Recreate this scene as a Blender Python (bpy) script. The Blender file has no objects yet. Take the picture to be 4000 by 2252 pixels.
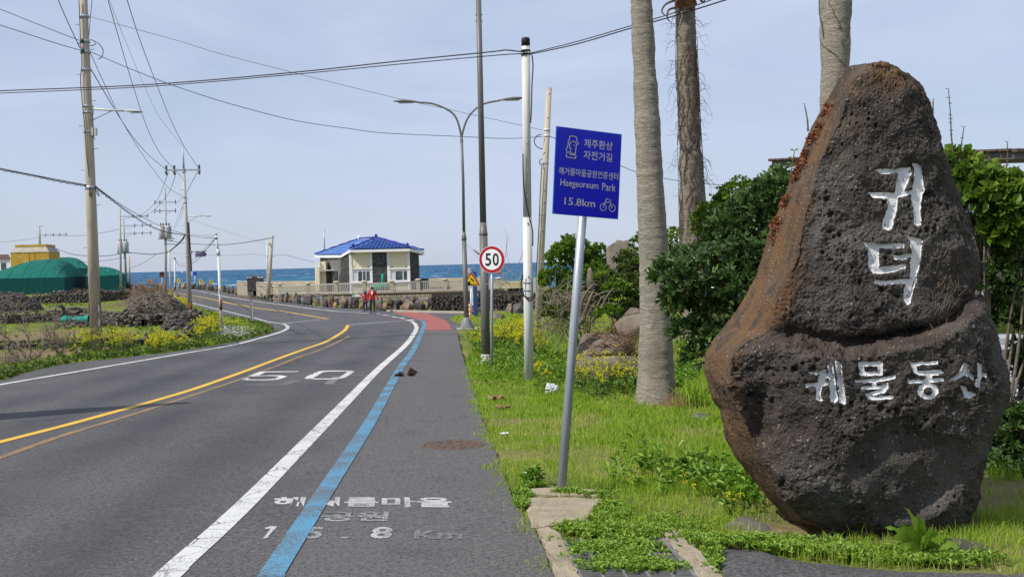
import bpy, bmesh, math, random
import numpy as np
from mathutils import Vector, Matrix, noise
from mathutils.bvhtree import BVHTree
from mathutils.geometry import delaunay_2d_cdt, tessellate_polygon

random.seed(7)
rng = np.random.default_rng(7)
R = math.radians
S = bpy.context.scene
COL = S.collection

# ------------------------------------------------------------------ camera
CAMZ, FPX, CX, CY = 2.10, 4200.0, 2000.0, 1126.0
PITCH, ROLL = math.atan(99.5 / FPX), 0.0245
_f = Vector((0, math.cos(PITCH), -math.sin(PITCH)))
_r0 = Vector((1, 0, 0)); _u0 = Vector((0, math.sin(PITCH), math.cos(PITCH)))
CR = _r0 * math.cos(ROLL) - _u0 * math.sin(ROLL)
CU = _r0 * math.sin(ROLL) + _u0 * math.cos(ROLL)
cam = bpy.data.cameras.new('camera')
cam.sensor_width = 36.0
cam.lens = 36.0 * FPX / 4000.0
cam.clip_start, cam.clip_end = 0.1, 60000.0
camo = bpy.data.objects.new('camera', cam); COL.objects.link(camo)
camo.matrix_world = Matrix(((CR.x, CU.x, -_f.x, 0), (CR.y, CU.y, -_f.y, 0), (CR.z, CU.z, -_f.z, CAMZ), (0, 0, 0, 1)))
S.camera = camo

# ------------------------------------------------------------------ light
SUN_EL, SUN_AZ = R(50), R(30)          # sun stands to the left, a little behind the viewer
sdir = Vector((-math.cos(SUN_EL) * math.cos(SUN_AZ), -math.cos(SUN_EL) * math.sin(SUN_AZ), math.sin(SUN_EL)))
W = bpy.data.worlds.new('World'); S.world = W; W.use_nodes = True
nt = W.node_tree; nt.nodes.clear()
out = nt.nodes.new('ShaderNodeOutputWorld'); bg = nt.nodes.new('ShaderNodeBackground')
sky = nt.nodes.new('ShaderNodeTexSky'); sky.sky_type = 'NISHITA'; sky.sun_disc = False
sky.sun_elevation = SUN_EL
sky.sun_rotation = math.atan2(sdir.x, sdir.y)
sky.air_density = 1.0; sky.dust_density = 0.6; sky.ozone_density = 3.0; sky.altitude = 0
# thin high cloud veil over the blue
tc = nt.nodes.new('ShaderNodeTexCoord'); mp = nt.nodes.new('ShaderNodeMapping')
mp.inputs['Scale'].default_value = (1.6, 1.6, 6.0); mp.inputs['Rotation'].default_value = (0.0, 0.25, 0.4)
nz = nt.nodes.new('ShaderNodeTexNoise'); nz.inputs['Scale'].default_value = 1.5
nz.inputs['Detail'].default_value = 7; nz.inputs['Roughness'].default_value = 0.55; nz.inputs['Distortion'].default_value = 0.6
rp = nt.nodes.new('ShaderNodeMapRange'); rp.inputs['From Min'].default_value = 0.34; rp.inputs['From Max'].default_value = 0.68
rp.inputs['To Min'].default_value = 0.58; rp.inputs['To Max'].default_value = 0.98
mx = nt.nodes.new('ShaderNodeMix'); mx.data_type = 'RGBA'
mx.inputs['B'].default_value = (5.75, 6.50, 8.35, 1)
nt.links.new(tc.outputs['Generated'], mp.inputs['Vector']); nt.links.new(mp.outputs['Vector'], nz.inputs['Vector'])
nt.links.new(nz.outputs['Fac'], rp.inputs['Value']); nt.links.new(rp.outputs['Result'], mx.inputs['Factor'])
nt.links.new(sky.outputs['Color'], mx.inputs['A']); nt.links.new(mx.outputs['Result'], bg.inputs['Color'])
bg.inputs['Strength'].default_value = 0.105
nt.links.new(bg.outputs['Background'], out.inputs['Surface'])
sl = bpy.data.lights.new('sun', 'SUN'); sl.energy = 4.5; sl.angle = R(0.53); sl.color = (1.0, 0.955, 0.88)
so = bpy.data.objects.new('sun', sl); COL.objects.link(so)
so.rotation_euler = sdir.to_track_quat('Z', 'Y').to_euler(); so.location = sdir * 50
S.view_settings.view_transform = 'Standard'; S.view_settings.look = 'None'
S.view_settings.exposure = 0.0; S.view_settings.gamma = 1.0; S.view_settings.use_curve_mapping = False
S.cycles.max_bounces = 6; S.cycles.diffuse_bounces = 3; S.cycles.transparent_max_bounces = 8

# ------------------------------------------------------------------ places
def ray(u, v):
    return CR * ((u - CX) / FPX) + CU * (-(v - CY) / FPX) + _f
def at(u, v, Y):
    """point of the place at distance Y along the view"""
    d = ray(u, v); t = Y / d.y
    return Vector((d.x * t, Y, CAMZ + d.z * t))
_HY = np.array([-60, 0, 6, 10, 16, 24, 35, 44, 55, 68, 76, 85, 95, 110, 135, 165, 230, 600], float)
_HH = np.array([2.0, 2.02, 2.04, 2.09, 2.20, 2.37, 2.50, 2.62, 2.80, 2.97, 2.92, 2.81, 2.73, 2.68, 2.67, 2.72, 3.0, 3.4])
_m = np.gradient(_HH, _HY)
def Hn(y):
    y = np.clip(np.asarray(y, float), -60, 600)
    i = np.clip(np.searchsorted(_HY, y) - 1, 0, len(_HY) - 2)
    h = _HY[i + 1] - _HY[i]; t = (y - _HY[i]) / h
    return ((2*t**3 - 3*t**2 + 1) * _HH[i] + (t**3 - 2*t**2 + t) * h * _m[i] + (-2*t**3 + 3*t**2) * _HH[i+1] + (t**3 - t**2) * h * _m[i+1])
def Gz(y):
    return float(CAMZ - Hn(y))
def gp(u, v, dz=0.0):
    """point of the road plane seen at u, v"""
    d = ray(u, v); y = 20.0
    for _ in range(60):
        z = Gz(y) - CAMZ + dz
        yn = z / (d.z / d.y) if d.z < -1e-5 else 400
        y = 0.5 * y + 0.5 * max(1.0, min(420.0, yn))
    return Vector((d.x / d.y * y, y, Gz(y) + dz))
def D(x, y): return (x * 1.5534, y * 1.5534)
def c1(x, y): return (x / 2.071, 800 + y / 2.071)
def c2(x, y): return (900 + x * .41374, 850 + y * .41379)
def cb(x, y): return (450 + x / 2.071, 500 + y / 2.071)
def ca(x, y): return (x / 1.812, y / 1.812)
def c3(x, y): return (1500 + x / 2.071, y / 2.071)
def ss(a, b, x):
    t = np.clip((np.asarray(x, float) - a) / (b - a), 0, 1); return t * t * (3 - 2 * t)

# ------------------------------------------------------------------ materials
MATS = {}
def _n(nt, t, **k):
    n = nt.nodes.new(t)
    for a, b in k.items(): setattr(n, a, b)
    return n
def pmat(name, base, col2=None, scale=6.0, lo=.35, hi=.65, rough=.85, bump=None, metal=0.0, spec=.3, coord='OBJ', detail=5,
         rnd=0.0, speck=None, streak=None, trans=0.0, col3=None, scale3=1.0, lo3=.5, hi3=.6, attr=None):
    """procedural surface: two colours mixed by noise, bump=(scale,distance), rnd=per object tint, speck=(colour,scale,threshold)"""
    if name in MATS: return MATS[name]
    m = bpy.data.materials.new(name); m.use_nodes = True; t = m.node_tree
    b = t.nodes['Principled BSDF']; L = t.links.new
    b.inputs['Roughness'].default_value = rough; b.inputs['Metallic'].default_value = metal
    b.inputs['Specular IOR Level'].default_value = spec
    if coord == 'OBJ':
        co = _n(t, 'ShaderNodeTexCoord').outputs['Object']
        oi = _n(t, 'ShaderNodeObjectInfo'); ad = _n(t, 'ShaderNodeVectorMath', operation='ADD')
        mu = _n(t, 'ShaderNodeMath', operation='MULTIPLY'); mu.inputs[1].default_value = 37.0
        L(oi.outputs['Random'], mu.inputs[0]); L(co, ad.inputs[0]); L(mu.outputs[0], ad.inputs[1]); co = ad.outputs[0]
    else:
        co = _n(t, 'ShaderNodeNewGeometry').outputs['Position']
    if streak:
        mpn = _n(t, 'ShaderNodeMapping'); mpn.inputs['Scale'].default_value = streak; L(co, mpn.inputs['Vector']); cs = mpn.outputs[0]
    else: cs = co
    def nz(sc, vec, det=detail):
        n = _n(t, 'ShaderNodeTexNoise'); n.inputs['Scale'].default_value = sc; n.inputs['Detail'].default_value = det
        L(vec, n.inputs['Vector']); return n.outputs['Fac']
    def rng_(val, a, c):
        r = _n(t, 'ShaderNodeMapRange'); r.inputs['From Min'].default_value = a; r.inputs['From Max'].default_value = c
        L(val, r.inputs['Value']); return r.outputs['Result']
    def mix(f, a, c):
        n = _n(t, 'ShaderNodeMix', data_type='RGBA'); L(f, n.inputs['Factor'])
        for s, q in (('A', a), ('B', c)):
            if isinstance(q, tuple): n.inputs[s].default_value = (*q, 1)
            else: L(q, n.inputs[s])
        return n.outputs['Result']
    c = base
    if col2 is not None: c = mix(rng_(nz(scale, cs), lo, hi), base, col2)
    if col3 is not None: c = mix(rng_(nz(scale3, co), lo3, hi3), c, col3)
    if attr is not None:
        for a_, c_ in (attr if isinstance(attr, list) else [attr]):
            an = _n(t, 'ShaderNodeAttribute', attribute_name=a_); c = mix(an.outputs['Fac'], c, c_)
    if speck: c = mix(rng_(nz(speck[1], co, 2), speck[2], speck[2] + .04), c, speck[0])
    if rnd:
        oi = _n(t, 'ShaderNodeObjectInfo'); hs = _n(t, 'ShaderNodeHueSaturation')
        r = _n(t, 'ShaderNodeMapRange'); r.inputs['To Min'].default_value = 1 - rnd; r.inputs['To Max'].default_value = 1 + rnd
        L(oi.outputs['Random'], r.inputs['Value']); L(r.outputs['Result'], hs.inputs['Value'])
        if isinstance(c, tuple): hs.inputs['Color'].default_value = (*c, 1)
        else: L(c, hs.inputs['Color'])
        c = hs.outputs['Color']
    if isinstance(c, tuple): b.inputs['Base Color'].default_value = (*c, 1)
    else: L(c, b.inputs['Base Color'])
    if bump:
        bn = _n(t, 'ShaderNodeBump'); bn.inputs['Distance'].default_value = bump[1]; bn.inputs['Strength'].default_value = 1.0
        L(nz(bump[0], cs, 6), bn.inputs['Height']); L(bn.outputs['Normal'], b.inputs['Normal'])
    if trans:
        tr = _n(t, 'ShaderNodeBsdfTranslucent'); ms = _n(t, 'ShaderNodeMixShader'); ms.inputs[0].default_value = trans
        if isinstance(c, tuple): tr.inputs['Color'].default_value = (*c, 1)
        else: L(c, tr.inputs['Color'])
        L(b.outputs[0], ms.inputs[1]); L(tr.outputs[0], ms.inputs[2]); L(ms.outputs[0], t.nodes['Material Output'].inputs['Surface'])
    MATS[name] = m
    return m

# ------------------------------------------------------------------ mesh helpers
class MB:
    def __init__(s): s.v = []; s.f = []
    def add(s, vs, fs):
        o = len(s.v); s.v += [tuple(p) for p in vs]; s.f += [tuple(i + o for i in f) for f in fs]; return s
    def obox(s, c, ax, ay, az):
        c, ax, ay, az = Vector(c), Vector(ax), Vector(ay), Vector(az)
        vs = [c + ax*i + ay*j + az*k for k in (-1, 1) for j in (-1, 1) for i in (-1, 1)]
        return s.add(vs, [(0,2,3,1),(4,5,7,6),(0,1,5,4),(2,6,7,3),(0,4,6,2),(1,3,7,5)])
    def box(s, c, sx, sy, sz, rz=0.0):
        a, b = math.cos(rz), math.sin(rz)
        return s.obox(c, (a*sx/2, b*sx/2, 0), (-b*sy/2, a*sy/2, 0), (0, 0, sz/2))
    def bar(s, p0, p1, w, h, up=(0, 0, 1)):
        p0, p1 = Vector(p0), Vector(p1); d = p1 - p0; a = d.cross(Vector(up))
        if a.length < 1e-6: a = d.cross(Vector((1, 0, 0)))
        a.normalize(); b = a.cross(d).normalized()
        return s.obox((p0 + p1) / 2, d / 2, a * w / 2, b * h / 2)
    def tube(s, pts, rad, n=8, caps=True):
        pts = [Vector(p) for p in pts]; k = len(pts)
        if not hasattr(rad, '__len__'): rad = [rad] * k
        vs = []; fs = []; a = None
        for i, p in enumerate(pts):
            t = (pts[min(i + 1, k - 1)] - pts[max(i - 1, 0)])
            if t.length < 1e-9: t = Vector((0, 0, 1))
            t.normalize()
            if a is None: a = t.orthogonal().normalized()
            else:
                a = a - t * a.dot(t)
                a = a.normalized() if a.length > 1e-6 else t.orthogonal().normalized()
            b = t.cross(a)
            for j in range(n):
                q = 2 * math.pi * j / n; vs.append(p + (a * math.cos(q) + b * math.sin(q)) * rad[i])
        for i in range(k - 1):
            for j in range(n):
                j2 = (j + 1) % n; fs.append((i*n + j, i*n + j2, (i+1)*n + j2, (i+1)*n + j))
        if caps: fs.append(tuple(range(n - 1, -1, -1))); fs.append(tuple((k - 1) * n + j for j in range(n)))
        return s.add(vs, fs)
    def lathe(s, o, prof, n=16, up=(0, 0, 1)):
        o, up = Vector(o), Vector(up).normalized(); a = up.orthogonal().normalized(); b = up.cross(a); k = len(prof)
        vs = [o + up*z + (a*math.cos(2*math.pi*j/n) + b*math.sin(2*math.pi*j/n))*max(r, 1e-4) for r, z in prof for j in range(n)]
        fs = [(i*n+j, i*n+(j+1)%n, (i+1)*n+(j+1)%n, (i+1)*n+j) for i in range(k-1) for j in range(n)]
        fs.append(tuple(range(n-1, -1, -1))); fs.append(tuple((k-1)*n+j for j in range(n)))
        return s.add(vs, fs)
    def prism(s, poly, o, ax, ay, th):
        """2d polygon poly laid out with axes ax, ay at o, made th thick (vector)"""
        o, ax, ay, th = Vector(o), Vector(ax), Vector(ay), Vector(th); n = len(poly)
        vs = [o + ax*x + ay*y for x, y in poly] + [o + ax*x + ay*y + th for x, y in poly]
        fs = [tuple(range(n)), tuple(range(2*n-1, n-1, -1))] + [(i, i+n, (i+1)%n+n, (i+1)%n) for i in range(n)]
        return s.add(vs, fs)
    def quad(s, *p): return s.add(p, [tuple(range(len(p)))])
def mesh(name, v, f, m, smooth=False, fix=False):
    me = bpy.data.meshes.new(name); me.from_pydata([tuple(p) for p in v], [], f)
    if fix:
        bm = bmesh.new(); bm.from_mesh(me); bmesh.ops.recalc_face_normals(bm, faces=bm.faces); bm.to_mesh(me); bm.free()
    if m: me.materials.append(m)
    if smooth: me.polygons.foreach_set('use_smooth', [True] * len(me.polygons))
    me.update(); return me
def npmesh(name, V, F, m, smooth=False):
    """big meshes straight from arrays; F is (n,3) or (n,4)"""
    me = bpy.data.meshes.new(name); V = np.asarray(V, np.float32); F = np.asarray(F, np.int32); k = F.shape[1]
    me.vertices.add(len(V)); me.vertices.foreach_set('co', V.ravel())
    me.loops.add(F.size); me.loops.foreach_set('vertex_index', F.ravel())
    me.polygons.add(len(F)); me.polygons.foreach_set('loop_start', np.arange(0, F.size, k, dtype=np.int32))
    me.polygons.foreach_set('loop_total', np.full(len(F), k, np.int32))
    if m: me.materials.append(m)
    me.polygons.foreach_set('use_smooth', np.full(len(F), smooth))
    me.update(calc_edges=True); return me
def obj(name, me, parent=None, loc=None, kind=None):
    o = bpy.data.objects.new(name, me); COL.objects.link(o)
    if parent is not None: o.parent = parent
    if loc is not None: o.location = loc
    if kind: o['kind'] = kind
    return o
def tag(o, label, cat, group=None, kind=None):
    o['label'] = label; o['category'] = cat
    if group: o['group'] = group
    if kind: o['kind'] = kind
    return o
def thing(name, label, cat, base, group=None):
    o = bpy.data.objects.new(name, None); COL.objects.link(o); o.location = base; o.empty_display_size = .2
    return tag(o, label, cat, group)
def wloc(o):
    p = Vector(o.location)
    while o.parent: o = o.parent; p += Vector(o.location)
    return p
def part(par, name, mb, m, smooth=False, fix=True, kind=None, label=None):
    """a part given in place coordinates, hung under its thing (or part)"""
    b = wloc(par) if par is not None else Vector()
    v = [(p[0]-b.x, p[1]-b.y, p[2]-b.z) for p in mb.v]
    o = obj(name, mesh(name, v, mb.f, m, smooth, fix), par, kind=kind)
    if label: o['label'] = label
    return o
def single(name, mb, m, label, cat, base, group=None, smooth=False, fix=True, kind=None):
    b = Vector(base); v = [(p[0]-b.x, p[1]-b.y, p[2]-b.z) for p in mb.v]
    o = obj(name, mesh(name, v, mb.f, m, smooth, fix), None, b); return tag(o, label, cat, group, kind)
def struct(name, me): o = obj(name, me); o['kind'] = 'structure'; return o
def dup(o, parent=None, loc=None):
    c = o.copy(); COL.objects.link(c); c.parent = parent
    if loc is not None: c.location = loc
    for ch in list(o.children): dup(ch, c)
    return c
def text_mesh(s, size=1.0, align='CENTER', bold=0.0):
    cu = bpy.data.curves.new('txt', 'FONT'); cu.body = s; cu.size = size; cu.align_x = align; cu.align_y = 'CENTER'
    cu.offset = bold; cu.resolution_u = 3
    o = bpy.data.objects.new('txt', cu); COL.objects.link(o)
    me = bpy.data.meshes.new_from_object(o.evaluated_get(bpy.context.evaluated_depsgraph_get()))
    bpy.data.objects.remove(o); v = np.array([p.co[:] for p in me.vertices]) if len(me.vertices) else np.zeros((0, 3))
    f = [tuple(p.vertices) for p in me.polygons]; bpy.data.meshes.remove(me)
    return v, f
def fit_text(s, box, bold=0.0):
    """text vertices stretched to fill box=(x0,y0,x1,y1)"""
    v, f = text_mesh(s, 1.0, bold=bold)
    a, b = v[:, :2].min(0), v[:, :2].max(0); q = (v[:, :2] - a) / np.maximum(b - a, 1e-6)
    return np.stack([box[0] + q[:, 0]*(box[2]-box[0]), box[1] + q[:, 1]*(box[3]-box[1])], 1), f
# ------------------------------------------------------------------ terrain
SEA = -4.6
ROADZ = 0.03
_right = [(2151,2252),(2097,2097),(2058,2034),(2019,1988),(1972,1880),(1926,1755),(1880,1630),(1833,1475),(1801,1367),(1786,1297),(1776,1287),(1850,1279),(1920,1276)]
_far = [c2(2400,940),c2(2210,907),c2(1900,897),c2(1490,884),c2(1240,866),c2(960,855),c2(750,832),c2(500,806),c2(300,777),c2(90,746),
        c1(1975,742),c1(1840,720),c1(1700,692),c1(1600,682),c1(1450,680)]
_left = [c1(1400,742),c1(1500,782),c1(1600,832),c1(1750,882),c1(1840,912),c2(100,960),c2(200,985),c2(310,1010),c2(390,1050),c2(385,1085),
         c2(240,1128),(917,1336),(724,1370),(483,1399),(241,1428),(97,1460),(0,1492)]
P2 = lambda l: [gp(u, v).xy for u, v in l]
rr, fr, lf = P2(_right), P2(_far), P2(_left)
near_r = Vector((1.15, -14)); near_l = Vector((-34, -2)); near_l2 = Vector((-20, -14))
crest = [Vector((-66, 176)), Vector((-74, 172)), Vector((-66, 160))]
def dens(pl, step, jit, seed=1):
    rd = random.Random(seed); o = []
    for a, b in zip(pl[:-1], pl[1:]):
        n = max(1, int((b - a).length / step))
        for i in range(n):
            p = a.lerp(b, i / n); o.append(Vector((p.x + rd.uniform(-jit, jit), p.y + rd.uniform(-jit, jit))))
    o.append(pl[-1]); return o
def cr(pl, n=8, closed=False):
    """smooth curve through points"""
    q = [Vector(p) for p in pl]; o = []
    for i in range(len(q) - 1):
        a, b, c, d = q[max(i-1, 0)], q[i], q[i+1], q[min(i+2, len(q)-1)]
        for k in range(n):
            t = k / n
            o.append(0.5 * ((2*b) + (c - a)*t + (2*a - 5*b + 4*c - d)*t*t + (3*b - a - 3*c + d)*t**3))
    o.append(q[-1]); return o
right_edge = dens([near_r] + cr(rr[:10], 4), 0.12, 0.018) + rr[10:]
outline = right_edge + fr + crest + cr(lf, 4) + [near_l, near_l2]
def inpoly(px, py, poly):
    px, py = np.asarray(px, float), np.asarray(py, float); r = np.zeros(px.shape, bool)
    n = len(poly)
    for i in range(n):
        x0, y0 = poly[i]; x1, y1 = poly[(i+1) % n]
        if y0 == y1: continue
        c = ((y0 > py) != (y1 > py)) & (px < (x1 - x0) * (py - y0) / (y1 - y0) + x0); r ^= c
    return r
OUTL = [(p[0], p[1]) for p in outline]
def coast(x):
    return np.interp(x, [-200, -75, -58, -45, -30, -12, 2, 8, 14, 40, 200], [230, 205, 181, 165, 140, 122, 118, 112, 104, 100, 96])
def bank(x, y):
    """earth bank on the right under the palms and shrubs"""
    x, y = np.asarray(x, float), np.asarray(y, float)
    e = x - 0.046 * y
    b = 1.15 * ss(0.25, 2.2, e) * ss(18.5, 27, y) * (1 - ss(48, 60, y))
    b += 0.22 * ss(1.2, 3.0, e) * ss(13, 18, y)
    return b
def fbm2(x, y, s, seed=0.0):
    return np.array([noise.noise((a*s + seed, b*s - seed, seed)) for a, b in zip(np.ravel(x), np.ravel(y))]).reshape(np.shape(x))
def Tn(x, y, rough=True):
    x, y = np.asarray(x, float), np.asarray(y, float)
    z = CAMZ - Hn(y) + bank(x, y)
    if rough:
        z = z + 0.02 * fbm2(x, y, 0.9, 3.1) + 0.10 * fbm2(x, y, 0.11, 8.2) * ss(14, 30, np.abs(x + 6)) 
    z = np.where(y > coast(x), z - 9.5 * ss(0, 11, y - coast(x)), z)
    return z
def T1(x, y): return float(Tn(np.array([x]), np.array([y]))[0])
def axis(a, b, fine, lo, hi, g):
    l = list(np.arange(lo, hi, fine)); s = fine; p = hi
    while p < b: l.append(p); s *= g; p += s
    s = fine; p = lo - fine; h = []
    while p > a: h.append(p); s *= g; p -= s
    return np.array(sorted(h + l))
xs = axis(-320, 320, .3, -14, 8, 1.055); ys = axis(-30, 250, .3, 3, 40, 1.03)
X, Y = np.meshgrid(xs, ys); Z = Tn(X, Y)
road_in = inpoly(X, Y, OUTL)
Z = np.where(road_in, CAMZ - Hn(Y) - 0.10, Z)
nx, ny = len(xs), len(ys); ii = np.arange(nx*ny).reshape(ny, nx)
F = np.stack([ii[:-1, :-1], ii[:-1, 1:], ii[1:, 1:], ii[1:, :-1]], -1).reshape(-1, 4)
m_ground = pmat('ground_grass_soil', (0.10, 0.135, 0.028), (0.17, 0.175, 0.05), scale=.55, lo=.38, hi=.62, rough=.95, spec=.05, coord='W', detail=8,
                col3=(0.20, 0.155, 0.09), scale3=.32, lo3=.55, hi3=.66, bump=(9, .05), attr=('soil', (0.205, 0.145, 0.092)))
gme = npmesh('ground', np.stack([X, Y, Z], -1).reshape(-1, 3), F, m_ground, True)
soil = np.zeros(X.shape)
def soil_spot(u, v, w, h, amt=1.0):
    a, b, c_, d = gp(u - w, v), gp(u + w, v), gp(u, v + h), gp(u, v - h)
    cx, cy = (a.x + b.x)/2, (c_.y + d.y)/2; rx, ry = abs(b.x - a.x)/2, abs(d.y - c_.y)/2
    global soil
    q = ((X - cx)/rx)**2 + ((Y - cy)/ry)**2
    soil = np.maximum(soil, amt * (1 - ss(.55, 1.15, q)))
soil_spot(150, 1395, 260, 38); soil_spot(420, 1312, 90, 18); soil_spot(120, 1310, 170, 22, .8); soil_spot(880, 1285, 60, 12, .7)
soil_spot(130, 1452, 110, 11, .9); soil_spot(2350, 1380, 130, 60, .75); soil_spot(2560, 1590, 160, 28, .6); soil_spot(2650, 1440, 200, 60, .6)
soil_spot(3300, 2080, 500, 60, .8); soil_spot(3820, 1950, 220, 110, .75); soil_spot(1850, 1510, 28, 22, .6)
soil = np.maximum(soil, ss(-6, -2, Y - coast(X)))
at_ = gme.attributes.new('soil', 'FLOAT', 'POINT'); at_.data.foreach_set('value', soil.ravel().astype(np.float32))
ground = struct('ground', gme)

# ------------------------------------------------------------------ sea
m_sea = bpy.data.materials.new('sea_water'); m_sea.use_nodes = True
t = m_sea.node_tree; b = t.nodes['Principled BSDF']; L = t.links.new
g = _n(t, 'ShaderNodeNewGeometry'); mpn = _n(t, 'ShaderNodeMapping'); mpn.inputs['Scale'].default_value = (.030, .0075, 1)
L(g.outputs['Position'], mpn.inputs['Vector'])
n1 = _n(t, 'ShaderNodeTexNoise'); n1.inputs['Scale'].default_value = 1.0; n1.inputs['Detail'].default_value = 9; n1.inputs['Roughness'].default_value = .68
L(mpn.outputs[0], n1.inputs['Vector'])
r1 = _n(t, 'ShaderNodeMapRange'); r1.inputs['From Min'].default_value = .36; r1.inputs['From Max'].default_value = .66; L(n1.outputs['Fac'], r1.inputs['Value'])
mxa = _n(t, 'ShaderNodeMix', data_type='RGBA'); mxa.inputs['A'].default_value = (.011, .060, .145, 1); mxa.inputs['B'].default_value = (.028, .122, .215, 1)
L(r1.outputs['Result'], mxa.inputs['Factor'])
# water over the shallow reef near the shore is greener
sx = _n(t, 'ShaderNodeSeparateXYZ'); L(g.outputs['Position'], sx.inputs[0])
r2 = _n(t, 'ShaderNodeMapRange'); r2.inputs['From Min'].default_value = 900; r2.inputs['From Max'].default_value = 170; L(sx.outputs['Y'], r2.inputs['Value'])
mu2 = _n(t, 'ShaderNodeMath', operation='MULTIPLY'); mu2.inputs[1].default_value = .7; L(r2.outputs['Result'], mu2.inputs[0])
mxb = _n(t, 'ShaderNodeMix', data_type='RGBA'); mxb.inputs['B'].default_value = (.040, .160, .230, 1)
L(mxa.outputs['Result'], mxb.inputs['A']); L(mu2.outputs[0], mxb.inputs['Factor'])
# white caps
mp3 = _n(t, 'ShaderNodeMapping'); mp3.inputs['Scale'].default_value = (.085, .024, 1); L(g.outputs['Position'], mp3.inputs['Vector'])
n3 = _n(t, 'ShaderNodeTexNoise'); n3.inputs['Scale'].default_value = 1.0; n3.inputs['Detail'].default_value = 4; n3.inputs['Distortion'].default_value = 1.2
L(mp3.outputs[0], n3.inputs['Vector'])
r3 = _n(t, 'ShaderNodeMapRange'); r3.inputs['From Min'].default_value = .645; r3.inputs['From Max'].default_value = .69; L(n3.outputs['Fac'], r3.inputs['Value'])
mxc = _n(t, 'ShaderNodeMix', data_type='RGBA'); mxc.inputs['B'].default_value = (.72, .76, .78, 1)
L(mxb.outputs['Result'], mxc.inputs['A']); L(r3.outputs['Result'], mxc.inputs['Factor']); L(mxc.outputs['Result'], b.inputs['Base Color'])
bp = _n(t, 'ShaderNodeBump'); bp.inputs['Distance'].default_value = 1.2; bp.inputs['Strength'].default_value = .7
L(n1.outputs['Fac'], bp.inputs['Height']); L(bp.outputs['Normal'], b.inputs['Normal'])
b.inputs['Roughness'].default_value = .6; b.inputs['Specular IOR Level'].default_value = .05
struct('sea', mesh('sea', [(-30000, 60, SEA), (30000, 60, SEA), (30000, 45000, SEA), (-30000, 45000, SEA)], [(0, 1, 2, 3)], m_sea))

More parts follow.
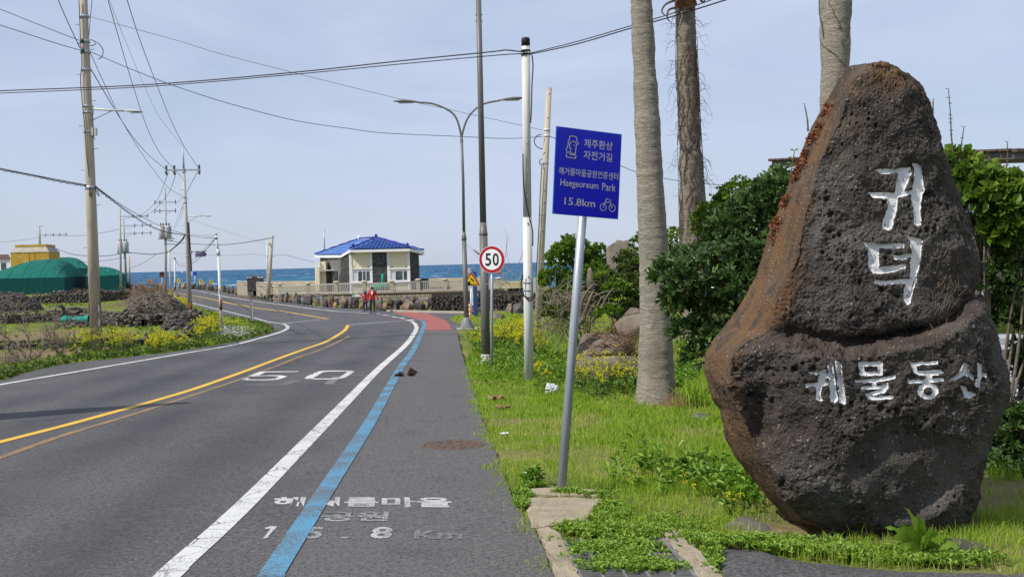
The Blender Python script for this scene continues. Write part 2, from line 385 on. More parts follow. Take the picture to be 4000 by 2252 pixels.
# ------------------------------------------------------------------ road
m_road = bpy.data.materials.new('asphalt'); m_road.use_nodes = True
def asphalt_nodes(m, fine=True):
    t = m.node_tree; b = t.nodes['Principled BSDF']; L = t.links.new
    g = _n(t, 'ShaderNodeNewGeometry').outputs['Position']
    def nz(sc, det, rough=.5):
        n = _n(t, 'ShaderNodeTexNoise'); n.inputs['Scale'].default_value = sc; n.inputs['Detail'].default_value = det; n.inputs['Roughness'].default_value = rough
        L(g, n.inputs['Vector']); return n.outputs['Fac']
    def mr(v, a, c, lo=0., hi=1.):
        r = _n(t, 'ShaderNodeMapRange'); r.inputs['From Min'].default_value = a; r.inputs['From Max'].default_value = c
        r.inputs['To Min'].default_value = lo; r.inputs['To Max'].default_value = hi; L(v, r.inputs['Value']); return r.outputs['Result']
    def mix(f, a, c, mode='MIX'):
        n = _n(t, 'ShaderNodeMix', data_type='RGBA', blend_type=mode)
        if isinstance(f, float): n.inputs['Factor'].default_value = f
        else: L(f, n.inputs['Factor'])
        for s, q in (('A', a), ('B', c)):
            if isinstance(q, tuple): n.inputs[s].default_value = (*q, 1)
            else: L(q, n.inputs[s])
        return n.outputs['Result']
    c = mix(mr(nz(.35, 7, .62), .36, .64), (0.053, 0.051, 0.052), (0.090, 0.086, 0.086))
    at2 = _n(t, 'ShaderNodeAttribute', attribute_name='path'); c = mix(at2.outputs['Fac'], c, (0.098, 0.091, 0.086))
    
    st = nz(85, 3, .7); s2 = nz(26, 5, .75)
    c = mix(mr(s2, .51, .66), c, (0.150, 0.145, 0.142)); c = mix(mr(s2, .48, .34), c, (0.024, 0.023, 0.023))
    c = mix(mr(st, .50, .72), c, (0.17, 0.165, 0.16))
    c = mix(mr(st, .47, .30), c, (0.025, 0.025, 0.027))
    v = _n(t, 'ShaderNodeTexVoronoi'); v.inputs['Scale'].default_value = 22; L(g, v.inputs['Vector'])
    c = mix(mr(v.outputs['Distance'], .10, .05, 0., .30), c, (0.32, 0.31, 0.29))
    at1 = _n(t, 'ShaderNodeAttribute', attribute_name='track'); tm_ = _n(t, 'ShaderNodeMath', operation='MULTIPLY'); tm_.inputs[1].default_value = .62; L(at1.outputs['Fac'], tm_.inputs[0]); c = mix(tm_.outputs[0], c, (0.022, 0.021, 0.023))
    c = mix(mr(nz(.9, 4, .6), .60, .72, 0., .35), c, (0.03, 0.029, 0.029)); c = mix(mr(nz(1.7, 5, .65), .62, .74, 0., .30), c, (0.15, 0.14, 0.13))
    # cracks with sealed dark lines
    mpn = _n(t, 'ShaderNodeMapping'); mpn.inputs['Scale'].default_value = (.30, .13, .3); L(g, mpn.inputs['Vector'])
    ad = _n(t, 'ShaderNodeVectorMath', operation='ADD'); n9 = _n(t, 'ShaderNodeTexNoise'); n9.inputs['Scale'].default_value = 1.6; n9.inputs['Detail'].default_value = 5
    L(g, n9.inputs['Vector']); sc = _n(t, 'ShaderNodeVectorMath', operation='SCALE'); sc.inputs['Scale'].default_value = .22
    L(n9.outputs['Color'], sc.inputs[0]); L(mpn.outputs[0], ad.inputs[0]); L(sc.outputs[0], ad.inputs[1])
    ve = _n(t, 'ShaderNodeTexVoronoi', feature='DISTANCE_TO_EDGE'); ve.inputs['Scale'].default_value = .62; L(ad.outputs[0], ve.inputs['Vector'])
    gate = mr(nz(.12, 3), .50, .62)
    ml = _n(t, 'ShaderNodeMath', operation='MULTIPLY'); L(mr(ve.outputs['Distance'], .0035, .0015, 0., .8), ml.inputs[0]); L(gate, ml.inputs[1])
    c = mix(ml.outputs[0], c, (0.03, 0.03, 0.031))
    L(c, b.inputs['Base Color'])
    b.inputs['Roughness'].default_value = .82; b.inputs['Specular IOR Level'].default_value = .35
    bn = _n(t, 'ShaderNodeBump'); bn.inputs['Distance'].default_value = .006; bn.inputs['Strength'].default_value = .8
    L(st, bn.inputs['Height']); L(bn.outputs['Normal'], b.inputs['Normal'])
asphalt_nodes(m_road)
blue_px = [(400,3340),(700,2855),(1050,2290),(1075,2240),(1290,1900),(1455,1640),(1562,1446),(1610,1380),(1634,1330),(1652,1290),(1658,1272),(1651,1257),(1640,1250)]
white_r_px = [(-600,3430),(20,2855),(660,2262),(690,2230),(1000,1940),(1330,1600),(1479,1446),(1583,1352),(1616,1308),(1627,1283),(1620,1266),(1607,1258)]
yellow_px = [(-1400,2090),(-600,1890),(-120,1766),(0,1735),(350,1643),(700,1543),(880,1482),(1065,1413),(1190,1367),(1272,1338),(1334,1302),(1352,1286),(1359,1272)]
old_px = [(-1400,2270),(-600,2000),(-100,1830),(0,1797),(264,1703),(564,1611),(934,1488),(1060,1441),(1163,1400),(1272,1361),(1367,1314)]
def ground_line(px, n=10):
    return [Vector((p.x, p.y)) for p in cr([gp(u, v).xy for u, v in px], n)]
blue_g, white_g = ground_line(blue_px), ground_line(white_r_px)
iv = [Vector(p) for p in OUTL]; pts = list(iv); ne = len(iv)
yv = -13.0
xx = []
while yv < 176:
    st = max(.42, abs(yv) * .022) if yv > 4 else 2.0
    x0 = -76; xr = np.arange(-76, 5, st) + (0.5 * st if int(yv * 10) % 2 else 0)
    keep = inpoly(xr, np.full(xr.shape, yv), OUTL)
    xx += [Vector((float(x), yv)) for x in xr[keep]]; yv += st
res = delaunay_2d_cdt(pts + xx, [], [list(range(ne))], 1, 1e-5)
rv = np.array([(p.x, p.y) for p in res[0]]); rf = [tuple(f) for f in res[2]]
rz = CAMZ - Hn(rv[:, 1]) + ROADZ
# road edge skirts down into the soil
V = [(x, y, z) for (x, y), z in zip(rv, rz)]
rme = mesh('road', V, rf, m_road, True)
def xat(line, y):
    ly = np.array([p.y for p in line]); lx = np.array([p.x for p in line]); o = np.argsort(ly); return np.interp(y, ly[o], lx[o])
path = ((rv[:, 0] > xat(blue_g, rv[:, 1])) & (rv[:, 1] < 46)).astype(np.float32)
wx = xat(white_g, rv[:, 1]); off = wx - rv[:, 0]
trk = np.zeros(len(rv))
for c_, w_ in ((0.85, .38), (2.45, .42), (4.4, .5), (6.0, .5)):
    trk = np.maximum(trk, np.exp(-((off - c_)/w_)**2))
trk *= (rv[:, 1] < 46) * (0.62 + 0.5 * fbm2(rv[:, 0], rv[:, 1], .35, 5.0)); trk = np.clip(trk * 1.25, 0, 1)
for nme, arr in (('path', path), ('track', trk)):
    a_ = rme.attributes.new(nme, 'FLOAT', 'POINT'); a_.data.foreach_set('value', arr.astype(np.float32))
road = struct('road', rme)
# broken asphalt lip along the verge
lip = MB(); le = right_edge
for i in range(len(le) - 1):
    a, b_ = le[i], le[i+1]
    for (p, q) in ((a, b_),):
        zp, zq = Gz(p.y) + ROADZ, Gz(q.y) + ROADZ
        lip.quad((p.x, p.y, zp), (q.x, q.y, zq), (q.x + .02, q.y, zq - .09), (p.x + .02, p.y, zp - .09))
lo_ = obj('broken_edge', mesh('broken_edge', lip.v, lip.f, m_road), road)

def paint(name, col, wear=.55, dirt=(0.105, 0.102, 0.101), fine=55.0, lo=.0, crack=False, coord='W'):
    m = bpy.data.materials.new(name); m.use_nodes = True; t = m.node_tree; b = t.nodes['Principled BSDF']; L = t.links.new
    g = _n(t, 'ShaderNodeNewGeometry').outputs['Position']
    n = _n(t, 'ShaderNodeTexNoise'); n.inputs['Scale'].default_value = fine; n.inputs['Detail'].default_value = 4; n.inputs['Roughness'].default_value = .7; L(g, n.inputs['Vector'])
    n2 = _n(t, 'ShaderNodeTexNoise'); n2.inputs['Scale'].default_value = 1.7; n2.inputs['Detail'].default_value = 4; L(g, n2.inputs['Vector'])
    ad = _n(t, 'ShaderNodeMath', operation='MULTIPLY_ADD'); ad.inputs[1].default_value = .45; L(n2.outputs['Fac'], ad.inputs[0]); L(n.outputs['Fac'], ad.inputs[2])
    r = _n(t, 'ShaderNodeMapRange'); r.inputs['From Min'].default_value = wear + .06; r.inputs['From Max'].default_value = wear + .20; L(ad.outputs[0], r.inputs['Value'])
    f = r.outputs['Result']
    if crack:
        mw = _n(t, 'ShaderNodeVectorMath', operation='ADD'); n9 = _n(t, 'ShaderNodeTexNoise'); n9.inputs['Scale'].default_value = 7; n9.inputs['Detail'].default_value = 5
        L(g, n9.inputs['Vector']); sc = _n(t, 'ShaderNodeVectorMath', operation='SCALE'); sc.inputs['Scale'].default_value = .12
        L(n9.outputs['Color'], sc.inputs[0]); L(g, mw.inputs[0]); L(sc.outputs[0], mw.inputs[1])
        ve = _n(t, 'ShaderNodeTexVoronoi', feature='DISTANCE_TO_EDGE'); ve.inputs['Scale'].default_value = 3.2; L(mw.outputs[0], ve.inputs['Vector'])
        r5 = _n(t, 'ShaderNodeMapRange'); r5.inputs['From Min'].default_value = .028; r5.inputs['From Max'].default_value = .012; L(ve.outputs['Distance'], r5.inputs['Value'])
        n6 = _n(t, 'ShaderNodeTexNoise'); n6.inputs['Scale'].default_value = .8; L(g, n6.inputs['Vector'])
        r6 = _n(t, 'ShaderNodeMapRange'); r6.inputs['From Min'].default_value = .42; r6.inputs['From Max'].default_value = .55; L(n6.outputs['Fac'], r6.inputs['Value'])
        mm = _n(t, 'ShaderNodeMath', operation='MULTIPLY'); L(r5.outputs['Result'], mm.inputs[0]); L(r6.outputs['Result'], mm.inputs[1])
        mxx = _n(t, 'ShaderNodeMath', operation='MAXIMUM'); L(mm.outputs[0], mxx.inputs[0]); L(f, mxx.inputs[1]); f = mxx.outputs[0]
    mx = _n(t, 'ShaderNodeMix', data_type='RGBA'); mx.inputs['A'].default_value = (*col, 1); mx.inputs['B'].default_value = (*dirt, 1)
    L(f, mx.inputs['Factor']); L(mx.outputs['Result'], b.inputs['Base Color'])
    b.inputs['Roughness'].default_value = .75; b.inputs['Specular IOR Level'].default_value = .3
    bn = _n(t, 'ShaderNodeBump'); bn.inputs['Distance'].default_value = .004; L(n.outputs['Fac'], bn.inputs['Height']); L(bn.outputs['Normal'], b.inputs['Normal'])
    return m
pw = paint('white_road_paint', (0.58, 0.575, 0.55), .70, crack=True); pwf = paint('faded_white_paint', (0.50, 0.495, 0.48), .64)
pwff = paint('very_faded_white_paint', (0.36, 0.355, 0.35), .56)
py = paint('yellow_road_paint', (0.66, 0.40, 0.045), .74); pyf = paint('worn_yellow_paint', (0.33, 0.19, 0.055), .60)
pb = paint('blue_road_paint', (0.085, 0.265, 0.41), .60); pr = paint('red_road_surface', (0.30, 0.088, 0.072), .74, dirt=(.25, .09, .08))
pbf = paint('faded_blue_paint', (0.22, 0.27, 0.42), .62)
def strip(name, px, w, m, dz=.006, n=10, w2=None, par=None):
    g = ground_line(px, n); v = []; f = []
    # even steps so that the sheet follows the road
    for i, p in enumerate(g):
        t = (g[min(i+1, len(g)-1)] - g[max(i-1, 0)]).normalized(); nn = Vector((-t.y, t.x))
        ww = w if w2 is None else w + (w2 - w) * i / (len(g) - 1)
        for s in (-1, 0, 1):
            q = p + nn * ww/2 * s; v.append((q.x, q.y, Gz(q.y) + ROADZ + dz))
    for i in range(len(g) - 1):
        for k in (0, 1): f.append((3*i+k, 3*i+k+1, 3*i+4+k, 3*i+3+k))
    return obj(name, mesh(name, v, f, m, fix=False), par or road)
strip('edge_line', white_r_px, .20, pw, .0055, w2=.17)
strip('bike_line', blue_px, .172, pb, .0075, w2=.185)
strip('centre_line', yellow_px, .155, py, .0055)
strip('old_centre_line', old_px, .12, pyf, .004)
strip('edge_line', [(-900,1672),(-400,1583),(0,1508),(300,1456),(700,1387),(900,1353),(1024,1321),(1099,1298),(1123,1284),(1119,1274),(1099,1266),(1045,1258),(983,1241),(893,1219),(797,1196),(705,1174)], .17, pw, .008)
strip('edge_line', [(640,1129),(700,1130.5),(753,1133.5),(869,1157),(900,1163),(1024,1181),(1272,1213),(1380,1221),(1440,1225)], .20, pw, .008)
strip('centre_line', [(640,1139),(676,1143),(753,1155),(869,1179),(900,1186),(989,1202),(1148,1224),(1283,1247)], .18, py, .008)
strip('bike_line', [(900,1150),(1024,1170),(1148,1188),(1272,1203),(1380,1213),(1500,1222)], .16, pbf, .008)
for a in ((1381,909,1416,912), (1440,922,1499,930), (1519,937,1578,946), (1598,951,1650,960)):
    strip('dash', [c2(a[0], a[1]), c2((a[0]+a[2])/2, (a[1]+a[3])/2), c2(a[2], a[3])], .2, pw, .009)
strip('stop_line', [c2(485,1003), c2(700,982), c2(905,963)], .22, pwf, .006)
strip('stop_line', [c2(1118,1017), c2(1400,995), c2(1690,976)], .20, pw, .006)
strip('stop_line', [c2(1686,970), c2(1702,976), c2(1716,980)], .35, pw, .012)
for a in ((1520,914,1560,922), (1600,934,1660,944), (1790,966,1815,974)):
    strip('bike_line', [c2(a[0], a[1]), c2((a[0]+a[2])/2, (a[1]+a[3])/2), c2(a[2], a[3])], .2, pb, .016)
red = [Vector(gp(*c2(*p)).xy) for p in [(1520,903),(1720,897),(1850,905),(1960,945),(2040,980),(2075,1025),(2080,1065),(1960,1068),(1842,1070),(1850,1040),(1848,1010),(1800,975),(1700,945),(1600,920)]]
rin = [Vector((x, y)) for x in np.arange(-9, 1, .8) for y in np.arange(42, 75, 1.2) if inpoly([x], [y], [tuple(p) for p in red])[0]]
q = delaunay_2d_cdt(red + rin, [], [list(range(len(red)))], 1, 1e-5)
obj('red_crossing', mesh('red_crossing', [(p.x, p.y, Gz(p.y) + ROADZ + .005) for p in q[0]], [tuple(f) for f in q[2]], pr), road)
r2p = [Vector(gp(*p).xy) for p in [c1(1880,742), c1(1990,748), c1(2060,760), c1(1960,752)]]
obj('red_crossing', mesh('red_crossing', [(p.x, p.y, Gz(p.y) + ROADZ + .005) for p in r2p], [(0, 1, 2, 3)], pr), road)
def ground_text(name, s, BL, BR, TR, TL, m, dz=.004, bold=.02):
    q, f = fit_text(s, (0, 0, 1, 1), bold); a, b_, c_, d = [gp(*p) for p in (BL, BR, TR, TL)]; v = []
    for x, y in q:
        p = (a*(1-x) + b_*x)*(1-y) + (d*(1-x) + c_*x)*y; v.append((p.x, p.y, Gz(p.y) + ROADZ + dz))
    return obj(name, mesh(name, v, f, m), road)
def ground_poly(name, loops, conv, m, dz=.004):
    L3 = [[Vector((*gp(*conv(*p)).xy, 0)) for p in l] for l in loops]; flat = [p for l in L3 for p in l]; tr = tessellate_polygon(L3)
    return obj(name, mesh(name, [(p.x, p.y, Gz(p.y) + ROADZ + dz) for p in flat], [tuple(t) for t in tr], m), road)
c50f = lambda x, y: (900 + x/4.293, 1400 + y/4.293)
ground_poly('painted_number', [[(500,240),(1140,230),(1135,246),(590,252),(470,308),(690,300),(860,304),(955,320),(900,345),(800,377),(660,387),(460,389),(250,385),(160,372),(185,348),(320,350),(300,366),(480,374),(640,370),(745,358),(820,330),(760,316),(600,313),(430,324),(280,324)]], c50f, pw)
ground_poly('painted_number', [[(1240,352),(1300,310),(1480,235),(1560,225),(1800,220),(2040,226),(2085,236),(2040,270),(1940,335),(1880,356),(1760,368),(1600,374),(1400,372),(1280,366)], [(1385,350),(1560,248),(1640,240),(1950,238),(1960,244),(1900,290),(1820,343),(1780,350),(1560,358),(1420,357)]], c50f, pw)
pwg = paint('ghost_white_paint', (0.20, 0.198, 0.20), .58)
for q_ in ([(1098,1507),(1128,1506),(1180,1489),(1142,1490)], [(1264,1506),(1302,1506),(1338,1472),(1300,1474)], [(960,1509),(1120,1508),(1124,1505.5),(964,1506.5)], [(1300,1506),(1420,1505),(1424,1502.5),(1304,1503.5)], [(1330,1473),(1470,1469),(1472,1467),(1332,1471)]):
    v_ = [gp(*p) for p in q_]; obj('worn_patch', mesh('worn_patch', [(p.x, p.y, Gz(p.y) + ROADZ + .003) for p in v_], [(0, 1, 2, 3)], pwg), road)
def c7(x, y): return (900 + x/2.576, 1850 + y/2.576)
ground_text('painted_text', '해거름마을', c7(415,362), c7(2240,374), c7(2215,272), c7(450,266), pwf, bold=.03)
ground_text('painted_text', '공원', c7(905,516), c7(1585,514), c7(1612,412), c7(925,412), pwff, bold=.03)
ground_poly('painted_text', [[(345,584),(395,566),(468,564),(472,572),(425,620),(372,688),(328,690),(380,622),(408,590),(366,594)]], c7, pwf)
for s, b4 in (('5', (735,692,915,950,574)), ('.', (1100,692,1190,1205,672)), ('8', (1402,692,1620,1648,574)), ('Km', (1845,698,2335,2345,608))):
    x0, yb, x1, x2, yt = b4
    ground_text('painted_text', s, c7(x0, yb), c7(x1, yb), c7(x2, yt), c7(x0 + (x2 - x1)*1.0, yt), pwf if s == '8' else pwff, bold=.028)
# ------------------------------------------------------------------ name stone
def tab(l):
    a = np.array([(v*1.5534, u*1.5534) for v, u in l]); return lambda v: np.interp(v, a[:, 0], a[:, 1])
kL = tab([(160,2178),(170,2140),(200,2110),(250,2080),(320,2040),(420,2000),(510,1965),(600,1930),(700,1900),(790,1850),(850,1800),(890,1775),(930,1770),(1000,1790),(1030,1812),(1090,1825),(1150,1850),(1200,1890),(1260,1940),(1310,1990),(1335,2060),(1366,2150)])
kR = tab([(160,2192),(165,2230),(180,2260),(205,2300),(250,2330),(300,2352),(330,2360),(365,2362),(440,2385),(500,2410),(580,2440),(660,2455),(735,2448),(770,2482),(820,2500),(890,2510),(940,2530),(990,2535),(1050,2520),(1090,2500),(1140,2482),(1200,2470),(1270,2455),(1310,2440),(1345,2400),(1366,2250)])
kE = tab([(160,2186),(200,2150),(260,2125),(320,2100),(400,2065),(520,2030),(640,2000),(750,1965),(830,1935),(870,1862),(900,1838),(960,1832),(1000,1850),(1090,1885),(1150,1915),(1250,1968),(1310,2015),(1366,2165)])
cleft = tab([(1900,838),(1940,832),(2000,838),(2080,853),(2130,862),(2200,850),(2280,836),(2350,822),(2400,795),(2445,750),(2560,740)])
cleft_v = lambda u: np.interp(u, np.array([1900,1940,2000,2080,2130,2200,2280,2350,2400,2445,2560])*1.5534, np.array([838,832,838,853,862,850,836,822,795,750,740])*1.5534)
def q6(l): return [(2700 + x/1.45, 200 + y/1.45) for x, y in l]
def q7(l): return [(2700 + x/1.3785, 1200 + y/1.3785) for x, y in l]
GLY = {
 'gwi': [q6(p) for p in (
  [(1035,675),(1055,662),(1150,668),(1205,660),(1245,657),(1246,690),(1228,745),(1200,806),(1150,806),(1172,692),(1110,696),(1070,693)],
  [(1000,797),(1060,800),(1150,800),(1250,785),(1312,773),(1314,802),(1240,812),(1180,828),(1110,834),(1030,830)],
  [(1112,825),(1172,822),(1165,900),(1150,950),(1138,1005),(1115,1015),(1085,1005),(1078,985),(1095,930),(1112,890)],
  [(1250,628),(1280,638),(1305,650),(1308,700),(1320,775),(1305,830),(1298,900),(1305,985),(1280,992),(1262,975),(1258,900),(1244,830),(1255,760),(1266,700),(1258,655)])],
 'deok': [q6(p) for p in (
  [(968,1082),(1010,1080),(1080,1092),(1150,1085),(1207,1088),(1205,1112),(1130,1118),(1060,1116),(1000,1112)],
  [(1000,1105),(1067,1112),(1062,1160),(1066,1215),(1060,1250),(1020,1250),(1002,1200)],
  [(1010,1215),(1060,1222),(1130,1215),(1215,1203),(1212,1225),(1150,1250),(1075,1262),(1030,1258)],
  [(1135,1150),(1180,1155),(1240,1142),(1250,1165),(1190,1180),(1150,1178)],
  [(1222,1048),(1260,1050),(1312,1068),(1305,1120),(1298,1200),(1270,1290),(1238,1280),(1240,1200),(1248,1140),(1240,1080)],
  [(1035,1290),(1100,1300),(1180,1290),(1278,1283),(1275,1315),(1220,1317),(1150,1313),(1070,1326),(1045,1312)],
  [(1215,1310),(1270,1312),(1250,1380),(1245,1425),(1222,1440),(1200,1410),(1205,1350)])],
 'gwe': [q7(p) for p in (
  [(625,345),(680,348),(728,333),(724,365),(714,400),(680,400),(690,360),(650,360)],
  [(610,410),(680,402),(742,393),(744,414),(690,427),(620,430)],
  [(670,420),(702,420),(699,470),(706,500),(690,508),(674,490)],
  [(733,305),(763,310),(776,400),(790,500),(770,516),(749,505),(747,420)],
  [(776,290),(806,294),(819,400),(836,500),(826,521),(799,511),(789,420)],
  [(712,358),(752,348),(752,374),(712,380)])],
 'mul': [q7(p) for p in (
  [(898,293),(1032,291),(1030,314),(920,316)],[(898,298),(926,304),(937,360),(910,366)],[(1002,304),(1032,298),(1032,364),(1008,364)],[(910,346),(1032,344),(1032,365),(914,368)],
  [(880,391),(980,384),(1102,366),(1098,384),(1000,403),(885,406)],[(972,395),(997,395),(997,428),(972,428)],
  [(912,424),(1020,420),(1058,402),(1064,435),(1038,458),(1012,446),(1032,438),(918,441)],
  [(930,464),(1035,444),(1042,460),(957,478)],[(938,466),(968,478),(1092,474),(1090,490),(1000,498),(952,495)])],
 'dong': [q7(p) for p in (
  [(1176,296),(1327,288),(1324,305),(1234,312),(1210,320),(1220,342),(1340,333),(1360,350),(1330,364),(1230,365),(1200,352)],
  [(1262,355),(1298,355),(1298,388),(1262,388)],[(1163,391),(1260,387),(1362,376),(1360,394),(1280,405),(1170,408)],
  [(1275+56*math.cos(a), 450+45*math.sin(a)) for a in np.linspace(0, 2*math.pi, 28)][:-1])],
 'san': [q7(p) for p in (
  [(1473,298),(1498,305),(1487,330),(1528,375),(1516,390),(1475,362),(1450,382),(1398,397),(1398,384),(1438,355),(1453,325)],
  [(1538,298),(1567,304),(1564,360),(1552,425),(1535,433),(1527,420),(1543,360)],[(1552,344),(1592,357),(1590,374),(1552,371)],
  [(1446,418),(1478,424),(1488,453),(1533,459),(1531,474),(1490,490),(1468,482),(1463,450)])],
}
HOLE = [q7([(1275+26*math.cos(a), 450+22*math.sin(a)) for a in np.linspace(0, 2*math.pi, 20)][:-1])]
def glyph_mask(u, v, key):
    r = np.zeros(np.shape(u), bool)
    for p in GLY[key]: r |= inpoly(u, v, p)
    if key == 'dong': r &= ~inpoly(u, v, HOLE[0])
    return r
NV = 470
vv = np.concatenate([249 + 40*np.linspace(0, 1, 26)**1.7, np.linspace(289, 2120, NV - 25)[1:]])
SEG = [(70,), ]
dF0 = 7.74
rings = []; seg_n = [10, 80, 84, 84, 26, 26, 14, 12, 14, 26, 36, 8]        # samples between the control points
for v in vv:
    uL, uR, uE = float(kL(v)), float(kR(v)), float(kE(v))
    w = (uR - uL) / 524.0; T = min(1.0, w / 1.3)
    dF = dF0 + .10 * max(0, (1250 - v) / 1000)
    us = uR - uE
    cp = [(uE, dF), (uE + us*.035, dF - .012*T), (uE + us*.34, dF - .07*T), (uE + us*.68, dF - .05*T), (uE + us*.95, dF + .10*T), (uR, dF + .36*T), (uR - us*.12, dF + .85*T),
          (uR - us*.45, dF + 1.10*T), (uL + (uE-uL)*.9 + us*.08, dF + 1.08*T), (uL, dF + .78*T), ((uL*.5 + uE*.5), dF + .36*T), (uL*.07 + uE*.93, dF + .055*T)]
    r = []; k = len(cp)
    for i in range(k):
        a, b_, c_, d_ = [np.array(cp[(i+j) % k]) for j in (-1, 0, 1, 2)]
        n = seg_n[i]; t_ = np.arange(n)[:, None] / n
        tens = .42
        m1, m2 = tens*(c_ - a), tens*(d_ - b_)
        r.append((2*t_**3 - 3*t_**2 + 1)*b_ + (t_**3 - 2*t_**2 + t_)*m1 + (-2*t_**3 + 3*t_**2)*c_ + (t_**3 - t_**2)*m2)
    rings.append(np.concatenate(r))
rings = np.array(rings); NU = rings.shape[1]
U = rings[:, :, 0]; Dp = rings[:, :, 1].copy(); Vv = np.repeat(vv[:, None], NU, 1)
front = np.zeros(NU); nf = sum(seg_n[:5]); front[:nf] = 1; front[nf:nf+12] = np.linspace(1, 0, 12); front[-8:] = np.linspace(0, 1, 8)
fr_ = front[None, :]
cv = cleft_v(U); dv = Vv - cv
# upper block overhangs a cleft, lower block steps forward as a lit ledge
amp = ss(2960, 3150, U) * (1 - .35*ss(3700, 3850, U))
Dp += fr_ * amp * ((.07 + .11*ss(3250, 3420, U)*(1 - ss(3560, 3680, U))) * np.exp(-(dv/24)**2) + np.where(dv < 0, .03*np.exp(dv/90), 0) - .17 * ss(6, 75, dv) * (1 - .55*ss(500, 760, dv)))
Dp += fr_ * (1 - amp) * (-.10 * ss(-10, 90, dv) * (1 - ss(600, 800, dv)))
# hollow at the lower right, bulge between
hq = ((U - 3560)/235)**2 + ((Vv - 1845)/205)**2 + .25*np.sin(U*.017 + Vv*.02)
Dp += fr_ * .085 * (1 - ss(.45, 1.15, hq))
Dp += fr_ * .12 * ss(1950, 2110, Vv)
Dp += fr_ * .10 * np.exp(-(((U - 2960)/70)**2 + ((Vv - 1640)/170)**2))          # groove at the left of the lower block
Dp -= fr_ * .06 * np.exp(-(((U - 3150)/150)**2 + ((Vv - 1880)/150)**2))
# carved characters
cut = np.zeros(U.shape)
fm = fr_ > .9
for kk in GLY: cut = np.maximum(cut, glyph_mask(U, Vv, kk) * fm)
cs_ = cut.copy()
for _ in range(2):
    cs_ = (cs_ + np.roll(cs_, 1, 0) + np.roll(cs_, -1, 0) + np.roll(cs_, 1, 1) + np.roll(cs_, -1, 1)) / 5
Dp += .024 * cs_
# to place coordinates
a_ = (U - CX)/FPX; b_ = -(Vv - CY)/FPX
dx = CR.x*a_ + CU.x*b_ + _f.x; dy = CR.y*a_ + CU.y*b_ + _f.y; dz = CR.z*a_ + CU.z*b_ + _f.z
tt = Dp/dy; PX, PY, PZ = dx*tt, Dp, CAMZ + dz*tt
PZ = np.maximum(PZ, Gz(8) - .25)
nr = len(vv); ii = np.arange(nr*NU).reshape(nr, NU); jn = np.roll(ii, -1, 1)
F = np.stack([ii[:-1], ii[1:], jn[1:], jn[:-1]], -1).reshape(-1, 4)
P = np.stack([PX, PY, PZ], -1).reshape(-1, 3)
tmp = npmesh('tmp', P, F, None); N = np.zeros(len(P)*3, np.float32); tmp.vertices.foreach_get('normal', N); N = N.reshape(-1, 3); bpy.data.meshes.remove(tmp)
if N[nr//2*NU + 100][1] > 0: N = -N; F = F[:, ::-1]
cutf = cs_.ravel(); disp = np.zeros(len(P)); pit = np.zeros(len(P))
smooth_side = np.repeat(((1 - front)[None, :]), nr, 0).ravel()
holl = (1 - ss(.8, 1.1, hq)).ravel() * fr_.repeat(nr, 0).ravel()
vis = np.repeat(((np.arange(NU) < nf + 40) | (np.arange(NU) > NU - 70))[None, :], nr, 0).ravel()
Ns = noise.noise; VORO = noise.voronoi
for i in np.nonzero(vis)[0]:
    p = P[i]; x, y, z = float(p[0]), float(p[1]), float(p[2])
    rough = 1.0 - .72*smooth_side[i]
    calm = 1.0 - .65*holl[i]
    d = .026*Ns((x*2.3, y*2.3, z*2.3)) + .050*(.22 - abs(Ns((x*3.3+5, y*3.3, z*3.3))))*rough + .016*Ns((x*6.1+3, y*6.1, z*6.1))*rough
    d += (.019*Ns((x*13, y*13, z*13)) + .016*abs(Ns((x*29+9, y*29, z*29))) + .007*Ns((x*58, y*58+3, z*58)))*rough*calm
    wob = .25*Ns((x*11, y*11, z*11+5))
    gate = max(.0, min(1., .55 + 1.1*Ns((x*2.3+11, y*2.3, z*2.3)))); pt = 0.
    for sc_, dp_, ph in ((14., .060, 0.), (25., .042, 5.), (47., .024, 9.)):
        q_ = VORO((x*sc_ + wob + ph, y*sc_, z*sc_ + wob)); c_ = q_[1][0]; hsh = (math.sin(c_[0]*12.9898 + c_[1]*78.233 + c_[2]*37.7)*43758.5453) % 1.0
        rr_ = .58*max(0., hsh*1.3 - .28)*(.12 + .88*gate)
        if q_[0][0] < rr_: pt += dp_*min(.30, rr_ - q_[0][0])*3.4
    pt *= rough*(.45 + .55*calm)
    pit[i] = pt; d -= pt
    disp[i] = d * (1 - .9*min(1., cutf[i]*1.5))
P = P + N*disp[:, None]
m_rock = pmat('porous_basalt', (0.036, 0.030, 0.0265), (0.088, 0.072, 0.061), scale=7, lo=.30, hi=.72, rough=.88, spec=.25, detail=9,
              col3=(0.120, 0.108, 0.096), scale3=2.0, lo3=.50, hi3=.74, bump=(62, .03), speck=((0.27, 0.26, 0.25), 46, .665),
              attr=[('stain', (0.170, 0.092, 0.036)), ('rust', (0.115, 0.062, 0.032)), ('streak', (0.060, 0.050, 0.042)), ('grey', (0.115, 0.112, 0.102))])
rockb = Vector((float(P[-NU:, 0].mean()), 8.2, Gz(8.2)))
rme = npmesh('stone', P - np.array(rockb), F, m_rock, True)
Uf, Vf = U.ravel(), Vv.ravel()
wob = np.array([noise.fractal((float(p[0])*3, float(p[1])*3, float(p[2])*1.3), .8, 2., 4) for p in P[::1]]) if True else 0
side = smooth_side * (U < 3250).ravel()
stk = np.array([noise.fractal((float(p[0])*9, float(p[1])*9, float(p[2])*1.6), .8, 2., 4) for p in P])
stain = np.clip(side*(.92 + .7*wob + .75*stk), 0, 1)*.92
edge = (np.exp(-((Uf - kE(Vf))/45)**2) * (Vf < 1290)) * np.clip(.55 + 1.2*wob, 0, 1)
top = ss(420, 250, Vf) * np.clip(.45 + 1.3*wob, 0, 1) * .75
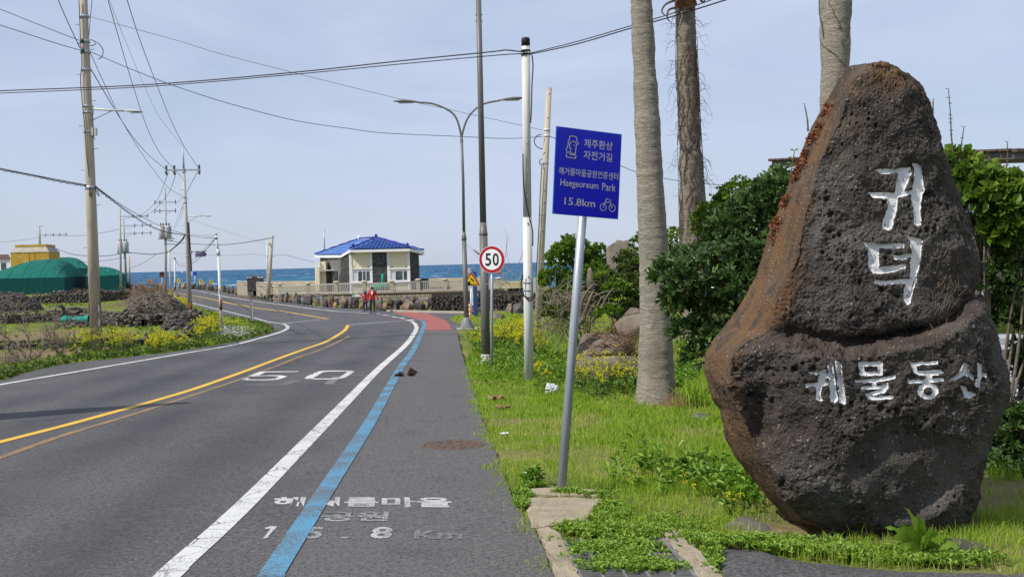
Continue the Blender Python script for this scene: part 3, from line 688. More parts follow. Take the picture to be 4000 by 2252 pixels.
low = np.exp(-((Uf - kE(Vf) - 5)/42)**2) * (Vf > 1330) * np.clip(.45 + 1.1*wob, 0, 1)
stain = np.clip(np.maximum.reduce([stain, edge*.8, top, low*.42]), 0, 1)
ledge = np.exp(-((Vf - cleft_v(Uf) - 35)/26)**2) * fr_.repeat(nr, 0).ravel() * .38 * np.clip(.6 + wob, 0, 1)
rust = np.clip(np.exp(-((Uf - kE(Vf) - 8)/30)**2) * ((Vf > 760) & (Vf < 1310)) * np.clip(.7 + 1.2*wob, 0, 1) + ledge, 0, 1)
grey = np.exp(-(((Uf - 3215)/75)**2 + ((Vf - 720)/70)**2)) * np.clip(.8 + 1.3*wob, 0, 1) + .42*holl*np.clip(.6+1.2*wob, 0, 1) \
     + .6*np.exp(-(((Uf - 3170)/150)**2 + ((Vf - 1960)/120)**2)) * np.clip(.5 + 1.5*wob, 0, 1)
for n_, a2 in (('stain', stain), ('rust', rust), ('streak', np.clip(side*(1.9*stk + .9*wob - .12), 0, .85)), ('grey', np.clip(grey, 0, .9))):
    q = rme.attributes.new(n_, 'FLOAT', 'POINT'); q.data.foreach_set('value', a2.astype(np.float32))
stone_thing = thing('name_stone', 'tall dark porous basalt boulder with white carved Korean characters beside the verge', 'boulder', rockb)
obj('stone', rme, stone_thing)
fsel = np.nonzero(vis[F].all(1))[0]
rock_bvh = BVHTree.FromPolygons([tuple(p) for p in P], [tuple(int(i) for i in F[k]) for k in fsel])
m_wht = pmat('white_carved_paint', (0.72, 0.72, 0.72), (0.58, 0.58, 0.59), scale=10, rough=.7, bump=(60, .002), spec=.3)
STEP = 2.0; O = Vector((0, 0, CAMZ))
for kk in GLY:
    allp = np.array([p for q in GLY[kk] for p in q]); u0, v0 = allp.min(0); u1, v1 = allp.max(0)
    ug = np.arange(u0 - STEP, u1 + 2*STEP, STEP); vg = np.arange(v0 - STEP, v1 + 2*STEP, STEP)
    UU, VV = np.meshgrid(ug, vg)
    jit = np.array([[noise.noise((a*.06, b*.06, 3.)) for a in ug] for b in vg])
    keep = glyph_mask(UU + STEP/2 + 3.5*jit, VV + STEP/2 + 3.5*np.roll(jit, 5, 1), kk)
    idx = {}; vs = []; fs = []
    def vert(i, j):
        if (i, j) in idx: return idx[(i, j)]
        d = ray(float(ug[i]), float(vg[j])).normalized(); h = rock_bvh.ray_cast(O, d)
        if h[0] is None: return None
        p = h[0] - d*.0035 - rockb; idx[(i, j)] = len(vs); vs.append(tuple(p)); return idx[(i, j)]
    for j, i in zip(*np.nonzero(keep)):
        i, j = int(i), int(j)
        a = float(ug[i]); c_ = float(vg[j])
        if VORO((a*.055 + 2.1, c_*.055, 1.3))[0][0] < .17 and noise.noise((a*.02, c_*.02, 9.)) > -.12: continue
        q = [vert(i, j), vert(i, j+1), vert(i+1, j+1), vert(i+1, j)]
        if None not in q: fs.append(tuple(q))
    obj('painted_character', mesh('painted_character', vs, fs, m_wht, True), stone_thing)
# ------------------------------------------------------------------ poles, signs, lamps
m_conc = pmat('pole_concrete', (0.49, 0.425, 0.335), (0.41, 0.355, 0.28), scale=3, rough=.9, streak=(4, 4, .5), bump=(40, .003), col3=(0.33, 0.28, 0.22), scale3=1.2, lo3=.55, hi3=.75)
m_concg = pmat('grey_pole_concrete', (0.47, 0.45, 0.40), (0.38, 0.36, 0.32), scale=3, rough=.9, streak=(4, 4, .5), bump=(40, .003))
m_white = pmat('white_pole_paint', (0.66, 0.66, 0.63), (0.55, 0.545, 0.51), scale=2.4, rough=.5, streak=(5, 5, .4), bump=(30, .002))
m_whiter = pmat('rust_stained_white_paint', (0.60, 0.59, 0.56), (0.50, 0.48, 0.44), scale=2.0, rough=.6, streak=(5, 5, .5), col3=(0.30, 0.13, 0.045), scale3=.8, lo3=.62, hi3=.68)
m_rust = pmat('rust', (0.26, 0.105, 0.035), (0.14, 0.06, 0.03), scale=9, rough=.95, bump=(50, .004))
m_dark = pmat('dark_lamp_paint', (0.15, 0.142, 0.130), (0.125, 0.118, 0.108), scale=2, rough=.42, spec=.4, streak=(5, 5, .5))
m_galv = pmat('galvanised_steel', (0.40, 0.43, 0.47), (0.33, 0.36, 0.40), scale=5, rough=.42, metal=.35, streak=(6, 6, .6), bump=(60, .0015))
m_steel = pmat('dull_steel', (0.27, 0.28, 0.30), (0.20, 0.205, 0.22), scale=6, rough=.5, metal=.3)
m_black = pmat('black_rubber', (0.018, 0.018, 0.02), rough=.6)
m_wire = pmat('black_cable', (0.035, 0.033, 0.042), rough=.6); m_wireg = pmat('grey_wire', (0.20, 0.20, 0.22), rough=.5, metal=.2)
m_wireb = pmat('green_sheathed_wire', (0.09, 0.16, 0.17), rough=.5)
m_porc = pmat('insulator_porcelain', (0.10, 0.085, 0.08), rough=.3)
m_box = pmat('grey_plastic', (0.52, 0.53, 0.50), (0.45, 0.46, 0.43), scale=4, rough=.55)
m_trans = pmat('transformer_paint', (0.50, 0.52, 0.51), (0.42, 0.44, 0.43), scale=5, rough=.5, col3=(.25, .2, .16), scale3=3, lo3=.64, hi3=.7)
m_blue = pmat('sign_blue', (0.003, 0.009, 0.56), (0.004, 0.010, 0.49), scale=3, rough=.35, spec=.4)
m_letter = pmat('sign_letter_film', (0.60, 0.575, 0.54), (0.46, 0.44, 0.43), scale=38, lo=.45, hi=.6, rough=.5)
m_swhite = pmat('sign_white', (0.84, 0.84, 0.83), (0.79, 0.79, 0.79), scale=3, rough=.4); m_sred = pmat('sign_red', (0.42, 0.012, 0.02), (0.36, 0.012, 0.02), scale=4, rough=.4)
m_syel = pmat('sign_yellow', (0.80, 0.56, 0.015), (0.74, 0.50, 0.015), scale=4, rough=.4); m_sblk = pmat('sign_black', (0.012, 0.012, 0.014), rough=.45)
m_sblue2 = pmat('street_sign_blue', (0.028, 0.02, 0.16), rough=.4); m_sorg = pmat('sign_orange', (0.72, 0.26, 0.012), rough=.4)
m_glass_l = pmat('lamp_glass', (0.55, 0.56, 0.55), rough=.2)
UPV = Vector((0, 0, 1))
def lean_frame(p0, p1):
    t = (Vector(p1) - Vector(p0)).normalized(); return t
def pole_mesh(p0, p1, r0, r1, n=16, sink=.25):
    t = lean_frame(p0, p1); a = Vector(p0) - t*sink
    return MB().tube([a, Vector(p0).lerp(Vector(p1), .5), p1], [r0, (r0+r1)/2, r1], n)
def on(p0, p1, v, u0, Y):
    """point of the pole axis at picture height v"""
    lo, hi = 0.0, 1.0
    p0, p1 = Vector(p0), Vector(p1); f = []
    for k in range(2):
        pass
    best = min((i/400 for i in range(401)), key=lambda s: abs(pv(p0.lerp(p1, s)) - v)); return p0.lerp(p1, best)
def pv(p):
    d = Vector(p) - Vector((0, 0, CAMZ)); return CY - FPX * d.dot(CU) / d.dot(_f)
def pu(p):
    d = Vector(p) - Vector((0, 0, CAMZ)); return CX + FPX * d.dot(CR) / d.dot(_f)
def ext(p0, p1, z):
    p0, p1 = Vector(p0), Vector(p1); return p0 + (p1 - p0) * ((z - p0.z) / (p1.z - p0.z))
def band(th, c, r, h=.05, t=None, m=None, name='clamp_band'):
    t = t or UPV; return part(th, name, MB().lathe(Vector(c) - t*h/2, [(r, 0), (r+.012, .002), (r+.012, h-.002), (r, h)], 16, t), m or m_galv, True)
def bolts(th, p0, p1, zs, r, side=1, ln=.14):
    for k, s in enumerate(zs):
        c = Vector(p0).lerp(Vector(p1), s); sd = side if k % 2 else -side
        part(th, 'step_bolt', MB().tube([c, c + Vector((sd*(r+ln), 0, 0)), c + Vector((sd*(r+ln), 0, .03))], .009, 5), m_steel)
def insulator(c, up=UPV, s=1.0):
    return MB().lathe(c, [(.02*s, 0), (.03*s, .02*s), (.075*s, .04*s), (.035*s, .07*s), (.075*s, .10*s), (.035*s, .13*s), (.07*s, .16*s), (.03*s, .20*s), (.02*s, .22*s)], 10, up)
def crossarm(th, c, L0, L1, m=None, ax=(1, 0, 0), w=.09, ins=(), s=1.0, brace=True):
    c = Vector(c); ax = Vector(ax).normalized()
    a = part(th, 'crossarm', MB().bar(c - ax*L0, c + ax*L1, w, w), m or m_steel)
    if brace and max(L0, L1) > .6:
        e = ax*(.45*L1) if L1 > L0 else ax*(-.45*L0)
        part(th, 'brace', MB().bar(c + e - Vector((0, 0, .04)), c - Vector((0, 0, .55)), .035, .035), m or m_steel)
    for q in ins:
        part(th, 'insulator', insulator(c + ax*q + Vector((0, 0, w/2)), UPV, s), m_porc, True)
        part(th, 'insulator', insulator(c + ax*q - Vector((0, .1, w/2)), Vector((.25, -.2, -1)), s), m_porc, True)
    return a
def streetlight_arm(th, c, ln, drop=.05, ax=(1, 0, 0), head=.75, rise=0.0):
    c = Vector(c); ax = Vector(ax).normalized(); e = c + ax*ln - Vector((0, 0, drop - rise))
    part(th, 'lamp_arm', MB().tube([c, c.lerp(e, .5), e], [.035, .032, .028], 8), m_whiter if False else m_white, True)
    part(th, 'arm_stay', MB().tube([c - Vector((0, 0, .35)), c + ax*ln*.62 - Vector((0, 0, drop*.8))], .014, 6), m_steel)
    h = e + ax*.02; mb = MB()
    prof = [(0, .03, .03), (.1, .06, .05), (.25, .085, .06), (.45, .09, .055), (.62, .075, .045), (.75, .02, .02)]
    vs = []; fs = []; sd = ax.cross(UPV)
    for q, w, t_ in prof:
        for k in range(10):
            g_ = 2*math.pi*k/10; vs.append(h + ax*q*head/.75 + sd*w*math.cos(g_) + UPV*(t_*math.sin(g_) if math.sin(g_) > 0 else .4*t_*math.sin(g_)) - UPV*.05*q)
    for i in range(len(prof)-1):
        for k in range(10): fs.append((i*10+k, i*10+(k+1) % 10, (i+1)*10+(k+1) % 10, (i+1)*10+k))
    fs += [tuple(range(10)), tuple(range(50, 60))]
    hd = part(th, 'lamp_head', mb.add(vs, fs), m_concg if False else m_box, True)
    part(hd, 'lens', MB().obox(h + ax*.45*head/.75 - UPV*.065, ax*.16, sd*.055, UPV*.008), m_glass_l)
def ribbon(mb, pts, w, o, ax, ay, th):
    """flat stroke drawn in a sign plane"""
    for a, b in zip(pts[:-1], pts[1:]):
        a, b = Vector(a), Vector(b); d = (b - a).normalized(); n = Vector((-d.y, d.x))*w/2; e = d*w*.35
        q = [a - e - n, b + e - n, b + e + n, a - e + n]; mb.prism([(p.x, p.y) for p in q], o, ax, ay, th)
    return mb
def sign_text(th, s, box, o, ax, ay, th_off, m, bold=.012, name='lettering'):
    """lettering in sign coordinates: x right, y up from o"""
    q, f = fit_text(s, box, bold); mb = MB(); o, ax, ay = Vector(o), Vector(ax), Vector(ay)
    mb.add([o + ax*x + ay*y + Vector(th_off) for x, y in q], f)
    return part(th, name, mb, m, fix=False)

# blue bicycle route sign by the verge
Ys = 9.60
pb0 = at(2192, 1928, Ys); pb1 = at(2276, 835, Ys + .05)
t_sign = thing('bike_route_sign', 'leaning blue bicycle route sign on a galvanised post beside the drain', 'road sign', pb0)
tp = lean_frame(pb0, pb1); top_post = pb1 + tp*.42
part(t_sign, 'post', pole_mesh(pb0, top_post, .040, .040, 20), m_galv, True)
yaw, tilt = R(26), R(4.4)
ax0 = Vector((math.cos(yaw), math.sin(yaw), 0)); nrm = Vector((math.sin(yaw), -math.cos(yaw), 0))
axs = ax0*math.cos(tilt) - UPV*math.sin(tilt); ays = ax0*math.sin(tilt) + UPV*math.cos(tilt)
Wd, Hd = .668, .765
cs = at(2296, 677, Ys - .06)
o_tl = cs - axs*Wd/2 + ays*Hd/2
def rr_poly(w, h, r, n=5):
    o = []
    for cx, cy, a0 in ((w-r, h-r, 0), (r, h-r, 90), (r, r, 180), (w-r, r, 270)):
        for k in range(n+1): a = R(a0 + 90*k/n); o.append((cx + r*math.cos(a), cy + r*math.sin(a)))
    return o
o_bl = cs - axs*Wd/2 - ays*Hd/2
pnl = part(t_sign, 'panel', MB().prism([(0, 0), (Wd, 0), (Wd, Hd), (0, Hd)], o_bl, axs, ays, -nrm*.012), pmat('sign_edge_blue', (0.02, 0.13, 0.50), rough=.4))
part(t_sign, 'panel_face', MB().prism([(x+.006, y+.006) for x, y in rr_poly(Wd-.012, Hd-.012, .045)], o_bl + nrm*.0035, axs, ays, -nrm*.003), m_blue)
for zc in (.22, .55):
    cc = o_bl + axs*Wd*.45 + ays*Hd*zc - nrm*.03; part(t_sign, 'bracket', MB().obox(cc, axs*.16, ays*.018, nrm*.018), m_galv)
def sb(x0, y0, x1, y1): return (x0*Wd, (1-y1)*Hd, x1*Wd, (1-y0)*Hd)
for s, bx in (('제주환상', (.42,.105,.86,.205)), ('자전거길', (.42,.24,.86,.34)), ('해거름마을공원인증센터', (.06,.46,.968,.546)), ('Haegeoreum', (.09,.594,.665,.695)), ('Park', (.725,.594,.935,.68)), ('15.8km', (.163,.80,.628,.885))):
    sign_text(t_sign, s, sb(*bx), o_bl, axs, ays, nrm*.0055, m_letter, .006)
def spt(l): return [(x*Wd, (1-y)*Hd) for x, y in l]
ic = MB()
for l in ([(.19,.155),(.20,.10),(.24,.09),(.30,.10),(.31,.15),(.335,.165),(.325,.185),(.305,.18)], [(.19,.155),(.175,.165),(.185,.18),(.155,.265),(.165,.28),(.162,.34),(.30,.345),(.305,.315)],
          [(.305,.18),(.27,.15),(.225,.16),(.20,.20),(.205,.235),(.235,.24)], [(.305,.18),(.295,.27),(.29,.31),(.215,.305),(.205,.285),(.165,.28)], [(.215,.255),(.225,.275),(.205,.285)], [(.23,.29),(.285,.295)], [(.262,.195),(.27,.20)]):
    ribbon(ic, spt(l), .007, o_bl + nrm*.0055, axs, ays, nrm*.0008)
part(t_sign, 'face_emblem', ic, m_letter)
bk = MB()
for cx in (.755, .895):
    ribbon(bk, [((cx + .047*math.cos(a))*Wd, (1 - .875)*Hd + .047*Wd*math.sin(a)) for a in np.linspace(0, 2*math.pi, 19)], .007, o_bl + nrm*.0055, axs, ays, nrm*.0008)
for l in ([(.755,.875),(.785,.81),(.80,.775),(.83,.77)], [(.785,.815),(.86,.81),(.895,.875)], [(.845,.79),(.875,.785)]):
    ribbon(bk, spt(l), .008, o_bl + nrm*.0055, axs, ays, nrm*.0008)
part(t_sign, 'bicycle_emblem', bk, m_letter)

# round 50 sign
Y5 = 23.9
p50 = gp(1921, 1446); Y5 = p50.y
t50 = thing('speed_limit_sign', 'round red ringed 50 speed limit sign on a thin grey post', 'road sign', p50)
c50 = at(1921, 1013, Y5 - .05); pt50 = Vector((c50.x, Y5, c50.z + .25))
part(t50, 'post', pole_mesh(p50, Vector((c50.x + .005, Y5, c50.z + .22)), .031, .031, 14), m_galv, True)
yw = R(-17); a5 = Vector((math.cos(yw), math.sin(yw), 0)); n5 = Vector((math.sin(yw), -math.cos(yw), 0))
def disc(r, n=40, r2=None): return [(r*math.cos(2*math.pi*k/n), (r2 or r)*math.sin(2*math.pi*k/n)) for k in range(n)]
part(t50, 'plate', MB().prism(disc(.302), c50, a5, UPV, -n5*.02), m_swhite)
part(t50, 'red_ring', MB().prism(disc(.292), c50 + n5*.004, a5, UPV, -n5*.003), m_sred)
part(t50, 'white_face', MB().prism(disc(.228), c50 + n5*.007, a5, UPV, -n5*.002), m_swhite)
for s, x0, x1 in (('5', -.148, -.012), ('0', .022, .165)):
    sign_text(t50, s, (x0, -.14, x1, .14), c50, a5, UPV, n5*.010, m_sblk, .018, 'numeral')

# tall dark lamp post in front
pL = gp(1899, 1421); YL = pL.y; pT = at(1869, -10, YL); pT2 = ext(pL, pT, 9.0)
tL = thing('street_lamp', 'tall dark grey lamp post rising out of the picture behind the 50 sign', 'street lamp', pL, 'dark street lamps')
pj = on(pL, pT, 915, 0, 0); pj2 = on(pL, pT, 870, 0, 0)
part(tL, 'lower_shaft', MB().tube([pL - UPV*.2, pj], [.108, .098], 20), m_dark, True)
part(tL, 'collar', MB().lathe(pj - UPV*.015, [(.098, 0), (.106, .005), (.106, .04), (.094, .06), (.078, pj2.z - pj.z + .02)], 20, lean_frame(pL, pT)), m_dark, True)
part(tL, 'upper_shaft', MB().tube([pj2, pT2], [.077, .062], 20), m_dark, True)
part(tL, 'flange', MB().lathe(pL - UPV*.02, [(.20, 0), (.20, .03), (.13, .06), (.125, .22), (.108, .26)], 16), m_concg, True)
part(tL, 'footing', MB().lathe(pL - UPV*.15, [(.34, 0), (.33, .12), (.24, .17)], 9), m_concg)
bk_ = on(pL, pT, 990, 0, 0)
part(tL, 'banner_bracket', MB().tube([bk_ - UPV*.10, at(1850, 976, YL)], .022, 8), m_dark, True)
for vv_ in (60, 85):
    q = on(pL, pT, vv_, 0, 0)
    for s in (-1, 1): part(tL, 'bolt', MB().tube([q, q + Vector((s*.085, -.02, 0))], .012, 6), m_steel)
def lamp_arms(t_, fork, tips, r=.035, m=m_dark):
    for (mid, tip) in tips:
        pts = cr([fork - UPV*.3, fork, mid[0], mid[1], tip], 6)
        part(t_, 'lamp_arm', MB().tube(pts, [r - .010*i/len(pts) for i in range(len(pts))], 10), m, True)
        d = (tip - mid[1]); d.z = 0; d.normalize(); sd = d.cross(UPV); vs = []; fs = []
        prof = [(-.04, .04, .035), (.05, .07, .05), (.22, .15, .085), (.5, .17, .10), (.78, .14, .08), (.98, .03, .03)]
        for q, w, hh in prof:
            for k in range(12):
                g_ = 2*math.pi*k/12; s_ = math.sin(g_); vs.append(tip + d*q + sd*w*math.cos(g_) + UPV*(hh*s_ if s_ > 0 else .3*hh*s_) + UPV*.06*q)
        for i in range(len(prof)-1):
            for k in range(12): fs.append((i*12+k, i*12+(k+1) % 12, (i+1)*12+(k+1) % 12, (i+1)*12+k))
        fs += [tuple(range(12)), tuple(range(60, 72))]
        h = part(t_, 'lamp_head', MB().add(vs, fs), m, True)
        part(h, 'lens', MB().obox(tip + d*.5 - UPV*.01, d*.26, sd*.10, UPV*.012), m_glass_l)
fk = pT2 - UPV*.1
lamp_arms(tL, fk, [((fk + Vector((-.35, .05, 1.0)), fk + Vector((-1.1, .1, 1.45))), fk + Vector((-1.6, .1, 1.5))), ((fk + Vector((.35, -.05, 1.0)), fk + Vector((1.1, -.1, 1.5))), fk + Vector((1.6, -.1, 1.6)))])
# double armed lamp farther on
pD = gp(1824, 1284); YD = pD.y; fD = at(1803, 536, YD)
tD = thing('street_lamp', 'dark double armed street lamp with two curved arms at the side path', 'street lamp', pD, 'dark street lamps')
j1, j2 = at(1813, 938, YD), at(1812, 905, YD)
part(tD, 'lower_shaft', MB().tube([pD - UPV*.2, j1], [.105, .092], 18), m_dark, True)
part(tD, 'collar', MB().lathe(j1, [(.098, 0), (.10, .10), (.062, j2.z - j1.z)], 18), m_dark, True)
part(tD, 'upper_shaft', MB().tube([j2, at(1809, 700, YD), fD], [.06, .056, .05], 16), m_dark, True)
part(tD, 'base_flare', MB().lathe(pD - UPV*.05, [(.30, 0), (.30, .05), (.17, .42), (.125, .50), (.105, .52)], 18), pmat('base_flare_grey', (0.22, 0.22, 0.22), (0.17, 0.17, 0.17), scale=4, rough=.4), True)
part(tD, 'plinth', MB().box(pD + Vector((0, 0, -.02)), .85, .85, .10, .1), m_concg)
lamp_arms(tD, fD, [((at(1775, 450, YD), at(1700, 408, YD)), at(1632, 400, YD)), ((at(1828, 460, YD), at(1880, 410, YD)), at(1955, 392, YD))], .045)
part(tD, 'control_box', MB().obox(at(1832, 1056, YD - .12), (.05, 0, 0), (0, .05, 0), (0, 0, .10)), m_box)
part(tD, 'banner_bracket', MB().tube([at(1812, 1072, YD), at(1796, 1056, YD)], .02, 7), m_dark)

# white communication pole with cables and a box
pW = gp(2066, 1488); YW = pW.y; pWt = at(2053, 152, YW)
tW = thing('cable_pole', 'white steel cable pole with black cap and small terminal box', 'pole', pW)
jw = on(pW, pWt, 848, 0, 0)
part(tW, 'lower_shaft', MB().tube([pW - UPV*.2, jw], [.094, .088], 20), m_white, True)
part(tW, 'upper_shaft', MB().tube([jw - UPV*.02, pWt], [.083, .079], 20), m_white, True)
part(tW, 'cap', MB().lathe(pWt - UPV*.14, [(.084, 0), (.084, .13), (.07, .16)], 20), m_black, True)
for v_ in (562, 665, 770, 812, 872, 1080):
    q = on(pW, pWt, v_, 0, 0); part(tW, 'bolt_socket', MB().tube([q, q + Vector((.01, -.105, .0))], .018, 8), m_galv)
for v_ in (200, 212): band(tW, on(pW, pWt, v_, 0, 0), .083, .035, m=m_black)
for v_ in (1103, 1133): band(tW, on(pW, pWt, v_, 0, 0), .091, .02)
bx = on(pW, pWt, 1117, 0, 0); bo = part(tW, 'terminal_box', MB().obox(bx + Vector((.125, -.01, 0)), (.03, 0, 0), (0, .06, 0), (0, 0, .155)), m_box)
part(bo, 'cover', MB().obox(bx + Vector((.161, -.01, 0)), (.006, 0, 0), (0, .05, 0), (0, 0, .13)), m_box)
for l in ([(2078,215),(2082,260),(2078,330),(2076,420),(2073,480)], [(2043,600),(2044,690),(2050,760),(2066,840),(2080,900),(2081,960)], [(2041,1070),(2036,1120),(2048,1155),(2075,1172),(2092,1150)], [(2043,1140),(2052,1160),(2078,1160),(2090,1140)]):
    part(tW, 'cable', MB().tube(cr([at(u, v, YW - .12) for u, v in l], 5), .012, 6), m_black, True)

# tan pole behind the shrub
YT = 38.0
pA = at(2099, 1292, YT); pAt = at(2145, 343, YT)
tA = thing('utility_pole', 'bare tan concrete pole leaning right behind the white cable pole', 'utility pole', pA)
part(tA, 'shaft', pole_mesh(pA, pAt, .128, .098, 18, 1.2), m_conc, True)
for v_, hh in ((507, .10), (532, .08)): band(tA, on(pA, pAt, v_, 0, 0), .105, hh, m=m_white)
for v_ in (638, 838, 1022): band(tA, on(pA, pAt, v_, 0, 0), .115, .03)
for v_ in (370, 462, 745, 792, 905): q = on(pA, pAt, v_, 0, 0); part(tA, 'socket', MB().tube([q, q + Vector((.02, -.125, 0))], .022, 8), m_black)
for l in ([(2115,525),(2095,533),(2087,555),(2100,575),(2120,582)], [(2118,620),(2108,630),(2112,645)], [(2117,640),(2110,760),(2104,900),(2094,1080)]):
    part(tA, 'cable', MB().tube(cr([at(u, v, YT - .15) for u, v in l], 5), .016, 5), m_black, True)

# big utility pole on the left
pB = gp(378, 1378); YB = pB.y; pBt = ext(pB, at(326, 0, YB), 13.6)
tB = thing('utility_pole', 'big tan concrete utility pole with lamp arm rising from yellow flowers', 'utility pole', pB)
part(tB, 'shaft', MB().tube([pB - UPV*.3, pB.lerp(pBt, .33), pB.lerp(pBt, .66), pBt], [.185, .158, .128, .10], 22), m_conc, True)
def onB(v): return on(pB, at(326, 0, YB), v, 0, 0)
for v_, h_ in ((65, .10), (163, .09), (204, .09), (275, .07), (417, .05), (440, .05), (517, .05), (732, .12)):
    band(tB, onB(v_), .135 + .03*v_/1300, h_)
bolts(tB, pB, at(326, 0, YB), [.30, .42, .52, .58, .645, .715, .79, .86, .93], .13)
streetlight_arm(tB, onB(425) + Vector((.14, -.02, 0)), 1.0, .09, head=.55)
part(tB, 'lamp_bracket', MB().obox(onB(430) + Vector((.15, 0, 0)), (.025, 0, 0), (0, .04, 0), (0, 0, .14)), m_white)
part(tB, 'meter_box', MB().obox(onB(517) + Vector((.2, -.05, 0)), (.075, 0, 0), (0, .06, 0), (0, 0, .115)), m_box)
for l in ([ca(558,0),ca(565,150),ca(570,300),ca(580,450),ca(570,560),ca(582,720),ca(600,900),ca(612,1080),ca(630,1250)], [ca(655,800),ca(660,900),ca(662,960),ca(670,990)], [ca(560,300),ca(558,330),ca(575,345)],
          [ca(640,280),ca(680,300),ca(665,320),ca(635,325)], [ca(690,300),ca(728,350),ca(722,400),ca(695,420)], [ca(640,1325),ca(632,1370),ca(642,1390),ca(652,1350)], [ca(670,1325),ca(690,1375),ca(702,1385),ca(690,1345)]):
    part(tB, 'cable', MB().tube(cr([at(u, v, YB - .17) for u, v in l], 5), .013, 5), m_wire, True)
for v_ in (163, 200): part(tB, 'wire_knot', MB().lathe(onB(v_) + Vector((-.02, -.17, -.06)), [(.02, 0), (.07, .04), (.05, .09), (.02, .12)], 7), pmat('green_wrap', (.03, .07, .05), rough=.8))
crossarm(tB, pBt - UPV*.6, 1.2, 1.2, ins=(-1.1, -.5, 1.1))
m_vine = pmat('dry_vine', (0.13, 0.10, 0.075), (0.09, 0.07, 0.05), scale=9, rough=.95)
def vine_on(th, p0, p1, r, s0, s1, n, seed, m=m_vine, rad=.006):
    rd = random.Random(seed); p0, p1 = Vector(p0), Vector(p1)
    for k in range(n):
        a = rd.uniform(math.pi*1.0, math.pi*2.0); s = rd.uniform(s0, s0 + .5*(s1-s0)); e = min(s1, s + rd.uniform(.25, .7)*(s1-s0)); pts = []
        da = rd.uniform(-.25, .25)
        for i in range(9):
            q = s + (e - s)*i/8; a += da + rd.uniform(-.30, .30); a = max(math.pi*.95, min(math.pi*2.05, a))
            pts.append(p0.lerp(p1, q) + Vector((math.cos(a), math.sin(a), 0))*(r + .004))
        part(th, 'vine', MB().tube(pts, [rad*(1 - .6*i/8) for i in range(9)], 4), m, fix=False)
vine_on(tB, pB, pBt, .176, .0, .20, 16, 3)
for v_ in (1205, 1258): part(tB, 'pole_tag', MB().obox(onB(v_) + Vector((.155, -.10, 0)), (.008, .006, 0), (.006, -.03, 0), (0, 0, .1)), m_swhite)

# utility pole with hanging street sign
pE = gp(744, 1236); YE = pE.y; pE1 = at(717.5, 662, YE); pE2 = at(714.6, 571.5, YE)
tE = thing('utility_pole', 'concrete utility pole with rusty foot and small hanging street name sign', 'utility pole', pE)
part(tE, 'shaft', MB().tube([pE - UPV*.3, pE.lerp(pE1, .5), pE1], [.150, .120, .092], 18), m_concg, True)
part(tE, 'top_rod', MB().tube([pE1 - UPV*.3, pE1.lerp(pE2, .4), pE2], [.085, .055, .025], 10), m_galv, True)
part(tE, 'rust_stain', MB().lathe(pE - UPV*.05, [(.152, 0), (.152, .55), (.148, .95)], 18), m_rust, True)
exa = (at(783, 662, YE) - at(647, 664, YE)).normalized(); cxp = on(pE, pE1, 664, 0, 0)
crossarm(tE, at(716, 664, YE), (716-647)/FPX*YE, (783-716)/FPX*YE, m_galv, exa, .10, ins=(-1.10, -.58, 1.03), s=1.3)
for v_ in (655, 672, 770, 790, 1000): band(tE, on(pE, pE1, v_, 0, 0), .12 + .04*(v_-660)/600, .06)
bolts(tE, pE, pE1, [.5, .56, .62, .68, .74, .80, .86, .92], .12, ln=.18)
streetlight_arm(tE, at(737, 845, YE), 1.0, -.02, head=.45)
part(tE, 'riser_cable', MB().tube(cr([at(u, v, YE - .10) for u, v in ((736,867),(741,950),(745,1010),(748,1066))], 4), .055, 8), m_black, True)
part(tE, 'riser_box', MB().obox(at(750, 1066, YE - .1), (.06, 0, 0), (0, .06, 0), (0, 0, .12)), m_box)
part(tE, 'sign_bracket', MB().bar(at(743, 984, YE - .15), at(806, 980, YE - .15), .05, .06), m_steel)
part(tE, 'bracket_gusset', MB().prism([(0, -.14), (.16, -.02), (.16, .02), (0, .14)], at(743, 984, YE - .15), (1, 0, 0), UPV, (0, .04, 0)), m_steel)
sgo = at(763, 1003.5, YE - .16); sgw = (at(808, 992, YE - .16).x - sgo.x)
sgx = Vector((1, 0, .03)).normalized()
hs = part(tE, 'name_sign', MB().prism([(0, 0), (.635, 0), (.75, .15), (.635, .30), (.02, .29)], sgo, sgx, UPV, (0, .02, 0)), m_sblue2)
for q, xx_ in (('귀덕9길', (.05, .12, .43, .27)), ('82-10', (.47, .14, .62, .20)), ('Gwideok', (.03, .03, .30, .10)), ('9-gil', (.34, .03, .56, .10))):
    sign_text(hs, q, xx_, sgo, sgx, UPV, (0, -.006, 0), m_letter, .0)
for xh in (.17, .52): part(tE, 'sign_hanger', MB().bar(sgo + sgx*xh + UPV*.29, sgo + sgx*xh + UPV*.42, .05, .03, (0, 1, 0)), m_steel)

# farther utility poles
def upole(label, base, top, r0, r1, Y=None, group=None, m=None, sink=.3, name='utility_pole', cat='utility pole'):
    p0 = gp(*base) if Y is None else at(base[0], base[1], Y); p1 = at(top[0], top[1], p0.y)
    t_ = thing(name, label, cat, p0, group); part(t_, 'shaft', pole_mesh(p0, p1, r0, r1, 12, sink), m or m_concg, True); return t_, p0, p1, p0.y
def transformer(th, c, s=1.0):
    for k, dx_ in enumerate((-.42, .05)):
        q = Vector(c) + Vector((dx_*s, -.25*s, 0))
        tk = part(th, 'transformer', MB().lathe(q - UPV*.5*s, [(.22*s, 0), (.27*s, .04*s), (.27*s, .9*s), (.24*s, .97*s), (.08*s, 1.0*s)], 12), m_trans, True)
        for a in (-.1, .1): part(tk, 'bushing', insulator(q + Vector((a*s, 0, .48*s)), UPV, 1.1*s), m_porc, True)
    part(th, 'transformer_rack', MB().obox(Vector(c) + Vector((-.15*s, -.1*s, -.56*s)), (.62*s, 0, 0), (0, .2*s, 0), (0, 0, .04*s)), m_steel)
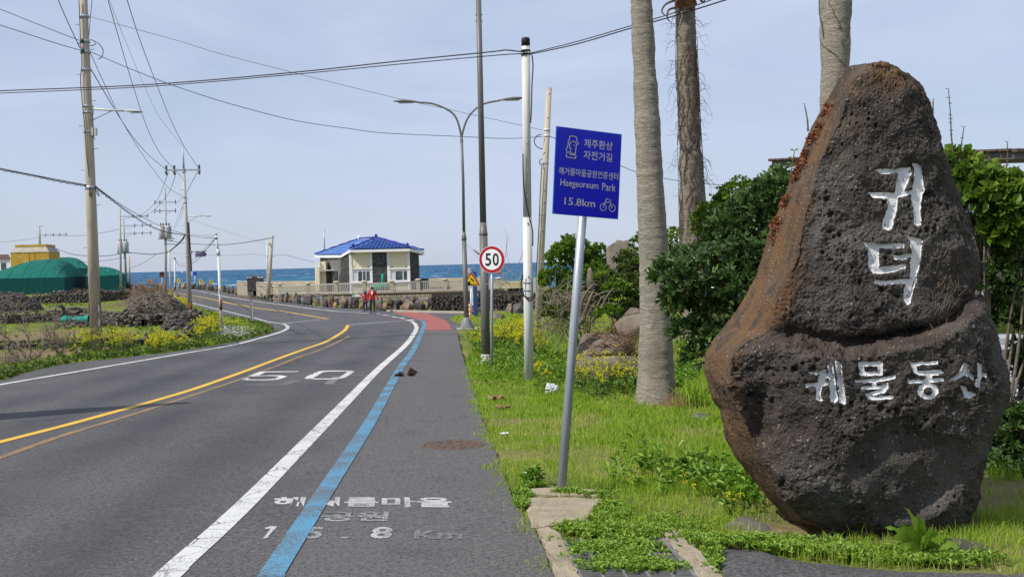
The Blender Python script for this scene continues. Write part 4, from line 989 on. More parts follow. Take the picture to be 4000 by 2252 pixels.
tC, pC, pC1, YC = upole('concrete utility pole with two crossarms and twin transformers at the road crest', c1(1342,708), cb(406,590), .165, .11)
part(tC, 'top_rod', MB().tube([pC1 - UPV*.2, at(*cb(406,478), YC)], [.10, .03], 8), m_galv)
for y_, xl, xr_ in ((600, 318, 492), (670, 322, 495)):
    c_ = at(*cb(407, y_), YC); w_ = YC/FPX/2.071
    crossarm(tC, c_, (407-xl)*w_, (xr_-407)*w_, m_steel, ins=((322-407)*w_, (362-407)*w_, (488-407)*w_), s=1.15)
transformer(tC, at(*cb(430, 838), YC), 1.55)
for y_ in (908, 940): part(tC, 'arm', MB().bar(at(*cb(395, y_-4), YC), at(*cb(515 if y_ == 940 else 470, y_+2), YC), .09, .09), m_steel)
part(tC, 'rust_stain', MB().lathe(pC, [(.168, 0), (.168, .9), (.163, 1.5)], 12), m_rust, True)
tF, pF, pF1, YF = upole('slim concrete utility pole standing at the end of the back stone wall', c1(979,697), cb(38,650), .17, .11)
crossarm(tF, at(*cb(37, 716), YF), .2, 4.2, m_steel, ins=(2.0, 3.0, 4.0), s=1.1)
part(tF, 'rust_stain', MB().lathe(pF, [(.174, 0), (.173, .7), (.17, 1.2)], 12), m_rust, True)
tH, pH, pH1, YH = upole('utility pole with transformers behind the green net house corner', c1(1022,650), cb(65,735), .21, .12, 168)
for y_ in (790, 853): crossarm(tH, at(*cb(70, y_), YH), .4, 4.4, m_steel, ins=(1.7, 2.9, 4.2), s=1.2)
transformer(tH, at(*cb(88, 960), YH), 1.7)
upole('short thin brown post right of the green net house', c1(1051,640), c1(1044,415), .13, .10, 172, m=m_conc)
tG, pG, pG1, YG = upole('far utility pole with crossarm behind the yellow block', c1(322,360), c1(318,182), .24, .16, 200, sink=6)
crossarm(tG, at(*c1(318, 245), YG), .3, 5.3, m_steel, ins=(1.2, 2.6, 3.8, 5.0), s=1.3, ax=(1, 0, 0))
part(tG, 'lamp_arm', MB().tube(cr([pG1, at(*c1(320, 172), YG), at(*c1(330, 170), YG), at(*c1(342, 172), YG)], 4), .07, 6), m_galv)
upole('thin rust streaked post left of the white road post near the crest', c1(1380,727), c1(1368,378), .105, .075, m=m_whiter, name='cable_pole', cat='pole')
tI, pI, pI1, YI = upole('short white post with rust bands standing in the yellow flowers', c1(1418,842), c1(1414,432), .072, .060, m=m_white, name='cable_pole', cat='pole')
for va, vb in (((1417, 625), (1416, 700)), ((1418, 775), (1418, 800))):
    a_, b_2 = at(*c1(*va), YI), at(*c1(*vb), YI); part(tI, 'rust_band', MB().tube([a_, b_2], [.066, .070], 12), m_rust, True)
part(tI, 'cap', MB().lathe(pI1 - UPV*.1, [(.064, 0), (.064, .12), (.05, .15)], 10), m_rust)
pJ = gp(*c1(1797, 1082)); YJ = pJ.y; pJ1 = at(*c1(1747, 240), YJ); jj = at(*c1(1768, 405), YJ)
tJ = thing('cable_pole', 'white leaning cable pole with thick collar beside the yellow flowers', 'pole', pJ)
part(tJ, 'lower_shaft', MB().tube([pJ - UPV*.2, jj], [.060, .052], 16), m_white, True)
part(tJ, 'collar', MB().tube([jj - UPV*.02, at(*c1(1763, 358), YJ)], [.064, .064], 16), m_white, True)
part(tJ, 'upper_shaft', MB().tube([jj, pJ1], [.046, .042], 16), m_white, True)
a_, b_2 = at(*c1(1784, 765), YJ), at(*c1(1787, 850), YJ); part(tJ, 'rust_band', MB().tube([a_, b_2], [.0575, .0585], 16), m_rust, True)
part(tJ, 'tag', MB().obox(at(*c1(1779, 700), YJ - .06), (.015, 0, 0), (0, .01, 0), (0, 0, .1)), m_black)
band(tJ, at(*c1(1749, 270), YJ), .044, .06, m=m_black); part(tJ, 'cap', MB().lathe(pJ1, [(.047, -.03), (.047, .03), (.03, .05)], 12), m_galv)
pK = gp(983, 1261); tK = thing('marker_post', 'short square grey steel marker post at the verge tip of the bend', 'post', pK)
kt = at(983, 1171, pK.y); part(tK, 'post', MB().box((pK + kt)/2, .13, .10, kt.z - pK.z), m_steel)
part(tK, 'flange', MB().box((pK.x + .075, pK.y, (pK.z+kt.z)/2), .02, .12, kt.z - pK.z + .004), m_box)
tM, pM, pM1, YM = upole('tan concrete pole leaning right behind the roadside boulders', cb(1240,1345), cb(1270,870), .17, .12, 92, m=m_conc, sink=.6)
band(tM, at(*cb(1269, 885), YM), .13, .1)
part(tM, 'cable_loop', MB().tube(cr([at(*cb(x, y), YM - .2) for x, y in ((1255,925),(1244,940),(1250,950),(1258,930))], 4), .025, 5), m_wire)
upole('thin white pipe mast beside the leaning pole behind the boulders', cb(1233,1320), cb(1229,915), .075, .065, 93, m=m_white, name='pipe_mast', cat='mast')
upole('thin steel rod mast behind the blue roofed house', c2(890,420), c2(885,108), .09, .06, 108, m=m_galv, sink=6, name='rod_mast', cat='mast')

# triangular warning sign, notice board, traffic delineator
pTr = gp(1838, 1256); YTr = pTr.y
tTr = thing('warning_sign', 'yellow triangular falling car warning sign with red border', 'road sign', pTr)
apex = at(1844, 1060, YTr - .06)
part(tTr, 'post', pole_mesh(pTr, at(1842, 1085, YTr), .035, .035, 10), m_swhite, True)
ctr = at(1841, 1098, YTr - .06); sTr = (at(1878, 1119, YTr).x - at(1806, 1119, YTr).x)
hT = sTr*.79
def tri(k): return [(-sTr/2*k, -hT*.30*k), (sTr/2*k, -hT*.30*k), (0, hT*.68*k)]
xT = Vector((1, .1, 0)).normalized(); yT = UPV; nT = Vector((.1, -1, 0)).normalized()
part(tTr, 'plate', MB().prism(tri(1.03), ctr, xT, yT, -nT*.02), m_swhite); part(tTr, 'red_border', MB().prism(tri(.985), ctr + nT*.005, xT, yT, -nT*.003), m_sred)
part(tTr, 'yellow_face', MB().prism(tri(.72), ctr + nT*.009, xT, yT, -nT*.002), m_syel)
sy = MB().prism([(-.22, -.20), (-.05, -.20), (-.05, -.01), (-.22, -.01)], ctr + nT*.013, xT, yT, -nT*.002)
sy.prism([(-.05, .11), (-.01, .15), (.06, .10), (.13, .02), (.14, -.04), (.10, -.02), (.02, .05)], ctr + nT*.013, xT, yT, -nT*.002)
part(tTr, 'falling_car_symbol', sy, m_sblk)
wv = MB()
for yy in (-.11, -.18): ribbon(wv, [(-.04 + .3*i/10*1.0, yy + .008*(-1)**i) for i in range(9 if yy > -.15 else 10)], .012, ctr + nT*.013, xT, yT, -nT*.002)
part(tTr, 'wave_symbol', wv, m_sblk)
pN = gp(1859, 1249); YN = pN.y
tN = thing('notice_board', 'tall navy blue notice board seen almost edge on beside the path', 'notice board', pN)
m_navy = pmat('navy_paint', (0.035, 0.065, 0.20), (0.03, 0.055, 0.17), scale=3, rough=.45)
hN = at(1859, 1060, YN).z - pN.z
part(tN, 'post', MB().box(pN + Vector((0, -.02, hN/2)), .20, .14, hN), m_navy); q2 = pN + Vector((-.22, 1.9, 0))
part(tN, 'post', MB().box(q2 + Vector((0, 0, hN/2)), .20, .14, hN), m_navy)
mid = (pN + q2)/2
part(tN, 'panel', MB().obox(mid + Vector((-.03, 0, hN*.58)), (-.11, .95, 0), (.04, 0, 0), (0, 0, hN*.36)), m_navy)
m_map = pmat('printed_map', (0.22, 0.42, 0.62), (0.55, 0.60, 0.42), scale=2.2, lo=.45, hi=.55, rough=.5, col3=(.70, .72, .70), scale3=3, lo3=.6, hi3=.62)
part(tN, 'map_print', MB().obox(mid + Vector((-.09, -.06, hN*.60)), (-.10, .86, 0), (.03, 0, 0), (0, 0, hN*.30)), m_map)
part(tN, 'foot_panel', MB().obox(mid + Vector((-.03, 0, hN*.19)), (-.11, .9, 0), (.05, 0, 0), (0, 0, hN*.05)), pmat('brown_board', (.16, .075, .05), rough=.7))
pO = gp(1836, 1258); tO = thing('lane_delineator', 'orange plastic delineator post with pale bands behind the lamp base', 'delineator', pO)
part(tO, 'post', MB().lathe(pO, [(.10, 0), (.10, .03), (.045, .05), (.045, .88), (.02, .9)], 12), pmat('orange_plastic', (.62, .12, .02), rough=.5), True)
for z_ in (.35, .55, .75): part(tO, 'reflective_band', MB().lathe(pO + UPV*z_, [(.047, 0), (.047, .07)], 12), m_swhite, True)

# chevrons and signs at the crest
def small_sign(name, label, cat, base, c_px, w, h, m, Y=None, group=None):
    p = gp(*base) if Y is None else at(*base, Y); t_ = thing(name, label, cat, p, group); c_ = at(c_px[0], c_px[1], p.y - .06)
    part(t_, 'post', pole_mesh(p, Vector((c_.x, p.y, c_.z + h*.3)), .05, .05, 8), m_swhite, True)
    part(t_, 'plate', MB().prism([(-w/2, -h/2), (w/2, -h/2), (w/2, h/2), (-w/2, h/2)], c_, (1, 0, 0), UPV, (0, .03, 0)), m); return t_, c_
CG = 'chevron signs along the crest boulders'
for lab, b_, c_, m_ in (('orange backed chevron sign farthest left above the crest boulders', c1(1213,668), c1(1213,617), m_sorg),
                    ('yellow chevron sign just left of the rusty footed pole', c1(1445,676), c1(1446,613), m_syel),
                    ('yellow chevron sign right of the rusty footed pole', c1(1623,680), c1(1624,619), m_syel),
                    ('yellow chevron sign farthest right of the crest row', c1(1706,690), c1(1707,623), m_syel)):
    p = gp(*b_); k_ = FPX/p.y; w_, h_ = 12.4/k_, 16.5/k_
    t_, q = small_sign('chevron_sign', lab, 'road sign', b_, c_, w_, h_, m_, group=CG)
    part(t_, 'chevron', MB().prism([(.12*w_, .42*h_), (.34*w_, .42*h_), (-.02*w_, 0), (.34*w_, -.42*h_), (.12*w_, -.42*h_), (-.28*w_, 0)], q + Vector((0, -.012, 0)), (1, 0, 0), UPV, (0, .01, 0)), m_sblk)
b_ = (633.5, 1126); p = gp(*b_); k_ = FPX/p.y
t_, q = small_sign('led_warning_sign', 'dark square light board with red triangle left of the transformer pole', 'road sign', b_, (632, 1073), 17.5/k_, 17.5/k_, m_sblk)
w_ = 17.5/k_; mt = MB(); ribbon(mt, [(-.44*w_, -.42*w_), (.44*w_, -.42*w_), (0, .40*w_), (-.44*w_, -.42*w_)], .06*w_, q + Vector((0, -.015, 0)), Vector((1, 0, 0)), UPV, Vector((0, .01, 0)))
part(t_, 'red_triangle', mt, m_sred); part(t_, 'bend_arrow', MB().prism([(-.06*w_, .12*w_), (.02*w_, .0), (.1*w_, -.12*w_), (.16*w_, -.30*w_), (.06*w_, -.30*w_), (.0, -.14*w_), (-.12*w_, -.02*w_)], q + Vector((0, -.018, 0)), (1, 0, 0), UPV, (0, .01, 0)), m_sorg)
part(t_, 'solar_panel', MB().obox(q + UPV*(.62*w_) + Vector((.1*w_, 0, 0)), (.22*w_, 0, .05*w_), (0, .2*w_, .05), (0, 0, .03)), m_black)
b_ = (761, 1124.5); p = gp(*b_); k_ = FPX/p.y
t_, q = small_sign('blue_info_sign', 'small square bright blue sign on a white post above the crest', 'road sign', b_, (761, 1069), 14/k_, 14/k_, m_blue)
w_ = 14/k_
for y_ in (.2, 0, -.2): part(t_, 'lettering', MB().prism([(-.33*w_, y_*w_ - .03*w_), (.33*w_, y_*w_ - .03*w_), (.33*w_, y_*w_ + .03*w_), (-.33*w_, y_*w_ + .03*w_)], q + Vector((0, -.01, 0)), (1, 0, 0), UPV, (0, .008, 0)), pmat('pale_blue_print', (.12, .16, .62), rough=.5))

# ------------------------------------------------------------------ wires
def wire(label, pts, r=.011, m=None, n=7, name='overhead_wire', cat='wire', twist=0):
    P_ = cr([at(u, v, y) for u, v, y in pts], n); b0 = P_[0].copy()
    mb = MB().tube(P_, r, 5)
    o = single(name, mb, m or m_wire, label, cat, b0, smooth=True, fix=False)
    if twist:
        q = []; L_ = len(P_)*3
        fine = cr(P_, 3)
        for i, p in enumerate(fine): a = i*1.35; q.append(p + Vector((math.cos(a), .3*math.sin(a), math.sin(a)))*twist)
        part(o, 'lashing', MB().tube(q, r*.45, 4), m or m_wire, fix=False)
    return o
dd = lambda x, y, Y: (*D(x, y), Y)
wire('upper of two thick cables crossing the whole sky to the white pole', [dd(-900,268,32), dd(-300,242,28), dd(0,228.5,25.8), dd(370,213,24.5), dd(730,183,23), dd(1010,153,22), dd(1240,130,YW+.2), dd(1270,126,YW), (2050,204,YW-.1)], .013)
wire('lower of two thick cables crossing the whole sky to the white pole', [dd(-900,274,32), dd(-300,248,28), dd(0,234.5,25.8), dd(370,218,24.5), dd(735,187.5,23), dd(1010,161,22), dd(1250,139,YW+.2), (2046,210,YW-.1)], .010)
wire('lower dark cable climbing from the white pole past the palm trunks', [(2072,212,YW-.1), dd(1345,134,YW), dd(1450,111,19.5), dd(1580,73,18), dd(1700,39,16.8), dd(1825,0,15.6), dd(1900,-26,15)], .011)
wire('upper dark cable climbing from the white pole past the palm trunks', [(2072,206,YW-.1), dd(1345,131,YW), dd(1450,105,19.5), dd(1580,67,18), dd(1700,31,16.8), dd(1800,-4,15.6), dd(1880,-34,15)], .009)
wire('thin pale wire sloping from the big left pole to the tan pole', [(*ca(625,116),YB), (*ca(900,190),YB), (*ca(1300,300),YB+.5), (*ca(1631,400),YB+1), (*c3(0,770),36.2), (*c3(500,880),36.8), (*c3(1000,990),37.4), (2118,508,YT-.1)], .008, m_wireg)
wire('sagging greenish wire from the big left pole to the tan pole', [(*ca(630,362),YB), (*ca(900,478),YB), (*ca(1240,610),YB+.4), (*ca(1631,735),YB+.9), (1150,470,36), (1350,500,36.4), (*c3(0,1075),36.6), (*c3(600,1103),37.2), (*c3(1000,1120),37.6), (2118,533,YT-.1)], .012, m_wireb)
wire('thin wire sagging right from the tan pole behind the palms', [(2150,533,YT), dd(1480,385,39), dd(1566,419,40), dd(1605,433,40.6), dd(1710,455,42), dd(1840,466,44), dd(1900,458,45), dd(1970,440,46), dd(2100,400,47)], .013, m_wireb)
wire('power line from the big left pole to the left tip of the crossarm', [(*ca(636,478),YB), (*ca(720,620),YB+5), (*ca(840,820),YB+13), (*ca(940,970),YB+20), (*ca(1050,1095),YB+28), (*ca(1176,1200),YE)], .016)
wire('power line falling from the top edge to the crossarm middle', [(380,-170,YB), (*ca(765,0),YB+4), (*ca(850,300),YB+11), (*ca(945,620),YB+18), (*ca(1040,900),YB+26), (*ca(1130,1080),YB+31), (*ca(1237,1200),YE)], .015)
wire('power line falling from the top edge to the right tip of the crossarm', [(452,-170,YB), (*ca(900,0),YB+4), (*ca(1000,310),YB+11), (*ca(1110,600),YB+19), (*ca(1210,850),YB+26), (*ca(1300,1030),YB+31), (*ca(1409,1195),YE)], .015)
wire('faint ground wire falling from the top edge to the pole tip', [(385,-170,YB), (*ca(775,0),YB+4), (*ca(880,270),YB+11), (*ca(1000,560),YB+18), (*ca(1130,830),YB+26), (*ca(1295,1036),YE)], .008, m_wireg)
wire('grey phone wire dropping from the big left pole to the signed pole', [(*ca(640,378),YB), (*ca(760,640),YB+6), (*ca(860,850),YB+13), (*ca(980,1050),YB+20), (*ca(1100,1220),YB+27), (*ca(1200,1335),YB+31), (*ca(1302,1390),YE)], .012, m_wireg)
wire('upper thin wire leaving the big left pole to the left edge', [(*ca(572,290),YB), (*ca(400,225),YB), (*ca(200,145),YB), (*ca(0,66),YB), (*ca(-120,16),YB)], .011)
wire('lower thin wire leaving the big left pole to the left edge', [(*ca(575,358),YB), (*ca(400,308),YB), (*ca(200,243),YB), (*ca(0,178),YB), (*ca(-120,138),YB)], .012)
wire('steep wire from the top edge to the big left pole', [(*ca(380,-80),YB), (*ca(412,0),YB), (*ca(470,135),YB), (*ca(530,265),YB), (*ca(562,330),YB)], .014)
wire('vertical drop wire with white knob beside the big left pole', [(*ca(652,-60),YB-.2), (*ca(650,20),YB-.2), (*ca(640,120),YB-.2), (*ca(630,250),YB-.2)], .010)
wire('looped black cable bundle hanging from left edge to the big pole', [(*ca(-900,980),YB), (*ca(-400,1110),YB), (*ca(0,1198),YB), (*ca(200,1235),YB), (*ca(400,1278),YB), (*ca(610,1315),YB-.15)], .016, twist=.045)
wire('thinner top strand of the cable bundle at the left edge', [(*ca(-900,970),YB), (*ca(-400,1102),YB), (*ca(0,1190),YB), (*ca(300,1250),YB), (*ca(610,1308),YB-.15)], .013)
wire('lashed cable bundle sagging from the big pole past the transformer pole', [(*ca(675,1325),YB-.1), (*cb(0,600),YB+11), (*cb(120,690),YB+18), (*cb(250,775),YB+26), (*cb(380,830),YB+31), (*cb(470,850),YB+33), (*cb(567,863),YE-.1)], .020, twist=.05)
wire('upper smooth cable sagging from the big pole past the transformer pole', [(*ca(675,1318),YB-.1), (*cb(0,588),YB+11), (*cb(130,670),YB+18), (*cb(260,740),YB+26), (*cb(390,803),YB+31), (*cb(567,858),YE-.1)], .015)
wire('thick dark cable from the transformer pole to the leaning pole', [(*cb(400,905),YC), (*cb(500,922),YC-10), (*cb(600,935),YC-18), (*cb(840,944),108), (*cb(1050,925),98), (*cb(1262,888),YM)], .030)
wire('upper wire between the signed pole and the white collar pole', [(*cb(580,858),YE), (*cb(690,868),YE-14), (*cb(808,868),YJ)], .012, m_wireg)
wire('lower wire between the signed pole and the white collar pole', [(*cb(590,868),YE), (*cb(700,884),YE-14), (*cb(810,890),YJ)], .013)
wire('slanting wire from the collar pole to the short rusty post', [(*cb(803,905),YJ), (*cb(740,980),55), (*cb(680,1050),65), (*cb(620,1095),72), (*cb(560,1118),78), (*cb(510,1105),82), (*cb(488,1070),YI)], .014)
wire('second slanting wire from the collar pole to the short rusty post', [(*cb(800,898),YJ), (*cb(730,970),55), (*cb(650,1050),65), (*cb(580,1090),75), (*cb(535,1098),80), (*cb(490,1068),YI)], .010, m_wireg)
wire('wavy twisted cable dropping from the signed pole to the left', [(*cb(565,868),YE), (*cb(545,900),80), (*cb(515,932),90), (*cb(490,955),100), (*cb(455,985),118), (*cb(432,1000),130), (*cb(395,1010),138), (*cb(300,1020),148), (*cb(200,1014),156), (*cb(85,1003),YH)], .045, twist=.06)
wire('long thin wire between the rusty thin post and the leaning pole', [(*cb(438,1005),130), (*cb(640,1022),120), (*cb(900,1030),108), (*cb(1110,1018),97), (*cb(1250,1040),YM)], .015, m_wireg)
wire('drop wire from the leaning pole to the blue roofed house', [(*cb(1265,1040),YM), (*cb(1345,1022),93), (*cb(1450,1045),95), (*cb(1610,1085),98)], .016, m_wireg)
wire('faint wire with a bead from the signed pole to the leaning pole', [(*cb(585,735),YE), (*cb(730,780),76), (*cb(880,828),82), (*cb(1000,868),86), (*cb(1130,905),90), (*cb(1255,950),YM)], .007, m_wireg)
wire('wire sagging left of the far crossarm pole to the left edge', [(*c1(-60,300),205), (*c1(0,301),204), (*c1(160,287),202), (*c1(312,262),YG)], .035, m_wireg)
wire('wire from the far crossarm pole to the slim wall end pole', [(*c1(430,246),YG), (*c1(560,251),190), (*c1(720,242),175), (*c1(850,220),160), (*c1(968,195),YF)], .035, m_wireg)
wire('cable from the yellow block to the slim wall end pole', [(*c1(440,345),168), (*c1(560,392),165), (*c1(700,412),160), (*c1(850,412),150), (*c1(968,396),YF)], .045)
wire('low wire reaching from the net house to the slim wall end pole', [(*c1(600,462),165), (*c1(750,460),160), (*c1(870,448),150), (*c1(985,428),YF)], .03)
wire('line from crossarm left end down to the transformer pole', [(*cb(430,360),YE), (*cb(400,440),90), (*cb(370,520),115), (*cb(330,600),YC)], .022, m_wireg)
wire('line from crossarm middle down to the transformer pole', [(*cb(490,365),YE), (*cb(465,450),90), (*cb(430,530),115), (*cb(365,610),YC)], .022, m_wireg)
wire('line from crossarm right end down to the transformer pole', [(*cb(665,358),YE), (*cb(620,440),85), (*cb(560,545),105), (*cb(490,610),YC)], .022, m_wireg)
wire('upper line from the transformer pole to the wall end pole', [(*cb(320,612),YC), (*cb(260,665),141), (*cb(205,702),140), (*cb(150,715),YF)], .028, m_wireg)
wire('lower line from the transformer pole to the wall end pole', [(*cb(362,615),YC), (*cb(290,685),141), (*cb(220,715),140), (*cb(110,722),YF)], .028, m_wireg)
wire('thin jumper wire from transformer down to signed pole side', [(*cb(475,800),YC), (*cb(510,720),120), (*cb(535,660),95), (*cb(556,605),YE)], .018, m_wireg)
wire('second thin jumper wire from transformer up to signed pole side', [(*cb(480,815),YC), (*cb(520,740),120), (*cb(545,680),95), (*cb(560,600),YE)], .015, m_wireg)
wire('guy wire from transformer pole down to the brown post', [(*cb(330,1020),YC+6), (*cb(230,1090),155), (*cb(120,1132),172)], .03, m_wireg)
# ------------------------------------------------------------------ stones
m_bas = pmat('dark_field_stone', (0.080, 0.071, 0.063), (0.145, 0.128, 0.110), scale=3, rough=.95, rnd=.45, bump=(8, .04), spec=.15, col3=(.22, .19, .155), scale3=1.5, lo3=.55, hi3=.75)
m_bould = pmat('weathered_boulder', (0.17, 0.165, 0.16), (0.085, 0.077, 0.070), scale=1.6, lo=.4, hi=.6, rough=.92, rnd=.45, bump=(5, .10), spec=.2, col3=(0.24, 0.165, 0.105), scale3=.9, lo3=.50, hi3=.62)
def hull_stone(seed, flat=.75, name='stone', m=None, npt=13):
    rd = random.Random(seed); bm = bmesh.new()
    for _ in range(npt):
        v = Vector((rd.gauss(0, 1), rd.gauss(0, 1), rd.gauss(0, 1))).normalized() * rd.uniform(.42, .56); v.z *= flat; bm.verts.new(v)
    r = bmesh.ops.convex_hull(bm, input=bm.verts)
    bmesh.ops.delete(bm, geom=[g_ for g_ in r['geom_interior'] if isinstance(g_, bmesh.types.BMVert)], context='VERTS')
    bmesh.ops.recalc_face_normals(bm, faces=bm.faces)
    me = bpy.data.meshes.new(name); bm.to_mesh(me); bm.free()
    if m: me.materials.append(m)
    return me
STONES = [hull_stone(100 + i, .72 + .1*(i % 3), 'stone', m_bas) for i in range(10)]
_sv = []
for me in STONES:
    a = np.zeros(len(me.vertices)*3); me.vertices.foreach_get('co', a); _sv.append((a.reshape(-1, 3), [tuple(p.vertices) for p in me.polygons]))
def put_stone(par, b, p, size, rd, asp=1.0):
    o = bpy.data.objects.new('stone', STONES[rd.randrange(10)]); COL.objects.link(o); o.parent = par
    o.location = Vector(p) - b; o.rotation_euler = (rd.uniform(-.4, .4), rd.uniform(-.4, .4), rd.uniform(0, 6.28))
    s = size; o.scale = (s*rd.uniform(.95, 1.35)*asp, s*rd.uniform(.8, 1.1), s*rd.uniform(.75, 1.0)); return o
def stone_soup(places, rd):
    V, F = [], []; n = 0
    for p, s in places:
        v, f = _sv[rd.randrange(10)]; M = np.array(Matrix.Rotation(rd.uniform(0, 6.28), 3, 'Z') @ Matrix.Rotation(rd.uniform(-.4, .4), 3, 'X'))
        q = (v * np.array([s*rd.uniform(.95, 1.35), s*rd.uniform(.8, 1.1), s*rd.uniform(.75, 1.)])) @ M.T + np.array(p)
        V.append(q); F += [tuple(i + n for i in t) for t in f]; n += len(q)
    return np.concatenate(V), F
def wall_line(path, hts, size, thick, rd, both=True):
    """places for stones along a ground path [(x,y)], hts gives wall height at each node"""
    out = []
    seg = [(Vector(a), Vector(b), h0, h1) for a, b, h0, h1 in zip(path[:-1], path[1:], hts[:-1], hts[1:])]
    for a, b, h0, h1 in seg:
        L_ = (b - a).length; n = max(1, int(L_/(size*.98))); t = (b - a).normalized(); nn = Vector((-t.y, t.x))
        for i in range(n):
            f = (i + .5)/n; h = h0 + (h1 - h0)*f; rows = max(1, int(round(h/(size*.62))))
            for k in range(rows):
                for sd in ((-1, 1) if both else (-1,)):
                    q = a.lerp(b, f + rd.uniform(-.3, .3)/n + (.5/n if k % 2 else 0)) + nn*sd*thick*(.5 - .12*k/rows) + nn*rd.uniform(-.04, .04)
                    z = T1(q.x, q.y) + (k + .42)*size*.62 + rd.uniform(-.03, .03)*size*3
                    out.append(((q.x, q.y, z), size*rd.uniform(.8, 1.25)))
    return out

# boulders along the road
def boulder_mesh(seed, w, d, h, sub=3, rough=.22, facet=.0):
    rd = random.Random(seed); bm = bmesh.new(); bmesh.ops.create_icosphere(bm, subdivisions=sub, radius=1)
    o = Vector((rd.uniform(0, 90), rd.uniform(0, 90), rd.uniform(0, 90)))
    planes = [(Vector((rd.gauss(0, 1), rd.gauss(0, 1), rd.gauss(0, .7))).normalized(), rd.uniform(.52, .84)) for _ in range(14)]
    for v in bm.verts:
        p = v.co.copy(); r = 1 + rough*noise.noise(p*1.1 + o) + rough*.5*noise.noise(p*2.6 + o) + rough*.22*noise.noise(p*6 + o)
        p *= r
        for n_, k in planes:
            q = p.dot(n_)
            if q > k: p -= n_*(q - k)*.93
        v.co = Vector((p.x*w/2*1.12, p.y*d/2*1.12, p.z*h*.64 + h*.44))
    me = bpy.data.meshes.new('boulder'); bm.to_mesh(me); bm.free(); me.materials.append(m_bould)
    me.polygons.foreach_set('use_smooth', [sub > 3]*len(me.polygons)); return me
BL = [(80,55,680,735),(130,50,690,741),(195,30,695,747),(227,46,690,757),(265,40,700,762),(300,50,722,772),(345,50,732,777),(395,58,735,787),(438,44,718,792),(482,52,726,800),
      (530,52,714,806),(577,48,735,810),(612,62,712,814),(648,52,745,818),(690,52,722,824),(745,88,722,828),(828,84,712,834),(872,56,745,842),(908,50,770,850),(958,88,720,853),(1005,50,735,804),(990,52,800,855),
      (1072,104,740,860),(1140,64,760,860),(1195,64,762,862),(1232,42,815,864),(1300,70,800,868),(1415,94,748,874),(1492,104,785,882),(1563,92,800,884),(1640,60,800,886),(1672,118,782,890),(1790,92,775,892),(1850,62,795,890),
      (1510,80,755,800),(1580,90,752,802),(1660,80,748,790),(1740,90,750,806),(1862,84,750,824)]
BWORDS = ['grey', 'brownish', 'dark', 'pale', 'rusty brown']
GB = 'boulders lining the seaward road side'
bl_sorted = sorted([(x, w, t_, b_) for x, w, t_, b_ in BL])
def ordinal(n):
    w = ['first','second','third','fourth','fifth','sixth','seventh','eighth','ninth','tenth','eleventh','twelfth','thirteenth','fourteenth','fifteenth','sixteenth','seventeenth','eighteenth','nineteenth','twentieth',
         'twenty-first','twenty-second','twenty-third','twenty-fourth','twenty-fifth','twenty-sixth','twenty-seventh','twenty-eighth','twenty-ninth','thirtieth','thirty-first','thirty-second','thirty-third','thirty-fourth','thirty-fifth','thirty-sixth','thirty-seventh','thirty-eighth','thirty-ninth','fortieth']
    return w[n]
for i, (x, w, t_, b_) in enumerate(bl_sorted):
    u, vb = c2(x, b_); back = (b_ < 830 and x > 1480) or (b_ < 810 and x == 1005)
    p = gp(*c2(x, 858 if x == 1005 else 892)) if back else gp(u, vb)
    y0 = p.y + (1.2 if back else .35); k_ = y0/FPX
    q = at(u, vb, y0); ww = w*.41374*k_; hh = (b_ - t_)*.41379*k_
    me = boulder_mesh(500 + i, ww*1.08, min(ww, hh)*1.0 + .25, hh + .12)
    o = obj('boulder', me, None, (q.x, q.y, (q.z - .12) if back else Gz(y0) - .08)); o.rotation_euler.z = random.uniform(-.4, .4)
    if back: part(o, 'rubble', MB(), m_bould) if False else None
    tag(o, 'rough %s lava boulder, %s from the left along the house side kerb' % (BWORDS[(i*7) % 3], ordinal(i)), 'boulder', GB)
FB = [(1100,36,640,682),(1148,30,643,680),(1290,42,640,676),(1330,30,646,676),(1445,26,640,680),(1475,46,628,682),(1503,46,632,682),(1555,50,634,682),(1590,40,648,684),(1615,34,645,686),(1642,44,632,688),(1682,52,628,692),(1712,40,660,696),(1745,42,652,700),(1775,34,662,704),
      (1802,46,650,708),(1840,38,660,717),(1870,40,658,722),(1902,34,668,730),(1935,54,678,737),(1976,48,694,741)]
for i, (x, w, t_, b_) in enumerate(FB):
    u, vb = c1(x, b_); p = gp(u, vb); y0 = p.y + .6; k_ = y0/FPX; ww = w/2.071*k_; hh = (b_ - t_)/2.071*k_
    o = obj('boulder', boulder_mesh(700 + i, ww*1.06, ww*.9, hh + .15, 2), None, (p.x, y0, Gz(y0) - .1)); o.rotation_euler.z = random.uniform(-.5, .5)
    tag(o, 'weathered grey lava boulder, %s from the left along the crest against the sea' % ordinal(i), 'boulder', 'boulders along the road crest')

# dry stone wall in front of the side road
rdw = random.Random(5)
m_mort = pmat('wall_core', (0.05, 0.045, 0.04), rough=1.0)
wa, wb = gp(*c2(1890, 898)), gp(*c2(2700, 920)); wy = wa.y + .9
pl = []
for fx in np.arange(wa.x, 4.2, .175):
    topz = at(*c2(1900, 738), wy).z + .05*math.sin(fx*1.7)
    z = Gz(wy) + .05; k = 0
    while z < topz:
        pl.append(((fx + rdw.uniform(-.07, .07), wy + .10*(z - Gz(wy)) + rdw.uniform(-.05, .05), z), rdw.uniform(.17, .27))); z += .115
    for k in range(2): pl.append(((fx + rdw.uniform(-.08, .08), wy + .35 + rdw.uniform(-.1, .25), topz - .03), rdw.uniform(.18, .28)))
Vs, Fs = stone_soup(pl, rdw)
m_drys = pmat('dry_wall_stone', (0.095, 0.082, 0.066), (0.055, 0.048, 0.043), scale=2.4, rough=.95, bump=(9, .03), col3=(.20, .165, .12), scale3=2.5, lo3=.54, hi3=.7)
